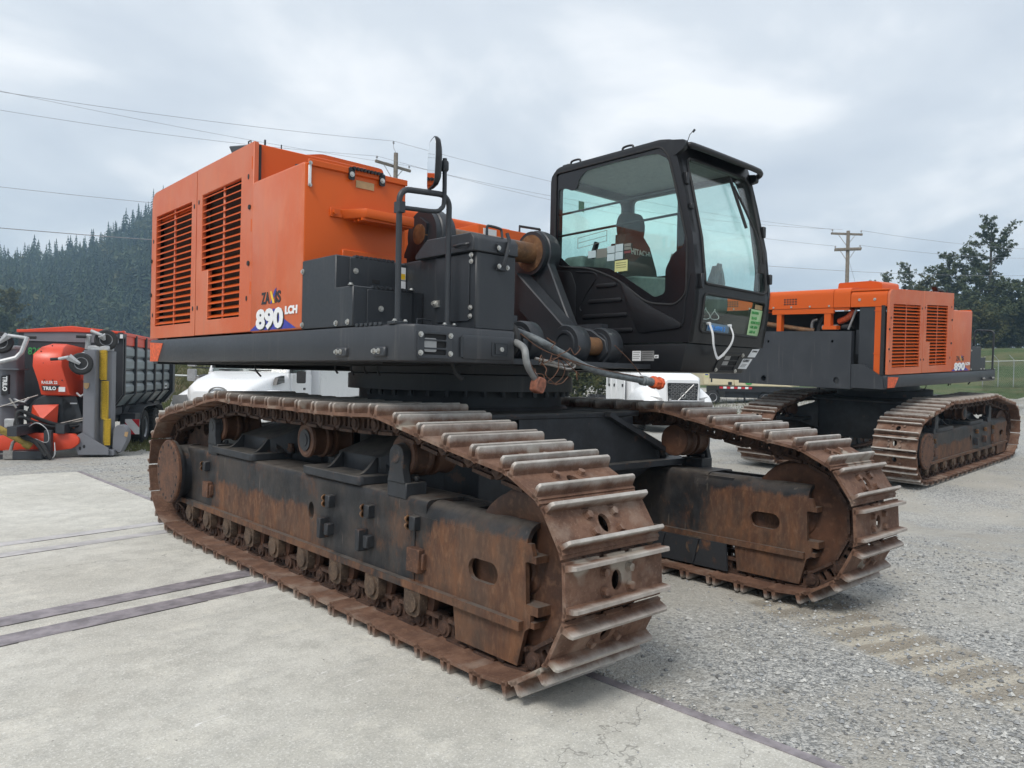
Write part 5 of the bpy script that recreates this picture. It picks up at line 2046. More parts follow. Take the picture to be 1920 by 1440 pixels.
def build_cab(root):
    xs, xl = 5.26, 6.43
    # ---- shell: right side with window opening, left side, back, roof, floor
    out = [(5.27, 2.0), (5.295, 2.7), (5.295, 3.58), (5.285, 3.63), (5.25, 3.67), (5.20, 3.69), (3.99, 3.695), (3.90, 3.67)] + [(yf(z), z) for z in (3.6, 3.5, 3.4, 3.3, 3.15, 3.0, 2.87, 2.7, 2.5, 2.25, 2.0)]
    win = rounded([(5.225, 3.652), (3.985, 3.66), (3.905, 3.56), (3.83, 3.31), (3.70, 2.82), (3.695, 2.40), (3.80, 2.31), (4.095, 2.34), (4.437, 2.574), (4.76, 2.70), (5.17, 2.753), (5.225, 2.88)], [.03, .09, .03, .02, .02, .09, .09, .1, .1, .1, .04, .04], 5)
    b = MB()
    b.prism([out, win], 'x', xs, xs + .055)
    # outer edge rolls over to the front and roof
    sh = b.build('cab', 'black', root, O)
    b = MB()
    lwin = [(4.50, 3.58), (3.98, 3.58), (3.82, 3.2), (3.74, 2.7), (3.76, 2.35), (4.50, 2.35)]
    lwin2 = [(5.2, 3.58), (4.62, 3.58), (4.62, 2.75), (5.2, 2.75)]
    b.prism([out, rounded(lwin, .05, 4), rounded(lwin2, .05, 4)], 'x', xl - .04, xl)
    b.build('door_side', 'black', sh, O)
    b = MB()
    b.prism([[(xs + .05, 2.0), (xl - .035, 2.0), (xl - .035, 3.66), (xs + .05, 3.66)], rrect(xs + .12, xl - .12, 2.72, 3.56, .06)], 'y', 5.245, 5.285)
    b.build('back_wall', 'black', sh, O)
    b = MB()
    b.prism(rounded([(5.25, 3.655), (5.24, 3.69), (5.19, 3.712), (4.0, 3.722), (3.88, 3.70), (3.85, 3.66)], .03, 3), 'x', xs + .004, xl - .004)
    b.bevel(.012, 2, 50)
    b.build('roof', 'black', sh, O)
    b = MB()
    b.box(xs + .056, xl - .041, 3.9, 5.24, 3.635, 3.654)
    b.build('headliner', 'liner', sh, O)
    b = MB()
    b.box(xs + .03, xl - .02, 3.72, 5.27, 1.99, 2.03)
    b.build('floor', 'seat_grey', sh, O)
    # ---- front frame (curved), with two panes
    fo = rounded([(xs + .002, 1.995), (xl - .002, 1.995), (xl - .002, 3.70), (xs + .002, 3.70)], [.01, .01, .05, .05], 3)
    up = (rounded([(xs + .125, 2.485), (xl - .075, 2.475), (xl - .075, 3.56), (xs + .125, 3.565)], [.03, .06, .10, .10], 5))
    lo = (rounded([(xs + .13, 2.09), (xl - .10, 2.085), (xl - .075, 2.40), (xs + .13, 2.405)], [.05, .06, .05, .05], 5))
    b = MB()
    b.prism([fo, up, lo], 'y', 0, .06)
    for zc in (2.05, 2.15, 2.25, 2.35, 2.45, 2.6, 2.7, 2.8, 2.9, 3.0, 3.1, 3.2, 3.3, 3.4, 3.5, 3.6):
        bmesh.ops.bisect_plane(b.bm, geom=b.bm.verts[:] + b.bm.edges[:] + b.bm.faces[:], plane_co=(0, 0, zc), plane_no=(0, 0, 1))
    for v in b.bm.verts:
        v.co.y += yf(v.co.z)
    b.build('front_frame', 'black', sh, O)
    for loop in (up, lo):
        x0, x1 = min(q[0] for q in loop) - .015, max(q[0] for q in loop) + .015
        z0, z1 = min(q[1] for q in loop) - .015, max(q[1] for q in loop) + .015
        n = 10
        b = MB()
        b.loft([[Vector((x0, yf(z) + .018, z)), Vector((x1, yf(z) + .018, z)), Vector((x1, yf(z) + .026, z)), Vector((x0, yf(z) + .026, z))] for z in [z0 + (z1 - z0) * i / n for i in range(n + 1)]])
        b.build('front_window', 'glass_clear', sh, O)
    # rubber seals proud of the frame
    for loop, r in ((up, .012), (lo, .010)):
        b = MB()
        pts = [Vector((q[0], yf(q[1]) - .004, q[1])) for q in dense(loop)]
        b.tube(pts + pts[:1], r, 6, cap=False)
        b.build('window_seal', 'rubber', sh, O)
    # ---- side window: tinted pane with printed border
    vis = rounded([(5.195, 3.50), (5.09, 3.49), (5.02, 3.455), (4.955, 3.47), (4.925, 3.56), (4.84, 3.615), (4.407, 3.627), (4.03, 3.61), (3.92, 3.545), (3.80, 3.29), (3.735, 2.94), (3.735, 2.79), (3.84, 2.745), (3.917, 2.622), (3.917, 2.415), (4.021, 2.385), (4.175, 2.478), (4.377, 2.603), (4.544, 2.681), (4.826, 2.723), (5.03, 2.745), (5.195, 2.88)], .035, 4)
    b = MB()
    b.prism([win, vis], 'x', xs + .008, xs + .014)
    b.build('window_border', 'frit', sh, O)
    b = MB()
    b.prism(win, 'x', xs + .0145, xs + .0205)
    b.build('side_window', 'glass_teal', sh, O)
    b = MB()
    pts = [Vector((xs - .002, q[0], q[1])) for q in win]
    b.tube(pts + pts[:1], .009, 6, cap=False)
    b.build('window_seal', 'rubber', sh, O)
    b = MB()
    b.prism(lwin, 'x', xl - .026, xl - .020)
    b.prism(lwin2, 'x', xl - .026, xl - .020)
    b.build('door_window', 'glass_teal', sh, O)
    b = MB()
    b.box(xs + .1, xl - .1, 5.262, 5.27, 2.68, 3.6)
    b.build('back_window', 'glass_teal', sh, O)
    # centre pillar on the far side
    # ---- guard bars, lower side pressing
    for p, q in (((5.30, 5.215, 3.259), (5.30, 3.80, 3.28)), ((5.30, 5.215, 3.052), (5.30, 3.74, 3.075))):
        b = MB()
        b.tube([p, q], .011, 8)
        b.build('guard_bar', 'black', sh, O)
    for y0, y1, z in ((4.678, 4.436, 2.528), (4.771, 4.371, 2.39), (4.834, 4.307, 2.255), (4.62, 4.243, 2.118)):
        b = MB()
        b.prism(slot((y0 + y1) / 2, z, y0 - y1, .036), 'x', xs - .014, xs + .002)
        b.bevel(.006, 2)
        b.build('pressed_rib', 'black', sh, O)
    b = MB()
    b.prism(rounded([(4.40, 2.535), (4.36, 2.54), (4.20, 2.40), (4.05, 2.305), (3.80, 2.19), (3.735, 2.15), (3.74, 2.115), (4.15, 2.085), (4.20, 2.12)], .03, 3), 'x', xs - .014, xs + .002)
    b.bevel(.007, 2)
    b.build('pressed_panel', 'black', sh, O)
    b = MB()
    b.prism(rounded([(5.235, 2.72), (5.22, 2.30), (5.10, 2.08), (4.96, 2.06), (4.93, 2.30), (4.93, 2.55), (5.0, 2.695)], .04, 4), 'x', xs - .010, xs + .002)
    b.bevel(.006, 2)
    b.build('pressed_panel', 'black', sh, O)
    b = MB()
    b.tube(smooth_path([(xs - .002, 4.93, 2.68), (xs - .002, 4.68, 2.635), (xs - .002, 4.80, 2.47), (xs - .002, 4.88, 2.35), (xs - .002, 4.86, 2.31)], 5), .008, 6)
    b.tube(smooth_path([(xs - .002, 3.66, 2.55), (xs - .002, 3.70, 2.35), (xs - .002, 3.735, 2.13), (xs - .002, 3.90, 2.22), (xs - .002, 4.09, 2.315)], 5), .007, 6)
    b.build('pressed_bead', 'black', sh, O)
    # ---- base below the cab
    b = MB()
    b.hexa([Vector(p) for p in ((xs + .01, 3.745, 1.757), (xl - .22, 3.745, 1.757), (xl - .02, 5.25, 1.757), (xs + .01, 5.25, 1.757), (xs + .01, 3.685, 1.99), (xl, 3.685, 1.99), (xl, 5.25, 1.99), (xs + .01, 5.25, 1.99))])
    b.bevel(.010, 2)
    bs = b.build('cab_base', 'black', sh, O)
    ang = math.atan2(.06, .233)
    Mf = Matrix.Translation((0, 3.685, 1.99)) @ Matrix.Rotation(ang, 4, 'X')     # sloping front face: local z measured from its upper edge, y outward negative

    def onface(x, dz, dy=0.0):
        return Mf @ Vector((x, dy, dz))
    b = MB()
    par = [(5.80, -.062), (6.155, -.052), (6.09, -.232), (5.735, -.225)]
    slots = [[(5.85 - .02 * i + 0.02, -.085 - .048 * i), (6.09 - .02 * i, -.080 - .048 * i), (6.077 - .02 * i, -.118 - .048 * i), (5.855 - .02 * i, -.121 - .048 * i)] for i in range(3)]
    b.prism([par] + slots, 'y', -.009, .002, M=Mf)
    g = b.build('lamp_guard', 'black', bs, O)
    b = MB()
    b.prism([(5.80, -.08), (6.10, -.075), (6.06, -.222), (5.76, -.222)], 'y', -.002, .0005, M=Mf)
    b.build('lamp_recess', 'dark_void', bs, O)
    b = MB()
    b.prism([(5.86, -.083), (5.96, -.081), (5.93, -.17), (5.83, -.17)], 'y', -.0045, -.0018, M=Mf)
    b.build('work_lamp', 'label_silver', bs, O)
    for x, z in ((5.822, -.075), (6.135, -.07), (5.765, -.212), (6.075, -.217)):
        b = MB()
        b.bolt(onface(x, z, -.009), Mf.to_3x3() @ Vector((0, -1, 0)), .013, .012)
        b.build('bolt', 'bolt', bs, O)
    for par in ([(6.17, -.103), (6.325, -.098), (6.262, -.195), (6.12, -.195)], [(6.285, -.008), (6.405, -.002), (6.36, -.082), (6.235, -.085)]):
        b = MB()
        b.prism(par, 'y', -.003, -.001, M=Mf)
        st = b.build('label', 'label', bs, O)
    yv = Mf.to_3x3() @ Vector((0, 0, 1))
    text('G47037', .034, onface(6.168, -.132, -.0035), (1, 0, .02), yv, 'ink', bs, bold=.0012, origin=O, sx=.95, shear=.35)
    text('ETTWOOD', .020, onface(6.29, -.036, -.0035), (1, 0, .02), yv, 'ink', bs, bold=.0006, origin=O, sx=.8, shear=.35)
    for i in range(3):
        b = MB()
        b.prism([(6.17 - .008 * i, -.150 - .012 * i), (6.25 - .008 * i, -.149 - .012 * i), (6.248 - .008 * i, -.153 - .012 * i), (6.168 - .008 * i, -.154 - .012 * i)], 'y', -.0036, -.003, M=Mf)
        b.build('print_line', 'ink', bs, O)
    for y0, y1, z0, z1, m in ((4.248, 4.155, 1.845, 1.932, 'label'), (4.146, 4.015, 1.845, 1.931, 'label_silver'), (4.010, 3.968, 1.868, 1.896, 'label')):
        b = MB()
        b.box(xs + .006, xs + .0095, y1, y0, z0, z1)
        b.build('label', m, bs, O)
        for i in range(4):
            b = MB()
            zz = z1 - .012 - (z1 - z0 - .02) * i / 4
            b.box(xs + .0048, xs + .006, y1 + (.008 + .01 * (i % 2)), y0 - .008, zz - .003, zz)
            b.build('print_line', 'ink', bs, O)
    # ---- roof trim: visor, handles, mirror bracket, aerial
    b = MB()
    b.tube(smooth_path([(xs + .03, 3.88, 3.67), (xs + .05, 3.76, 3.635), (xs + .16, 3.72, 3.63), (xl - .2, 3.71, 3.62), (xl - .03, 3.72, 3.61), (xl + .012, 3.76, 3.59), (xl + .01, 3.86, 3.57)], 6), .026, 10)
    b.build('visor_bar', 'black', sh, O)
    b = MB()
    b.prism([(3.72, 3.632), (3.90, 3.70), (3.90, 3.685), (3.73, 3.615)], 'x', xs + .15, xl - .05)
    b.build('visor', 'frit', sh, O)
    b = MB()
    b.prism(rounded([(3.93, 3.70), (3.735, 3.665), (3.74, 3.60), (3.84, 3.55), (3.90, 3.62)], .02, 3), 'x', xs - .012, xs + .035)
    b.build('visor_bracket', 'black', sh, O)
    b = MB()
    b.prism(rounded([(3.9, 3.62), (3.76, 3.60), (3.76, 3.53), (3.86, 3.52)], .02, 3), 'x', xl - .03, xl + .02)
    b.build('visor_bracket', 'black', sh, O)
    b = MB()
    b.tube([(xs + .05, 3.76, 3.65), (xs + .06, 3.74, 3.72), (xs + .075, 3.72, 3.745)], .0035, 6)
    b.cyl((xs + .075, 3.72, 3.74), (xs + .085, 3.71, 3.76), .01, n=8)
    b.build('aerial', 'grey_steel', sh, O)
    for y in (4.37, 5.0):
        b = MB()
        b.tube(smooth_path([(xs + .03, y + .06, 3.70), (xs + .03, y + .05, 3.745), (xs + .03, y - .05, 3.745), (xs + .03, y - .06, 3.70)], 4), .010, 8)
        b.build('roof_loop', 'black', sh, O)
    b = MB()
    b.box(xs + .03, xs + .12, 5.08, 5.18, 3.70, 3.735)
    b.bevel(.008, 1)
    b.build('roof_block', 'black', sh, O)
    # hinges / lock blocks on the front pillars
    for (x, z, h) in ((xs + .055, 3.36, .10), (xs + .045, 3.12, .05), (xs + .06, 2.50, .12), (xl - .01, 3.06, .10), (xl - .01, 2.62, .09)):
        b = MB()
        b.box(x - .022, x + .022, yf(z) - .028, yf(z) + .01, z - h / 2, z + h / 2)
        b.bevel(.006, 1)
        b.build('pillar_block', 'black', sh, O)
    # wiper
    b = MB()
    b.tube(smooth_path([Vector((6.26, yf(2.72) - .03, 2.72)), Vector((6.24, yf(2.95) - .04, 2.95)), Vector((6.14, yf(3.2) - .035, 3.2)), Vector((6.02, yf(3.42) - .03, 3.42))], 5), .011, 6)
    b.tube([Vector((6.10, yf(3.05) - .025, 3.05)), Vector((6.005, yf(3.50) - .02, 3.50))], .014, 6)
    b.box(6.23, 6.29, yf(2.7) - .04, yf(2.7) - .01, 2.66, 2.74)
    b.build('wiper', 'rubber', sh, O)
    # ---- inside: seat, consoles, levers
    b = MB()
    b.loft([[Vector((5.85 + w * sx, y + d, z)) for sx, d in ((-1, 0), (-.8, -.04), (.8, -.04), (1, 0), (.8, .09), (-.8, .09))] for w, y, z in ((.22, 4.60, 2.46), (.27, 4.62, 2.55), (.27, 4.66, 2.75), (.23, 4.72, 2.98), (.17, 4.76, 3.08))])
    se = b.build('seat', 'seat', sh, O)
    b = MB()
    b.prism(rounded([(5.69, 3.05), (6.0, 3.05), (6.02, 3.2), (5.97, 3.30), (5.73, 3.30), (5.67, 3.2)], .06, 4), 'y', 4.72, 4.82)
    b.bevel(.02, 2)
    b.build('headrest', 'seat', se, O)
    b = MB()
    b.prism(rounded([(4.15, 2.36), (4.72, 2.36), (4.72, 2.50), (4.15, 2.52)], .05, 4), 'x', 5.62, 6.08)
    b.box(5.7, 6.0, 4.25, 4.65, 2.03, 2.36)
    b.bevel(.015, 1)
    b.build('seat_cushion', 'seat', se, O)
    text('HITACHI', .085, (5.72, 4.655, 2.88), (1, .0, -.02), (0, .18, 1), 'ink_grey', se, bold=.002, origin=O, sx=.9)
    for x0, x1 in ((5.42, 5.58), (6.13, 6.29)):
        b = MB()
        b.prism(rounded([(3.95, 2.30), (4.85, 2.34), (4.85, 2.58), (4.4, 2.62), (3.95, 2.56)], .06, 4), 'x', x0, x1)
        b.bevel(.015, 1)
        b.tube([((x0 + x1) / 2, 4.05, 2.56), ((x0 + x1) / 2, 4.02, 2.70)], .02, 8)
        b.cyl(((x0 + x1) / 2, 4.02, 2.70), ((x0 + x1) / 2, 4.0, 2.78), .03, .024, n=10)
        b.build('arm_console', 'seat_grey', sh, O)
    b = MB()
    b.box(5.36, 5.9, 4.95, 5.22, 2.03, 2.86)
    b.bevel(.05, 3)
    b.box(5.36, 5.5, 4.66, 4.80, 2.55, 2.86)
    b.build('rear_console', 'seat_grey', sh, O)
    b = MB()
    b.tube([(5.70, 3.95, 2.03), (5.68, 3.88, 2.35), (5.66, 3.82, 2.62)], .012, 6)
    b.tube([(5.80, 3.95, 2.03), (5.78, 3.90, 2.35), (5.74, 3.84, 2.60)], .012, 6)
    b.tube(smooth_path([(5.64, 3.82, 2.60), (5.62, 3.82, 2.66), (5.72, 3.84, 2.67), (5.76, 3.85, 2.61)], 4), .009, 6)
    b.build('pedal_levers', 'grey_steel', sh, O)
    b = MB()
    b.tube([(5.56, 3.95, 3.35), (5.60, 3.84, 2.75), (5.64, 3.80, 2.45)], .018, 6)
    b.build('grab_pole', 'seat_grey', sh, O)
    b = MB()
    b.prism(rounded([(5.11, 2.84), (4.98, 2.88), (4.93, 3.0), (4.90, 2.99), (4.95, 2.84)], .01, 2), 'x', 5.5, 5.54)
    b.build('camera_arm', 'black', sh, O)
    b = MB()
    b.box(5.5, 5.62, 4.66, 4.72, 2.80, 2.95)
    b.build('monitor', 'black', sh, O)
    b = MB()
    b.loft([[Vector((6.30, 4.02 + dx, z)), Vector((6.34, 4.02 + dx, z)), Vector((6.34, 4.12 + dx + w, z)), Vector((6.30, 4.12 + dx + w, z))] for z, dx, w in ((2.5, 0, .1), (2.62, .0, .08), (2.72, .02, .02), (2.78, .04, -.02))])
    b.build('armrest', 'seat_grey', sh, O)
    # ---- stickers on the side window
    def win_sticker(cx0, cy0, cx1, cy1, m, nm='sticker'):
        b = MB()
        b.box(xs + .0055, xs + .0072, cx1, cx0, cy1, cy0)
        return b.build(nm, m, sh, O)
    for r in ((4.795, 2.860, 4.700, 2.795, 'label_blue_pale'), (4.69, 2.868, 4.565, 2.785, 'label_dull'), (4.560, 2.878, 4.475, 2.815, 'label_blue_pale'), (4.467, 2.885, 4.38, 2.820, 'label_blue_pale'), (4.562, 2.808, 4.475, 2.745, 'label_blue_pale'), (4.467, 2.815, 4.38, 2.750, 'label_blue_pale'), (4.47, 2.738, 4.325, 2.640, 'label_yellow')):
        win_sticker(*r)
    for r in ((4.366, 2.88, 4.29, 2.855), (4.366, 2.85, 4.29, 2.825), (4.366, 2.815, 4.29, 2.795)):
        o = win_sticker(*r, 'label_red' if r[1] < 2.82 else 'label_dull')
    for i in range(3):
        b = MB()
        b.box(xs + .004, xs + .0056, 4.34, 4.455, 2.715 - i * .02, 2.718 - i * .02)
        b.build('print_line', 'ink', sh, O)
    # faint printed frame on the pane
    b = MB()
    b.prism([[(4.93, 2.90), (4.57, 2.93), (4.57, 3.03), (4.93, 3.0)], [(4.925, 2.904), (4.575, 2.934), (4.575, 3.025), (4.925, 2.995)]], 'x', xs + .006, xs + .0072)
    b.prism([[(4.93, 2.952), (4.57, 2.982), (4.57, 2.978), (4.93, 2.948)]], 'x', xs + .006, xs + .0072)
    b.build('printed_table', 'label_dull', sh, O)
    # exit pictogram on the back window
    b = MB()
    b.box(5.62, 5.70, 5.256, 5.260, 3.36, 3.46)
    b.build('exit_sign', 'ink_green', sh, O)
    # ---- papers behind the front panes, strap outside
    b = MB()
    b.prism([(6.14, 2.105), (6.335, 2.098), (6.345, 2.33), (6.155, 2.335)], 'y', 0, .0012, fmap=lambda p: Vector((p.x, yf(p.z) + .012 + p.y, p.z)))
    gp = b.build('paper_note', 'label_green', sh, O)
    b = MB()
    b.prism([(6.21, 2.338), (6.335, 2.335), (6.337, 2.375), (6.212, 2.378)], 'y', 0, .0012, fmap=lambda p: Vector((p.x, yf(p.z) + .012 + p.y, p.z)))
    b.build('tape', 'label_tan', gp, O)
    for t, z in (('886YBH', 2.292), ('7# 0.8', 2.245), ('REMOVED', 2.205), ('GBL 890', 2.165), ('X87-01', 2.122)):
        text(t, .034, (6.165, yf(z + .015) + .0105, z), (1, 0, -.01), (0, (yf(z + .1) - yf(z)) / .1, 1), 'ink_green', gp, bold=.0004, origin=O, sx=1.0)
    b = MB()
    b.prism([(5.505, 2.105), (5.84, 2.095), (5.84, 2.165), (5.505, 2.175)], 'y', 0, .0012, fmap=lambda p: Vector((p.x, yf(p.z) + .012 + p.y, p.z)))
    bl = b.build('blue_label', 'label_blue', sh, O)
    text('GBL#890 3', .055, (5.52, yf(2.13) + .0105, 2.118), (1, 0, -.03), (0, -.15, 1), 'ink_cyan', bl, bold=.001, origin=O, sx=1.0)
    b = MB()

    def strap(pts, w):
        P = smooth_path(pts, 8)
        rings = []
        for i, p in enumerate(P):
            d = (P[min(i + 1, len(P) - 1)] - P[max(i - 1, 0)]).normalized()
            s = d.cross(Vector((0, -1, 0))).normalized() * w
            rings.append([p - s, p + s, p + s + Vector((0, .003, 0)), p - s + Vector((0, .003, 0))])
        b.loft(rings)
    strap([(5.505, yf(2.17) - .006, 2.17), (5.51, 3.60, 2.08), (5.53, 3.60, 1.98), (5.60, 3.62, 1.90), (5.645, 3.63, 1.875)], .014)
    strap([(5.645, 3.628, 1.875), (5.72, 3.62, 1.92), (5.79, 3.60, 2.0), (5.825, 3.60, 2.08), (5.825, yf(2.16) - .006, 2.165)], .011)
    b.build('strap', 'strap', sh, O)
    for x in (5.51, 5.825):
        b = MB()
        b.cyl((x, yf(2.165) - .012, 2.165), (x, yf(2.165) + .02, 2.165), .012, n=10)
        b.build('suction_peg', 'label', sh, O)
    b = MB()
    for cx, r in ((5.58, .045), (5.70, .05), (5.84, .045)):
        b.tube([Vector((cx + r * math.cos(a), 3.80 + .02 * math.sin(2 * a), 2.27 + r * math.sin(a))) for a in [2 * math.pi * i / 16 for i in range(17)]], .004, 5)
    b.build('white_cable', 'strap', sh, O)
    return sh


def build_hoses(root):
    b = MB()
    b.tube(smooth_path([(3.62, 3.95, 2.0), (3.62, 3.75, 1.94), (3.78, 3.70, 1.865), (3.96, 3.70, 1.80), (4.08, 3.70, 1.762), (4.26, 3.70, 1.726), (4.44, 3.70, 1.706), (4.72, 3.70, 1.676)], 6), .026, 12)
    h = b.build('hose', 'hose', root, O)
    b = MB()
    b.lathe((4.70, 3.70, 1.678), (1, 0, -.09), [(0, .030), (.005, .038), (.02, .038), (.025, .032), (.035, .032), (.04, .039), (.055, .039), (.06, .033), (.13, .033)], 18)
    b.build('hose_ferrule', 'hose', h, O)
    b = MB()
    b.lathe((4.83, 3.70, 1.666), (1, 0, -.09), [(0, .03), (.01, .05), (.05, .05), (.06, .04), (.085, .04), (.09, .052), (.115, .05)], 8)
    b.build('hose_end', 'signal_orange', h, O)
    b = MB()
    b.tube(smooth_path([(3.44, 3.78, 1.92), (3.40, 3.64, 1.87), (3.385, 3.60, 1.79), (3.415, 3.60, 1.735), (3.475, 3.60, 1.672)], 6), .024, 12)
    h2 = b.build('hose', 'hose_pale', root, O)
    b = MB()
    b.prism(rounded([(-.035, -.05), (.035, -.05), (.045, 0), (.035, .05), (-.035, .05), (-.045, 0)], .012, 2), 'y', -.035, .035, M=Matrix.Translation((3.487, 3.59, 1.632)) @ Matrix.Rotation(R(20), 4, 'Y'))
    b.bevel(.006, 1)
    b.build('hose_end', 'flange_red', h2, O)
    # round grommet boss beside the tool box
    b = MB()
    b.lathe((3.422, 3.86, 1.93), (1, 0, 0), [(0, .10), (.008, .12), (.04, .12), (.048, .10), (.07, .09)], 28)
    b.build('hose_boss', 'rubber', root, O)
    rr = random.Random(4)
    for i in range(9):
        p = Vector((rr.uniform(3.45, 3.75), 3.66, rr.uniform(1.72, 1.92)))
        pts = [p]
        for k in range(5):
            pts.append(pts[-1] + Vector((rr.uniform(-.06, .10), rr.uniform(-.03, .03), rr.uniform(-.07, .05))))
        b = MB()
        b.tube(smooth_path(pts, 4), .0035, 5)
        b.build('tie_wire', 'wire', root, O)
    for pts in (((3.42, 3.70, 1.97), (3.62, 3.66, 1.86), (4.15, 3.67, 1.76), (4.70, 3.68, 1.70)), ((4.33, 3.66, 1.93), (4.50, 3.66, 1.83), (4.66, 3.67, 1.72)), ((3.40, 3.58, 1.78), (3.45, 3.57, 1.70), (3.54, 3.57, 1.64))):
        b = MB()
        b.tube(smooth_path(pts, 5), .0035, 5)
        b.build('tie_wire', 'wire', root, O)
    for j, (x, z) in enumerate(((3.70, 1.80), (3.74, 1.775))):
        b = MB()
        b.tube(smooth_path([(x - .12, 3.72, z + .01), (x, 3.69, z - .01), (x + .14, 3.69, z - .03), (x + .2, 3.69, z - .005), (x + .17, 3.69, z + .01)], 4), .011, 8)
        b.build('small_pipe', 'steel', root, O)


MT['hose_pale'] = plain('pale_grey_hose', (0.20, 0.205, 0.205), .6, .1, .2, 20)
MT['flange_red'] = plain('rusted_red_flange', (0.20, 0.075, 0.045), .7, 0, .4, 30)
plain_screen = plain('radiator_screen', (0.050, 0.036, 0.028), 0.9, 0, 0.25, 60)
MT['label_blue_pale'] = plain('pale_blue_label', (0.42, 0.52, 0.54), 0.5, 0, 0.05, 6)
MT['label_dull'] = plain('dull_label', (0.17, 0.18, 0.16), 0.5, 0, 0.08, 6)
MT['label_red'] = plain('red_label', (0.16, 0.05, 0.05), 0.5, 0, 0.08, 6)

make_shared()
ex = empty('excavator', O)
tag(ex, 'orange crawler excavator without its boom in the foreground, black cab on, rusty tracks', 'excavator', 'excavators without booms')
track_frames, centre_frame = build_undercarriage(ex)
build_upper(ex, True)

# the second machine: copies of every part, then the items only the first one wears
ex2 = empty('excavator', (16.98, 7.19, 0.053))
ex2.rotation_mode = 'YXZ'
ex2.rotation_euler = (R(-2.59), R(-1.77), R(85.0))
tag(ex2, 'cabless orange excavator with its bare rear to the camera, standing behind on gravel', 'excavator', 'excavators without booms')
lower = set(track_frames + [centre_frame])


def copy_branch(o, parent, depth=0):
    c = o.copy()
    COL.objects.link(c)
    c.parent = parent
    for ch in list(o.children):
        copy_branch(ch, c, depth + 1)
    return c


for part in list(ex.children):
    c = copy_branch(part, ex2)
    if part in lower:
        c.rotation_euler = (0, 0, R(5.4))
        c.location = c.location + Vector((-.33, -.12, 0))
build_mirror(ex)
build_cab(ex)
build_hoses(ex)
# =================================================================== poles, wires, fence, signs
MT['insul'] = plain('grey_insulator', (0.30, 0.30, 0.31), .3, 0, .1)
MT['cable'] = plain('overhead_cable', (0.26, 0.26, 0.28), .6, 0, .1)


def cam_pt(px, py, depth):
    """point seen at a photograph pixel, at a depth along the view: used only to derive positions of far poles and wires"""
    d = CF + CR * ((px - 960) / 1433.5) + CD * ((py - 720) / 1433.5)
    return Vector((0, 0, EYE)) + d * depth


def pole(px, py_top, depth, arms, label, rad):
    top = cam_pt(px, py_top, depth)
    g = gz(top.x, top.y)
    t = empty('utility_pole', (top.x, top.y, g))
    tag(t, label, 'utility pole', 'wooden utility poles')
    h = top.z - g
    b = MB()
    b.tube([(0, 0, -.5), (0, 0, h * .5), (0, 0, h)], [rad * 1.25, rad * 1.1, rad * .9], 12)
    b.build('shaft', 'pole_wood', t)
    ends = []
    for k, (dz, half, ang, dbl) in enumerate(arms):
        d = Vector((math.cos(ang), math.sin(ang), 0))
        nrm = Vector((-d.y, d.x, 0))
        for off in ((-1, 1) if dbl else (1,)):
            b = MB()
            c = Vector((0, 0, h - dz)) + nrm * off * (rad + .06)
            Mx = Matrix.Translation(c) @ Matrix.Rotation(ang, 4, 'Z')
            b.box(-half, half, -.05, .05, -.065, .065, M=Mx)
            b.bevel(.01, 1)
            b.build('crossarm', 'pole_wood', t)
        for s in (-1, 1):
            b = MB()
            b.tube([Vector((0, 0, h - dz - .75)) + nrm * (rad + .02), Vector((0, 0, h - dz - .04)) + nrm * (rad + .06) + d * s * half * .55], .018, 5)
            b.build('brace', 'steel', t)
        for u in (-.92, .92):
            q = Vector((0, 0, h - dz + .065)) + nrm * (rad + .06) + d * u * half
            b = MB()
            b.lathe(q, (0, 0, 1), [(0, .015), (.10, .015), (.105, .05), (.14, .05), (.145, .03), (.17, .045), (.20, .03), (.215, 0)], 10)
            b.build('insulator', 'insul', t)
            ends.append(Vector((top.x, top.y, g)) + q + Vector((0, 0, .19)))
    return t, Vector((top.x, top.y, top.z)), ends


p1, top1, ends1 = pole(742.5, 287, 38, [(.62, 1.15, R(8), False)], 'wooden utility pole with one crossarm behind the fuel tank of the near excavator', .12)
q = MB()
loc = Vector((0, 0, top1.z - gz(top1.x, top1.y)))
q.tube([loc, loc + Vector((-.12, .05, .25)), loc + Vector((-.12, .05, .42))], .012, 5)
q.lathe(loc + Vector((-.12, .05, .42)), (0, 0, 1), [(0, .015), (.05, .05), (.09, .05), (.10, .03), (.14, .04), (.17, 0)], 10)
q.build('insulator', 'insul', p1)
pin1 = top1 + Vector((-.12, .05, .58))
p2, top2, ends2 = pole(1590.5, 433, 48, [(.16, 1.02, R(-38), False), (1.15, .78, R(-62), True)], 'wooden utility pole with two crossarms above the rear excavator', .115)


def wire(a, b_, sag, r, label, group, n=26):
    pts = []
    for i in range(n + 1):
        t = i / n
        p = Vector(a).lerp(Vector(b_), t)
        p.z -= sag * 4 * t * (1 - t)
        pts.append(p)
    b = MB()
    b.tube(pts, r * .62, 5)
    o = b.build('overhead_wire', 'cable')
    tag(o, label, 'wire', group)
    return o


def through(p_from, px, py, depth, ext):
    """far end of a wire that leaves p_from and crosses a given sight line"""
    q = cam_pt(px, py, depth)
    return p_from + (q - p_from) * ext


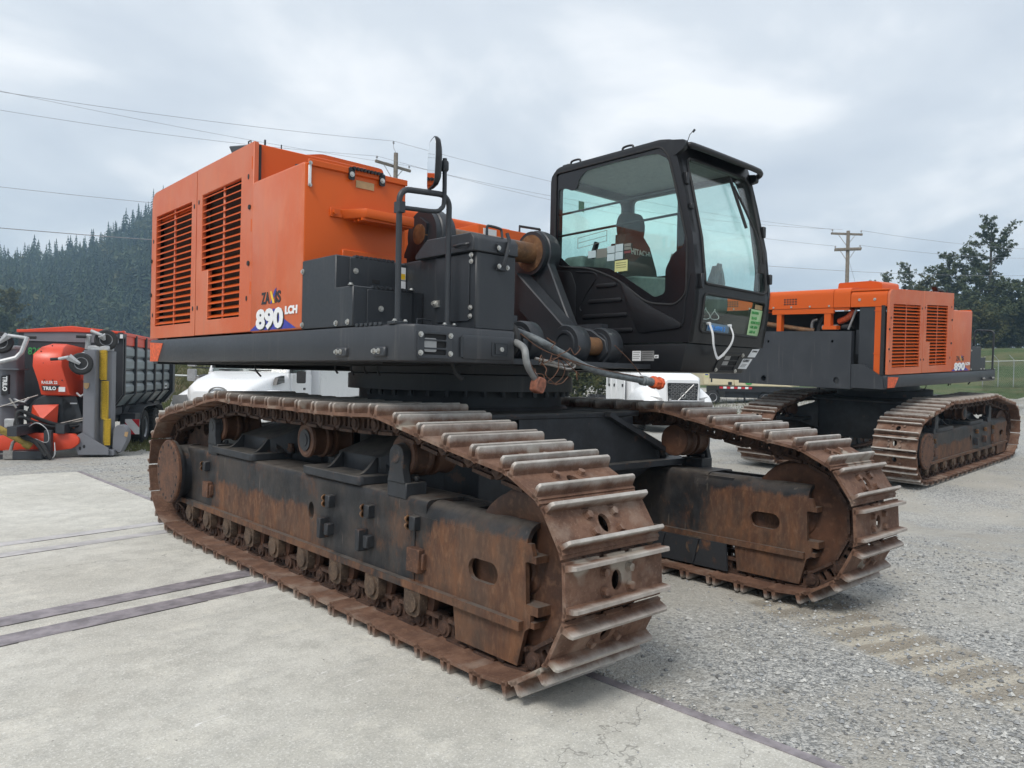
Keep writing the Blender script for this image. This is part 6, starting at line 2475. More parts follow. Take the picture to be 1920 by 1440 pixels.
OW = 'overhead wires'
e1 = sorted(ends1, key=lambda v: v.dot(CR))
e2 = sorted(ends2, key=lambda v: v.dot(CR))
wire(pin1, through(pin1, 0, 162, 28, 1.35), .25, .013, 'uppermost thin power line from the middle pole to the upper left', OW)
wire(e1[1], through(e1[1], 0, 160, 30, 1.35), .28, .011, 'thin power line running just beside the uppermost one to the upper left', OW)
wire(e1[0], through(e1[0], 0, 193, 29, 1.35), .35, .012, 'third power line, ending at the low end of the middle crossarm', OW)
low = top1 - Vector((0, 0, 3.9))
wire(cam_pt(742, 417, 38), through(cam_pt(742, 417, 38), 0, 343, 30, 1.35), .2, .014, 'thin cable crossing the sky above the wooded hill', OW)
wire(cam_pt(742, 474, 38), through(cam_pt(742, 474, 38), 0, 420, 30, 1.35), .2, .026, 'thick dark cable in front of the wooded hillside', OW)
hi2 = e2
wire(pin1, hi2[0], .55, .013, 'upper power line between the two poles, left of the cab', OW)
wire(e1[1], hi2[0] + Vector((.5, -.4, .02)), .62, .013, 'power line hanging just below the upper one between the poles', OW)
wire(e1[0], hi2[1], .60, .013, 'lowest power line between the two poles', OW)
far = cam_pt(2050, 470, 62)
wire(hi2[-1], far, .35, .014, 'power line leading right from the right pole into the trees', OW)
wire(hi2[-2], far + Vector((0, 0, -.5)), .4, .014, 'lower power line leading right from the right pole into the trees', OW)
wire(cam_pt(1430, 498, 47), cam_pt(1980, 516, 62), .25, .018, 'low cable passing behind the right pole at mid height', OW)
wire(cam_pt(1591, 485, 48), cam_pt(1612, 560, 52), .0, .012, 'steel guy wire slanting down from the right pole', OW, 4)

# ---- chain-link fence along the right side
MT['galv'] = plain('galvanised_wire', (0.34, 0.36, 0.36), .5, .5, .15)
fa, fb = at_px(1842, 57), at_px(1990, 55)
fa, fb = Vector(fa), Vector(fb)
fence = empty('chain_link_fence', fa)
tag(fence, 'galvanised chain-link fence on the grass right of the rear excavator', 'fence')
d = (fb - fa)
ln = d.length
dh = d.normalized()
H = 1.95
np_ = 5
for i in range(np_ + 1):
    p = d * (i / np_)
    gz_ = gz(fa.x + p.x, fa.y + p.y) - fa.z
    b = MB()
    b.tube([Vector((p.x, p.y, gz_ - .2)), Vector((p.x, p.y, gz_ + H + .08))], .032, 8)
    b.tube([Vector((p.x, p.y, gz_ + H + .05)), Vector((p.x - dh.x * .3, p.y - dh.y * .3, gz_ + H + .42))], .022, 6)
    b.build('post', 'galv', fence)
b = MB()
b.tube([Vector((0, 0, H)), Vector((d.x, d.y, gz(fb.x, fb.y) - fa.z + H))], .028, 8)
b.build('top_rail', 'galv', fence)
b = MB()
nW = int(ln / .12)
for i in range(-16, nW):
    for s in (1, -1):
        u0, u1 = i * .12, i * .12 + H
        z0, z1 = (0, H) if s > 0 else (H, 0)
        a0 = max(0, -u0)
        a1 = max(0, u1 - ln)
        if u0 >= ln:
            continue
        k0, k1 = a0 / H, 1 - a1 / H
        if k1 <= k0:
            continue
        b.tube([dh * (u0 + H * k0) + Vector((0, 0, z0 + (z1 - z0) * k0)), dh * (u0 + H * k1) + Vector((0, 0, z0 + (z1 - z0) * k1))], .004, 3, cap=False)
mesh = b.build('wire_mesh', 'galv', fence)
mesh['kind'] = 'stuff'
# ---- small sign, marker and stake beyond the fence
for px, dep, top, w, nm, label, post in ((1859, 92, 3.9, .5, 'small_sign', 'small white sign on a tall thin post behind the handrail of the rear excavator', .03), (1876, 90, 2.3, .45, 'small_sign', 'small grey sign on a short post left of the wooden stake', .03)):
    p = Vector(at_px(px, dep))
    t = empty(nm, p, R(-15))
    tag(t, label, 'sign', 'small signs by the fence')
    b = MB()
    b.tube([(0, 0, -.2), (0, 0, top)], post, 6)
    b.build('post', 'galv', t)
    b = MB()
    b.box(-w / 2, w / 2, -.05, -.03, top - .40, top)
    b.build('panel', 'label', t)
p = Vector(at_px(1888, 90))
b = MB()
b.tube([p + Vector((0, 0, -.2)), p + Vector((.05, 0, 1.0)), p + Vector((.06, 0, 2.0))], [.15, .14, .12], 9)
o = b.build('wooden_stake', 'pole_wood', None)
tag(o, 'short stout wooden post with a cut-off top beyond the fence', 'post')
# ---- pipe rail on the bank behind the lorries
pr = empty('pipe_rail', at_px(300, 36))
tag(pr, 'thin galvanised pipe rail across the dry grass bank', 'railing')
a, c = Vector((0, 0, 0)), Vector(at_px(660, 36)) - pr.location
b = MB()
b.tube([a + Vector((0, 0, 1.38)), c + Vector((0, 0, 1.38))], .045, 8)
b.build('rail', 'galv', pr)
for i in range(6):
    q = a.lerp(c, i / 5)
    b = MB()
    b.tube([q + Vector((0, 0, -.8)), q + Vector((0, 0, 1.38))], .03, 6)
    b.build('post', 'galv', pr)
# scraps lying on the apron
for (x, y, r, lab) in ((2.05, 14.9, .10, 'flat broken brick lying on the gravel in front of the trailer'),):
    b = MB()
    b.box(x - r, x + r, y - .05, y + .05, gz(x, y) - .01, gz(x, y) + .05)
    b.bevel(.012, 1)
    o = b.build('brick', 'rust', None)
    tag(o, lab, 'brick')
# =================================================================== leaf-vacuum trailer on the left
MT['tr_orange'] = paint('trailer_orange', (0.62, 0.060, 0.022), .35, .3, (0.28, .12, .08), 0, .12)
MT['tr_grey'] = paint('machine_grey', (0.155, 0.16, 0.178), .45, .5, (0.16, .15, .14), 0, .25)
MT['tr_dark'] = paint('trailer_anthracite', (0.033, 0.036, 0.042), .45, .3, (0.14, .13, .12), 0, .2)
MT['tr_panel'] = paint('trailer_side_panel', (0.20, 0.235, 0.245), .42, .3, (0.28, .28, .27), 0, .2)
MT['bristle'] = plain('yellow_bristle', (0.55, 0.36, 0.03), .8, 0, .3, 90, bump=.5)
MT['pto'] = plain('dirty_yellow_plastic', (0.38, 0.28, 0.07), .6, 0, .3, 12)
MT['light_grey'] = plain('light_grey_metal', (0.42, 0.43, 0.44), .45, .2, .15, 15)
MT['rim'] = plain('grey_wheel_rim', (0.33, 0.34, 0.36), .4, .4, .2, 15)
MT['amber'] = plain('amber_lens', (0.55, 0.18, 0.03), .25, 0, .1)
MT['lens'] = plain('clear_lens', (0.5, 0.48, 0.38), .2, 0, .1)
MT['mesh_red'] = plain('red_reflective', (0.48, 0.02, 0.03), .4, 0, .1)

TR = empty('vacuum_trailer', (3.63, 17.42, 0), math.atan2(-.476, .88))
tag(TR, 'orange and dark grey leaf vacuum trailer with folded sweeper arms at the left', 'trailer')


def wheel(parent, c, r, w, axis=(1, 0, 0), name='wheel', tread=True):
    """tyre with a dished rim; axis points to the visible side"""
    ax = Vector(axis).normalized()
    c = Vector(c) - ax * w / 2
    b = MB()
    b.lathe(c, ax, [(0, r * .56), (0, r * .86), (w * .12, r * .97), (w * .25, r), (w * .75, r), (w * .88, r * .97), (w, r * .86), (w, r * .58), (w * .9, r * .54)], 36)
    if tread and r > .3:
        u = ax.orthogonal().normalized()
        v = ax.cross(u)
        for i in range(30):
            t = 2 * math.pi * i / 30
            k = u * math.cos(t) + v * math.sin(t)
            tt = ax.cross(k)
            for s, o_ in ((-1, 0), (1, .5)):
                p = c + ax * (w * (.5 + .25 * s)) + k * r + tt * o_ * r * .2
                b.hexa([p - ax * w * .22 - tt * .018, p + ax * w * .22 - tt * .018, p + ax * w * .22 + tt * .018, p - ax * w * .22 + tt * .018] + [q + k * .018 for q in (p - ax * w * .22 - tt * .015, p + ax * w * .22 - tt * .015, p + ax * w * .22 + tt * .015, p - ax * w * .22 + tt * .015)])
    wh = b.build(name, 'rubber', parent)
    b = MB()
    b.lathe(c, ax, [(w * .15, r * .57), (w * .95, r * .585), (w * .99, r * .55), (w * .93, r * .50), (w * .62, r * .40), (w * .58, r * .22), (w * .75, r * .17), (w * .85, r * .10), (w * .85, 0)], 28)
    b.build('rim', 'rim', wh)
    return wh


def trailer():
    # hopper shell
    b = MB()
    b.prism([(-.80, .95), (-.80, 2.40), (1.10, 2.40), (1.10, 1.16), (.92, .89), (-.62, .89)], 'y', 0, .06)
    b.build('front_wall', 'tr_dark', TR)
    b = MB()
    b.prism([(-.70, 2.20), (1.02, 2.20), (1.02, 2.395), (-.70, 2.395)], 'y', -.02, .0)
    b.build('front_band', 'tr_grey', TR)
    b = MB()
    b.prism([(-.82, 2.36), (-.82, 2.42), (-.70, 2.42), (.15, 2.52), (1.04, 2.44), (1.13, 2.46), (1.13, 2.39), (.15, 2.40)], 'y', -.05, .07)
    b.prism([(-.80, 2.40), (.15, 2.50), (1.10, 2.43), (1.10, 2.36), (-.80, 2.36)], 'y', .07, 5.1)
    b.bevel(.01, 1)
    b.build('top_rim', 'tr_orange', TR)
    # side wall: five bays of pressed panels between dark ribs
    b = MB()
    b.prism([(-.79, .95), (-.79, 2.40), (1.04, 2.40), (1.04, 1.16), (.80, .88), (-.6, .88)], 'y', .06, 5.05)
    b.build('side_wall', 'tr_dark', TR)
    ny = 5
    L0, L1 = .16, 5.0
    for i in range(ny):
        y0 = L0 + (L1 - L0) * i / ny
        y1 = L0 + (L1 - L0) * (i + 1) / ny
        zs = [2.36, 2.13, 1.80, 1.475, 1.155]
        b = MB()
        b.hexa([Vector(p) for p in ((1.04, y0 + .05, 2.17), (1.04, y1 - .05, 2.17), (1.075, y1 - .06, 2.18), (1.075, y0 + .06, 2.18), (1.04, y0 + .05, 2.38), (1.04, y1 - .05, 2.38), (1.075, y1 - .06, 2.38), (1.075, y0 + .06, 2.38))])
        b.build('side_panel', 'tr_orange', TR, None, 15)
        rows = [(2.165, 1.885), (1.865, 1.555), (1.535, 1.22)] if False else [(2.165, 1.93), (1.905, 1.66), (1.635, 1.40), (1.375, 1.17)]
        for zt_, zb_ in rows:
            b = MB()
            b.hexa([Vector(p) for p in ((1.04, y0 + .05, zb_), (1.04, y1 - .05, zb_), (1.085, y1 - .09, zb_ + .035), (1.085, y0 + .09, zb_ + .035), (1.04, y0 + .05, zt_), (1.04, y1 - .05, zt_), (1.085, y1 - .09, zt_ - .06), (1.085, y0 + .09, zt_ - .06))])
            b.build('side_panel', 'tr_panel', TR, None, 15)
        b = MB()
        b.hexa([Vector(p) for p in ((.83, y0 + .05, .90), (.83, y1 - .05, .90), (.88, y1 - .06, .90), (.88, y0 + .06, .90), (1.04, y0 + .05, 1.145), (1.04, y1 - .05, 1.145), (1.085, y1 - .06, 1.145), (1.085, y0 + .06, 1.145))])
        b.build('side_panel', 'tr_panel', TR, None, 15)
    for i in range(ny + 1):
        y = L0 + (L1 - L0) * i / ny
        b = MB()
        b.prism([(1.03, 2.40), (1.115, 2.40), (1.115, 1.15), (.91, .86), (.86, .70), (.80, .70), (.82, .88), (1.03, 1.16)], 'y', y - .045, y + .045)
        b.build('side_rib', 'tr_dark', TR)
    b = MB()
    b.box(1.03, 1.16, 5.0, 5.28, 1.1, 2.40)
    b.prism([(1.03, 1.1), (1.16, 1.1), (.95, .82), (.85, .82)], 'y', 5.0, 5.28)
    b.build('tailgate', 'tr_dark', TR)
    b = MB()
    b.box(1.086, 1.09, 4.3, 4.62, 1.20, 1.33)
    lb = b.build('label', 'label', TR)
    b = MB()
    b.box(1.0895, 1.091, 4.33, 4.59, 1.24, 1.29)
    b.build('print_line', 'ink', lb)
    b = MB()
    b.prism(rounded([(1.0, 2.28), (1.12, 2.30), (1.12, 2.42), (1.02, 2.42)], .02, 2), 'y', -.09, .12)
    b.build('corner_cap', 'tr_dark', TR)
    b = MB()
    b.box(1.06, 1.115, -.097, -.088, 2.30, 2.38)
    b.build('label', 'label', TR)
    # chassis, toolboxes, wheels
    b = MB()
    b.box(-.5, .80, .1, 5.0, .62, .90)
    b.box(-.3, -.15, -1.9, 5.0, .45, .62)
    b.box(.25, .40, -1.2, 5.0, .45, .62)
    b.build('chassis', 'tr_dark', TR)
    for i in range(5):
        y0 = .22 + .98 * i
        b = MB()
        b.box(.80, .86, y0, y0 + .82, .70, .87)
        b.bevel(.01, 1)
        b.build('side_locker', 'tr_dark', TR)
    for y in (2.05, 3.25):
        wheel(TR, (.92, y, .36), .42, .40)
        wheel(TR, (-.75, y, .36), .42, .40, (-1, 0, 0))
    b = MB()
    b.loft([[Vector((x, y, z)) for x in (.70, 1.16) for _ in (0,)] + [Vector((x, y, z + .02)) for x in (1.16, .70)] for y, z in ((1.35, .52), (1.5, .70), (1.7, .80), (2.05, .84), (2.6, .83), (3.25, .84), (3.6, .8), (3.85, .66))])
    b.build('mudguard', 'tr_dark', TR)
    b = MB()
    b.box(.84, 1.14, .95, 1.45, .45, .72)
    b.build('mudguard_box', 'tr_dark', TR)
    # red and white warning board
    b = MB()
    b.box(1.02, 1.30, .60, .615, .30, .62)
    wb = b.build('warning_board', 'ink_white', TR)
    for pts in ([(1.02, .62), (1.02, .48), (1.17, .30), (1.02, .30)], [(1.15, .62), (1.30, .62), (1.30, .44)], [(1.02, .40), (1.10, .30), (1.02, .30)]):
        pts = pts if len(pts) < 4 else [(1.02, .56), (1.22, .30), (1.10, .30), (1.02, .41)]
        b = MB()
        b.prism(pts, 'y', .596, .6005)
        b.build('red_stripe', 'mesh_red', wb)
    # ---- folded sweeper arm, right
    b = MB()
    b.prism(rounded([(.64, -.98), (.86, -1.02), (.90, -.80), (1.09, -.78), (1.09, -.45), (.64, -.45)], .03, 3), 'z', .12, 2.02)
    b.bevel(.006, 1)
    arm = b.build('sweeper_arm', 'tr_grey', TR)
    b = MB()
    b.box(.66, 1.06, -.86, -.5, 2.02, 2.12)
    b.bevel(.02, 1)
    b.build('arm_cap', 'light_grey', arm)
    b = MB()
    b.prism([(.53, .24), (.56, .40), (.66, .46), (1.12, .16), (1.12, .04), (.60, .04)], 'y', -1.06, -1.03)
    b.box(.60, 1.20, -1.0, -.5, .02, .12)
    b.build('arm_foot', 'tr_grey', arm)
    for cx in (.63, .70):
        b = MB()
        b.prism(oval(cx, .16 + (cx - .63) * .5, .022, .035, 10), 'y', -1.064, -1.059)
        b.build('lug_hole', 'ink', arm)
    for z0, z1, dx in ((1.46, 2.03, 0), (.70, 1.44, .035), (.20, .71, .085)):
        b = MB()
        b.box(.925 + dx, 1.01 + dx, -.87, -.79, z0, z1)
        nb = int((z1 - z0) / .03)
        for i in range(nb):
            z = z0 + (i + .5) * (z1 - z0) / nb
            b.box(.915 + dx, 1.015 + dx, -.895, -.87, z - .010, z + .010)
        b.build('brush_strip', 'bristle', arm)
        b = MB()
        b.box(.885 + dx, .905 + dx, -.86, -.80, z0 + .03, z1)
        b.build('brush_rail', 'pto', arm)
    b = MB()
    b.prism([(.66, 1.40), (.76, 1.40), (.75, 1.32), (.71, 1.28), (.67, 1.32)], 'y', -1.018, -1.0)
    b.build('label', 'label_tan', arm)
    # ---- folded sweeper arm, left
    b = MB()
    b.prism(rounded([(-1.15, -1.0), (-.74, -1.0), (-.52, -.84), (-.52, -.45), (-1.15, -.45)], .04, 3), 'z', .06, 2.0)
    b.bevel(.006, 1)
    la = b.build('sweeper_arm', 'tr_grey', TR)
    b = MB()
    b.box(-1.12, -.55, -.95, -.5, 2.0, 2.08)
    b.bevel(.02, 1)
    b.build('arm_cap', 'light_grey', la)
    for z in (1.62, .95):
        b = MB()
        b.box(-.78, -.44, -1.02, -.5, z, z + .025)
        b.build('arm_flange', 'tr_grey', la)
    b = MB()
    b.prism([(-.715, 1.50), (-.60, 1.53), (-.60, 1.17), (-.715, 1.14)], 'y', -1.03, -.95, M=None)
    lg = b.build('logo_plate', 'ink', la)
    text('TRILO', .10, (-.69, -1.034, 1.50), (0, 0, -1), (1, 0, 0), 'ink_white', lg, bold=.004)
    # ---- caster wheels on their light arms
    for (cx, cy, cz, pts, ax) in ((-.76, -.95, 2.12, [(-.30, -1.0, 2.22), (-.62, -1.02, 2.26), (-.76, -1.02, 2.12)], (.25, -1, .1)),
                                 (.97, -.75, 2.23, [(.74, -.9, 2.40), (.93, -.9, 2.32), (.97, -.86, 2.23)], (.25, -1, .1)),
                                 (.68, -1.25, 1.76, [(.32, -1.3, 1.84), (.50, -1.35, 1.88), (.68, -1.33, 1.76)], (.25, -1, .1))):
        w = wheel(TR, (cx, cy, cz), .205, .15, ax, 'caster_wheel', False)
        b = MB()
        P = smooth_path([Vector(p) for p in pts[1:]], 4)
        b.tube(P, [.075 - .045 * i / (len(P) - 1) for i in range(len(P))], 6)
        b.tube([Vector(pts[0]), Vector(pts[1])], .03, 8)
        b.build('caster_arm', 'light_grey', w)
    b = MB()
    b.tube([(-.30, -1.0, 2.24), (-.38, -1.05, 1.95), (-.46, -1.1, 1.84), (-.78, -1.15, 1.74), (-1.0, -1.18, 1.72)], .045, 8)
    b.build('lift_arm', 'light_grey', TR)
    for pq in ([(-.34, -1.0, 2.235), (-.16, -1.0, 2.235)], [(.66, -.9, 2.28), (.50, -.95, 2.28)], [(.18, -1.3, 1.83), (.30, -1.3, 1.84)]):
        b = MB()
        b.tube(pq, .028, 8)
        b.build('hose_coupling', 'rubber', TR)
    b = MB()
    b.tube([(.66, -.8, 2.05), (.70, -.86, 2.32)], .05, 8)
    b.tube([(.44, -1.2, 1.85), (.66, -1.0, 1.96)], .03, 8)
    b.build('lift_arm', 'light_grey', TR)
    # ---- suction duct with lettering
    b = MB()
    prof = [(-.08, 1.16, -.95), (-.12, 1.40, -1.0), (-.20, 1.70, -1.05), (-.21, 1.92, -1.0), (-.12, 2.06, -.86), (.0, 2.14, -.6)]
    rings = []
    for (xl_, z, y), (xr_, d_) in zip(prof, ((.42, -.35), (.37, -.35), (.30, -.35), (.28, -.32), (.27, -.25), (.26, -.05))):
        rings.append([Vector((xl_, y, z)), Vector((xr_, y - .02, z)), Vector((xr_ + .16, d_, z - .06)), Vector((xl_ + .03, d_, z - .06))])
    b.loft(rings)
    b.bevel(.015, 2, 50)
    du = b.build('suction_duct', 'tr_orange', TR)
    b = MB()
    b.prism([(.40, 1.70), (.40, 1.45), (.58, 1.44), (.52, 1.62), (.46, 1.78)], 'y', -.5, -.25)
    b.build('duct_flange', 'tr_orange', du)
    text('RAILER 22', .078, (-.055, -1.014, 1.372), (1, -.04, 0), (0, -.17, 1), 'ink_white', du, bold=.0022, sx=.80)
    b = MB()
    b.prism([(-.06, 1.335), (.26, 1.345), (.235, 1.315), (.17, 1.245), (-.035, 1.24)], 'y', -.008, .008, M=Matrix.Translation((0, -1.0, 0)))
    lg = b.build('logo_plate', 'ink', du)
    text('TRILO', .088, (-.03, -1.012, 1.257), (1, -.03, 0), (0, 0, 1), 'ink_white', lg, bold=.003, sx=.92)
    b = MB()
    b.box(.235, .345, -1.012, -1.0, 1.225, 1.315)
    b.build('label', 'label', du)
    for (x, z) in ((-.09, 1.98), (.10, 2.09), (-.02, 1.76), (.12, 1.77), (-.14, 1.68), (.0, 1.44), (.14, 1.44), (.30, 1.44)):
        b = MB()
        b.bolt((x, -1.035 if z < 1.9 else -.95, z), (0, -1, 0), .009, .012)
        b.build('bolt', 'ink', du)
    text('820', .20, (-.62, -.035, 1.93), (1, 0, 0), (0, 0, 1), 'ink_green', TR, 'paint_mark', bold=.002, sx=.8)
    # ---- fan housing and the orange front guards
    b = MB()
    b.lathe((.05, -.25, .72), (0, -1, 0), [(0, .46), (.45, .46), (.5, .42), (.5, 0)], 28)
    b.hexa([Vector(p) for p in ((.25, -.75, .60), (.60, -.75, .62), (.60, -.3, .62), (.25, -.3, .60), (.22, -.75, 1.12), (.46, -.75, 1.14), (.46, -.3, 1.14), (.22, -.3, 1.12))])
    b.build('fan_housing', 'tr_dark', TR)
    b = MB()
    b.box(.36, .48, -.757, -.75, .985, 1.01)
    b.build('label', 'label', TR)
    b = MB()
    bs_ = [(-.26, -.85, .96), (.19, -.85, .98), (.17, -.85, .55), (-.28, -.85, .60)]
    ap = b.bm.verts.new((-.02, -1.08, .70))
    vs = [b.bm.verts.new(p) for p in bs_]
    for i in range(4):
        b.bm.faces.new((vs[i], vs[(i + 1) % 4], ap))
    b.bm.faces.new(vs)
    b.build('fan_guard', 'tr_orange', TR)
    b = MB()
    b.prism(rounded([(-.82, .22), (-.78, .38), (-.60, .42), (-.2, .45), (.52, .44), (.63, .36), (.63, .26), (.52, .16), (.10, .10), (-.5, .10), (-.74, .13)], .05, 4), 'y', -1.12, -.95)
    b.bevel(.015, 2)
    b.build('belt_guard', 'tr_orange', TR)
    # ---- drawbar, stand, PTO shaft and hoses
    b = MB()
    b.box(-.38, .12, -1.45, -1.05, -.01, .15)
    b.box(.10, .22, -1.35, -1.2, -.02, .52)
    b.bevel(.012, 1)
    b.box(-1.4, .1, -1.35, -1.22, -.01, .05)
    b.build('drawbar', 'tr_dark', TR)
    b = MB()
    b.box(-.52, -.36, -1.45, -1.3, .0, .16)
    b.tube([(-.42, -1.4, .14), (-.38, -1.4, .30), (-.34, -1.35, .34)], .03, 8)
    b.build('hitch', 'steel', TR)
    b = MB()
    b.tube([(-1.0, -1.75, .86), (-.50, -1.55, .53), (-.13, -1.3, .24)], [.06, .06, .06], 12)
    b.lathe((-.22, -1.36, .30), Vector((.37, .25, -.29)), [(0, .06), (.03, .075), (.10, .085), (.13, .08), (.13, .03)], 16)
    b.lathe((-1.05, -1.78, .90), Vector((.37, .25, -.29)), [(0, .07), (.06, .085), (.10, .06)], 16)
    b.build('drive_shaft', 'pto', TR)
    b = MB()
    b.tube(smooth_path([(.55, -.8, .62), (.25, -1.0, .60), (-.05, -1.15, .72), (-.28, -1.25, .86), (-.36, -1.3, .80), (-.30, -1.35, .55), (-.12, -1.4, .38), (.10, -1.45, .28), (.22, -1.5, .10), (.28, -1.5, .0)], 6), .036, 8)
    b.tube(smooth_path([(.60, -.8, .58), (.20, -1.05, .56), (-.10, -1.2, .66), (-.30, -1.3, .76), (-.38, -1.32, .62), (-.26, -1.4, .42), (0, -1.46, .30), (.20, -1.52, .06)], 6), .03, 8)
    b.build('hose_bundle', 'rubber', TR)
    for pts in ([(-.2, -1.3, .55), (0, -1.4, .66), (.18, -1.45, .55), (.22, -1.45, .36), (.14, -1.4, .30), (-.05, -1.3, .36)], [(.30, -1.5, .02), (.34, -1.5, .10), (.30, -1.4, .30)]):
        b = MB()
        b.tube(smooth_path(pts, 5), .008, 6)
        b.build('control_cable', 'light_grey', TR)
    b = MB()
    b.tube([(.18, -.9, .60), (.62, -.8, .72)], .014, 6)
    b.tube([(.20, -.9, .57), (.62, -.8, .68)], .014, 6)
    b.tube([(-.08, -1.1, 1.16), (-.75, -1.3, .90)], .010, 6)
    b.tube([(-.52, -1.2, 1.10), (-.40, -1.2, .92)], .018, 6)
    b.build('control_rod', 'steel', TR)
    b = MB()
    b.box(-.60, -.42, -1.2, -1.05, .55, .72)
    b.bevel(.015, 1)
    b.build('pump_box', 'light_grey', TR)
    b = MB()
    b.box(.15, .62, -.86, -.70, .46, .62)
    lp = b.build('lamp_bar', 'tr_dark', TR)
    for x, m, r in ((.36, 'lens', .035), (.46, 'amber', .026)):
        b = MB()
        b.lathe((x, -.86, .55), (0, -1, 0), [(0, r), (.015, r), (.025, r * .7), (.028, 0)], 16)
        b.build('lamp_lens', m, lp)
    b = MB()
    b.tube([(-.55, -.9, 1.08), (-.46, -.95, 1.04), (-.36, -.95, 1.02), (-.30, -.9, 1.10)], .02, 6)
    b.tube([(.50, -.85, 1.20), (.58, -.9, 1.14), (.66, -.9, 1.20)], .02, 6)
    b.build('lock_hook', 'light_grey', TR)
    b = MB()
    b.prism(rounded([(1.13, .12), (1.15, .52), (1.22, .60), (1.34, .58), (1.40, .48), (1.40, .30), (1.28, .04)], .05, 4), 'y', -.85, -.55)
    b.bevel(.012, 1)
    b.build('side_flap', 'tr_grey', TR)
    b = MB()
    b.prism([(1.36, .46), (1.42, .46), (1.40, .36), (1.35, .38)], 'y', -.87, -.855)
    b.build('label', 'label_tan', TR)


trailer()


# =================================================================== lorries behind
def cam_floor(px, depth):
    lat = (px - 960) / 1433.5 * depth
    f = Vector((.6719, .7406)).normalized()
    r = Vector((.7406, -.6719)).normalized()
    p = f * depth + r * lat
    return Vector((p.x, p.y, gz(p.x, p.y)))


VA = math.atan2(-.6719, .7406)


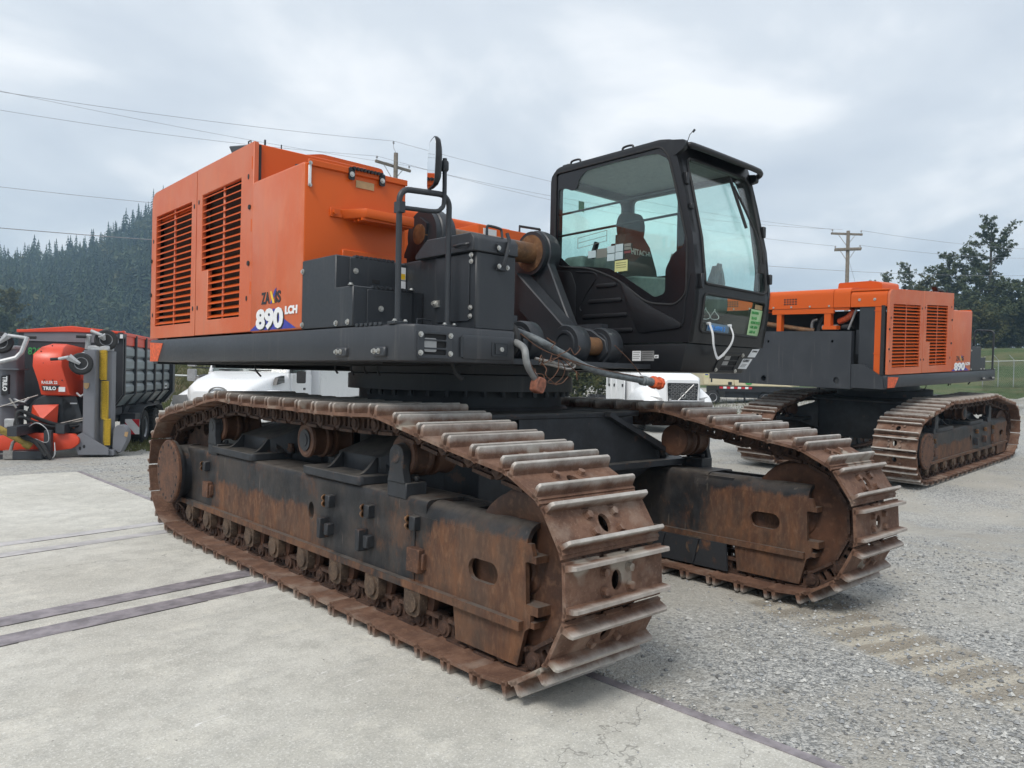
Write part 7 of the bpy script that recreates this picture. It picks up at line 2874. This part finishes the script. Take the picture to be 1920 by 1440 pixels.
def hood_truck():
    t = empty('box_lorry', cam_floor(409, 17.0), VA + R(-2))
    tag(t, 'white bonneted box lorry parked behind the near excavator, seen under its deck', 'lorry', 'white lorries at the back of the yard')

    def sec(y, w, z0, z1, r=.14):
        P = rounded([(-w, z0), (w, z0), (w, z1), (-w, z1)], [.02, .02, r, r], 5)
        return [Vector((x, y, z)) for x, z in P]
    b = MB()
    b.loft([sec(.0, .62, .75, 1.22, .12), sec(.12, .74, .7, 1.36, .16), sec(.7, .86, .7, 1.52, .2), sec(1.5, .95, .7, 1.64, .22), sec(1.75, 1.0, .7, 1.68, .22)])
    hd = b.build('bonnet', 'white', t)
    for s in (-1, 1):
        b = MB()
        b.loft([[Vector((s * x, y, z)) for x, z in ((.60, .55), (1.10, .55), (1.14, zt - .12), (1.02, zt), (.60, zt))] for y, zt in ((.05, .98), (.2, 1.12), (.7, 1.26), (1.2, 1.26), (1.6, 1.12))])
        b.bevel(.05, 2, 40)
        b.build('wing', 'white', t)
        b = MB()
        b.loft([[Vector((s * x, y, z)) for x, z in ((.70, .96), (1.04, .92), (1.02, 1.12), (.72, 1.14))] for y in (.0, .06)])
        b.build('headlight', 'label_silver', t)
        b = MB()
        b.prism([(.96, 1.38), (1.52, 1.44), (1.50, 1.60), (1.06, 1.55)], 'x', s * .90, s * .985)
        v = b.build('bonnet_vent', 'ink', hd)
        for i in range(4):
            b = MB()
            b.box(min(s * .97, s * .995), max(s * .97, s * .995), 1.06, 1.48, 1.425 + .035 * i, 1.44 + .035 * i)
            b.build('vent_bar', 'label_silver', v)
    b = MB()
    b.prism([oval(0, 1.20, .21, .13, 24), oval(0, 1.20, .185, .105, 24)], 'y', -.03, .03)
    b.prism([(-.12, 1.16), (.12, 1.16), (.05, 1.25), (-.05, 1.25)], 'y', -.02, .03)
    b.build('badge', 'steel', hd)
    b = MB()
    b.box(-.5, .5, -.02, .10, .72, 1.08)
    b.build('grille', 'ink', t)
    b = MB()
    b.hexa([Vector(p) for p in ((-1.0, 1.72, .6), (1.0, 1.72, .6), (1.05, 3.5, .6), (-1.05, 3.5, .6), (-1.0, 1.75, 1.66), (1.0, 1.75, 1.66), (1.05, 3.5, 1.66), (-1.05, 3.5, 1.66))])
    b.box(-1.0, 1.0, 2.35, 3.5, 2.55, 2.66)
    b.box(-1.0, 1.0, 3.40, 3.5, 1.6, 2.6)
    for s in (-1, 1):
        b.tube([(s * .96, 1.80, 1.66), (s * .92, 2.4, 2.6)], .05, 6)
        b.box(min(s * .95, s * 1.03), max(s * .95, s * 1.03), 3.1, 3.5, 1.6, 2.6)
    b.bevel(.02, 1)
    b.build('cab', 'white', t)
    b = MB()
    b.hexa([Vector(p) for p in ((-.95, 1.83, 1.67), (.95, 1.83, 1.67), (.95, 1.86, 1.67), (-.95, 1.86, 1.67), (-.90, 2.38, 2.55), (.90, 2.38, 2.55), (.90, 2.41, 2.55), (-.90, 2.41, 2.55))])
    b.build('windscreen', 'glass_dark', t)
    for x0, x1 in ((-.75, -.15), (.0, .55)):
        b = MB()
        b.tube([(x0 + .3, 1.78, 1.68), (x0, 1.80, 1.72), (x1, 1.80, 1.715)], .014, 6)
        b.build('wiper', 'rubber', t)
    for s in (-1, 1):
        b = MB()
        b.box(min(s * .985, s * 1.045), max(s * .985, s * 1.045), 1.9, 3.05, .75, 1.66)
        b.bevel(.02, 1)
        d = b.build('door', 'white', t)
        b = MB()
        b.hexa([Vector(p) for p in ((s * 1.0, 2.05, 1.68), (s * 1.01, 2.05, 1.68), (s * 1.01, 3.05, 1.68), (s * 1.0, 3.05, 1.68), (s * .95, 2.5, 2.5), (s * .96, 2.5, 2.5), (s * .96, 3.05, 2.5), (s * .95, 3.05, 2.5))])
        b.build('door_window', 'glass_dark', d)
        b = MB()
        b.box(min(s * 1.045, s * 1.06), max(s * 1.045, s * 1.06), 2.8, 2.95, 1.24, 1.29)
        b.build('handle', 'ink', d)
        mx = -1.42 if s < 0 else 1.30
        b = MB()
        b.prism(rounded([(mx - .10, 1.42), (mx + .10, 1.42), (mx + .10, 1.72), (mx - .10, 1.72)], .04, 3), 'y', 1.75, 1.85)
        b.prism(rounded([(mx - .10, 1.78), (mx + .10, 1.78), (mx + .10, 2.3), (mx - .10, 2.3)], .04, 3), 'y', 1.75, 1.85)
        m = b.build('side_mirror', 'light_grey' if s < 0 else 'rubber', t)
        b = MB()
        b.tube([(s * .98, 1.9, 1.75), (mx, 1.82, 1.76), (mx, 1.82, 2.4), (s * .95, 2.2, 2.45)], .018, 6)
        b.build('mirror_arm', 'ink', m)
    b = MB()
    b.box(-1.25, 1.25, 3.65, 10.5, .95, 3.6)
    b.bevel(.03, 1)
    b.build('cargo_box', 'white', t)
    b = MB()
    b.box(-.5, .5, .4, 10.4, .5, .78)
    b.build('chassis', 'ink', t)
    for y in (.85, 8.2, 9.2):
        for s in (-1, 1):
            wheel(t, (s * .92, y, .5), .5, .28, (s, 0, 0))


def semi():
    t = empty('tractor_lorry', cam_floor(1280, 24.6), VA + R(10))
    tag(t, 'white tractor lorry with a honeycomb grille and a diagonal bar, facing between the excavators', 'lorry', 'white lorries at the back of the yard')

    def sec(y, w, z0, z1, r=.14):
        P = rounded([(-w, z0), (w, z0), (w, z1), (-w, z1)], [.02, .02, r, r], 5)
        return [Vector((x, y, z)) for x, z in P]
    b = MB()
    b.loft([sec(.0, .56, .55, 1.70, .10), sec(.15, .66, .55, 1.82, .16), sec(.9, .82, .6, 1.94, .25), sec(2.0, .98, .6, 2.06, .3)])
    hd = b.build('bonnet', 'white', t)
    b = MB()
    b.prism(rounded([(-.47, .78), (.47, .78), (.52, 1.60), (-.52, 1.60)], .04, 3), 'y', -.03, .02)
    g = b.build('grille', 'ink', t)
    b = MB()
    for j in range(10):
        z = .85 + .075 * j
        for i in range(6):
            x = -.42 + .155 * i + (.0775 if j % 2 else 0)
            if x > .44:
                continue
            h, w = .026, .068
            pts = [Vector((x - w, -.034, z)), Vector((x - w * .6, -.034, z + h)), Vector((x + w * .6, -.034, z + h)), Vector((x + w, -.034, z)), Vector((x + w * .6, -.034, z - h)), Vector((x - w * .6, -.034, z - h))]
            b.tube(pts + pts[:1], .007, 4, cap=False)
    b.build('grille_mesh', 'label_silver', g)
    b = MB()
    b.tube([(-.36, -.05, .84), (.36, -.05, 1.56)], .022, 6)
    b.prism([oval(0, 1.20, .10, .10, 24), oval(0, 1.20, .07, .07, 24)], 'y', -.075, -.045)
    b.build('badge', 'label_silver', g)
    for s in (-1, 1):
        b = MB()
        b.loft([[Vector((s * x, y, z)) for x, z in ((.55, .45), (1.12, .45), (1.18, zt - .2), (1.05, zt), (.60, zt + .10))] for y, zt in ((.12, .95), (.35, 1.22), (.9, 1.42), (1.5, 1.42), (1.95, 1.25))])
        b.bevel(.06, 2, 40)
        b.build('wing', 'white', t)
        b = MB()
        b.hexa([Vector(p) for p in ((s * .62, .08, .95), (s * .95, .14, .90), (s * 1.02, .3, .98), (s * .66, .2, 1.0), (s * .66, .10, 1.10), (s * .98, .28, 1.16), (s * 1.05, .45, 1.20), (s * .70, .3, 1.14))])
        b.build('headlight', 'label_silver', t)
        wheel(t, (s * 1.02, 1.25, .52), .52, .30, (s, 0, 0))
        for y in (5.6, 6.9):
            wheel(t, (s * .95, y, .52), .52, .5, (s, 0, 0))
    b = MB()
    b.tube([(-.5, -.22, 1.02), (.62, -.22, 1.02)], .035, 8)
    b.tube([(.62, -.22, 1.14), (.62, -.22, .5)], .04, 8)
    b.tube([(-.5, -.22, 1.10), (-.5, -.22, .5)], .04, 8)
    b.box(-1.1, 1.1, -.15, .25, .38, .62)
    b.build('bull_bar', 'light_grey', t)
    b = MB()
    b.box(-1.08, 1.08, 1.95, 4.4, .6, 2.7)
    b.box(-1.2, 1.2, 2.6, 4.4, .75, 3.4)
    b.bevel(.05, 2)
    b.build('cab', 'white', t)
    b = MB()
    b.hexa([Vector(p) for p in ((-.95, 1.92, 2.06), (.95, 1.92, 2.06), (.95, 1.96, 2.06), (-.95, 1.96, 2.06), (-.90, 2.45, 2.95), (.90, 2.45, 2.95), (.90, 2.6, 2.95), (-.90, 2.6, 2.95))])
    b.build('windscreen', 'glass_dark', t)
    for y0, y1, z0, z1 in ((2.2, 3.1, .85, 1.9), (3.15, 3.7, .85, 1.9), (3.75, 4.35, .85, 1.9)):
        b = MB()
        b.box(-1.225, -1.195, y0, y1, z0, z1)
        b.bevel(.01, 1)
        d = b.build('side_locker', 'white', t)
        b = MB()
        b.box(-1.24, -1.224, y0 + .12, y0 + .26, 1.42, 1.52)
        b.build('handle', 'ink', d)
    for i in range(12):
        b = MB()
        b.box(-1.23, -1.224, 3.9, 4.15, 1.45 + .03 * i, 1.462 + .03 * i)
        b.build('print_line', 'ink', t)
    b = MB()
    b.tube([(-1.05, 2.1, .55), (-1.05, 4.3, .55)], .32, 14)
    b.build('fuel_tank', 'light_grey', t)
    b = MB()
    b.box(-.5, .5, .4, 7.4, .5, .8)
    b.box(-.55, .55, 5.2, 6.8, .85, 1.0)
    b.build('chassis', 'ink', t)


def compressor():
    t = empty('compressor_trailer', cam_floor(1318, 45.0), VA + R(4))
    tag(t, 'beige machine on a black trailer chassis with red and white reflectors, far behind', 'trailer')
    MT['beige'] = paint('beige_paint', (0.56, 0.49, 0.33), .45, .3, (.3, .26, .2), 0, .2)
    b = MB()
    b.box(.0, 1.9, 0, 2.2, 1.15, 2.75)
    b.bevel(.04, 1)
    c = b.build('cabinet', 'beige', t)
    for x0, x1, z0, z1 in ((.06, .32, 1.2, 2.6), (.40, 1.80, 1.2, 2.6)):
        b = MB()
        b.box(x0, x1, -.03, .0, z0, z1)
        b.bevel(.01, 1)
        b.build('door', 'beige', c)
    b = MB()
    b.box(.45, .54, -.045, -.029, 1.35, 1.65)
    b.build('handle', 'ink', c)
    b = MB()
    b.box(.08, .30, -.045, -.03, 1.62, 2.2)
    b.build('label', 'label_yellow', c)
    b = MB()
    b.box(.10, .28, -.05, -.044, 1.95, 2.1)
    b.box(.10, .28, -.05, -.044, 1.75, 1.82)
    b.build('print_line', 'ink_blue', c)
    b = MB()
    b.box(1.5, 1.72, -.045, -.03, 1.2, 1.38)
    b.build('label', 'ink', c)
    b = MB()
    b.hexa([Vector(p) for p in ((1.9, .0, 1.15), (5.5, .0, 1.15), (5.5, 2.2, 1.15), (1.9, 2.2, 1.15), (1.9, .0, 1.55), (4.2, .0, 1.42), (4.2, 2.2, 1.42), (1.9, 2.2, 1.55))])
    b.bevel(.03, 1)
    b.box(3.3, 5.9, .1, 2.1, 1.2, 1.48)
    b.build('lower_body', 'beige', t)
    for i in range(5):
        b = MB()
        b.box(1.9, 1.98, .1, 2.0, 1.7 + .16 * i, 1.78 + .16 * i)
        b.build('louvre_slat', 'beige', t)
    b = MB()
    b.prism(oval(2.75, 1.32, .2, .1, 20), 'y', -.02, .01)
    b.build('badge', 'ink_green', t)
    b = MB()
    b.box(.9, 8.2, .0, 2.1, .80, 1.13)
    b.box(1.4, 7.4, .2, 1.9, .45, .85)
    b.build('chassis', 'ink', t)
    for i in range(9):
        b = MB()
        b.box(1.0 + .22 * i, 1.2 + .22 * i, -.012, .001, .98, 1.10)
        b.build('reflector', 'mesh_red' if i % 2 == 0 else 'ink_white', t)
    for x in (.65, 3.9, 5.0):
        wheel(t, (x, .25, .45), .45, .3, (0, -1, 0))
    b = MB()
    b.tube([(2.6, .2, .9), (2.6, .2, .05)], .06, 8)
    b.box(2.45, 2.75, .05, .35, .0, .06)
    b.build('landing_leg', 'ink', t)


hood_truck()
semi()
compressor()
# =================================================================== air
n = NT('thin_haze')
pv = n.n('ShaderNodeVolumePrincipled')
pv.inputs['Color'].default_value = (0.52, 0.78, 1.0, 1)
pv.inputs['Density'].default_value = 0.00078
pv.inputs['Anisotropy'].default_value = 0.2
n.t.links.new(pv.outputs[0], n.out.inputs['Volume'])
b = MB()
b.box(-1250, 1250, -1250, 1250, -2.5, 128)
hzb = b.build('haze', n.m)
hzb['kind'] = 'stuff'
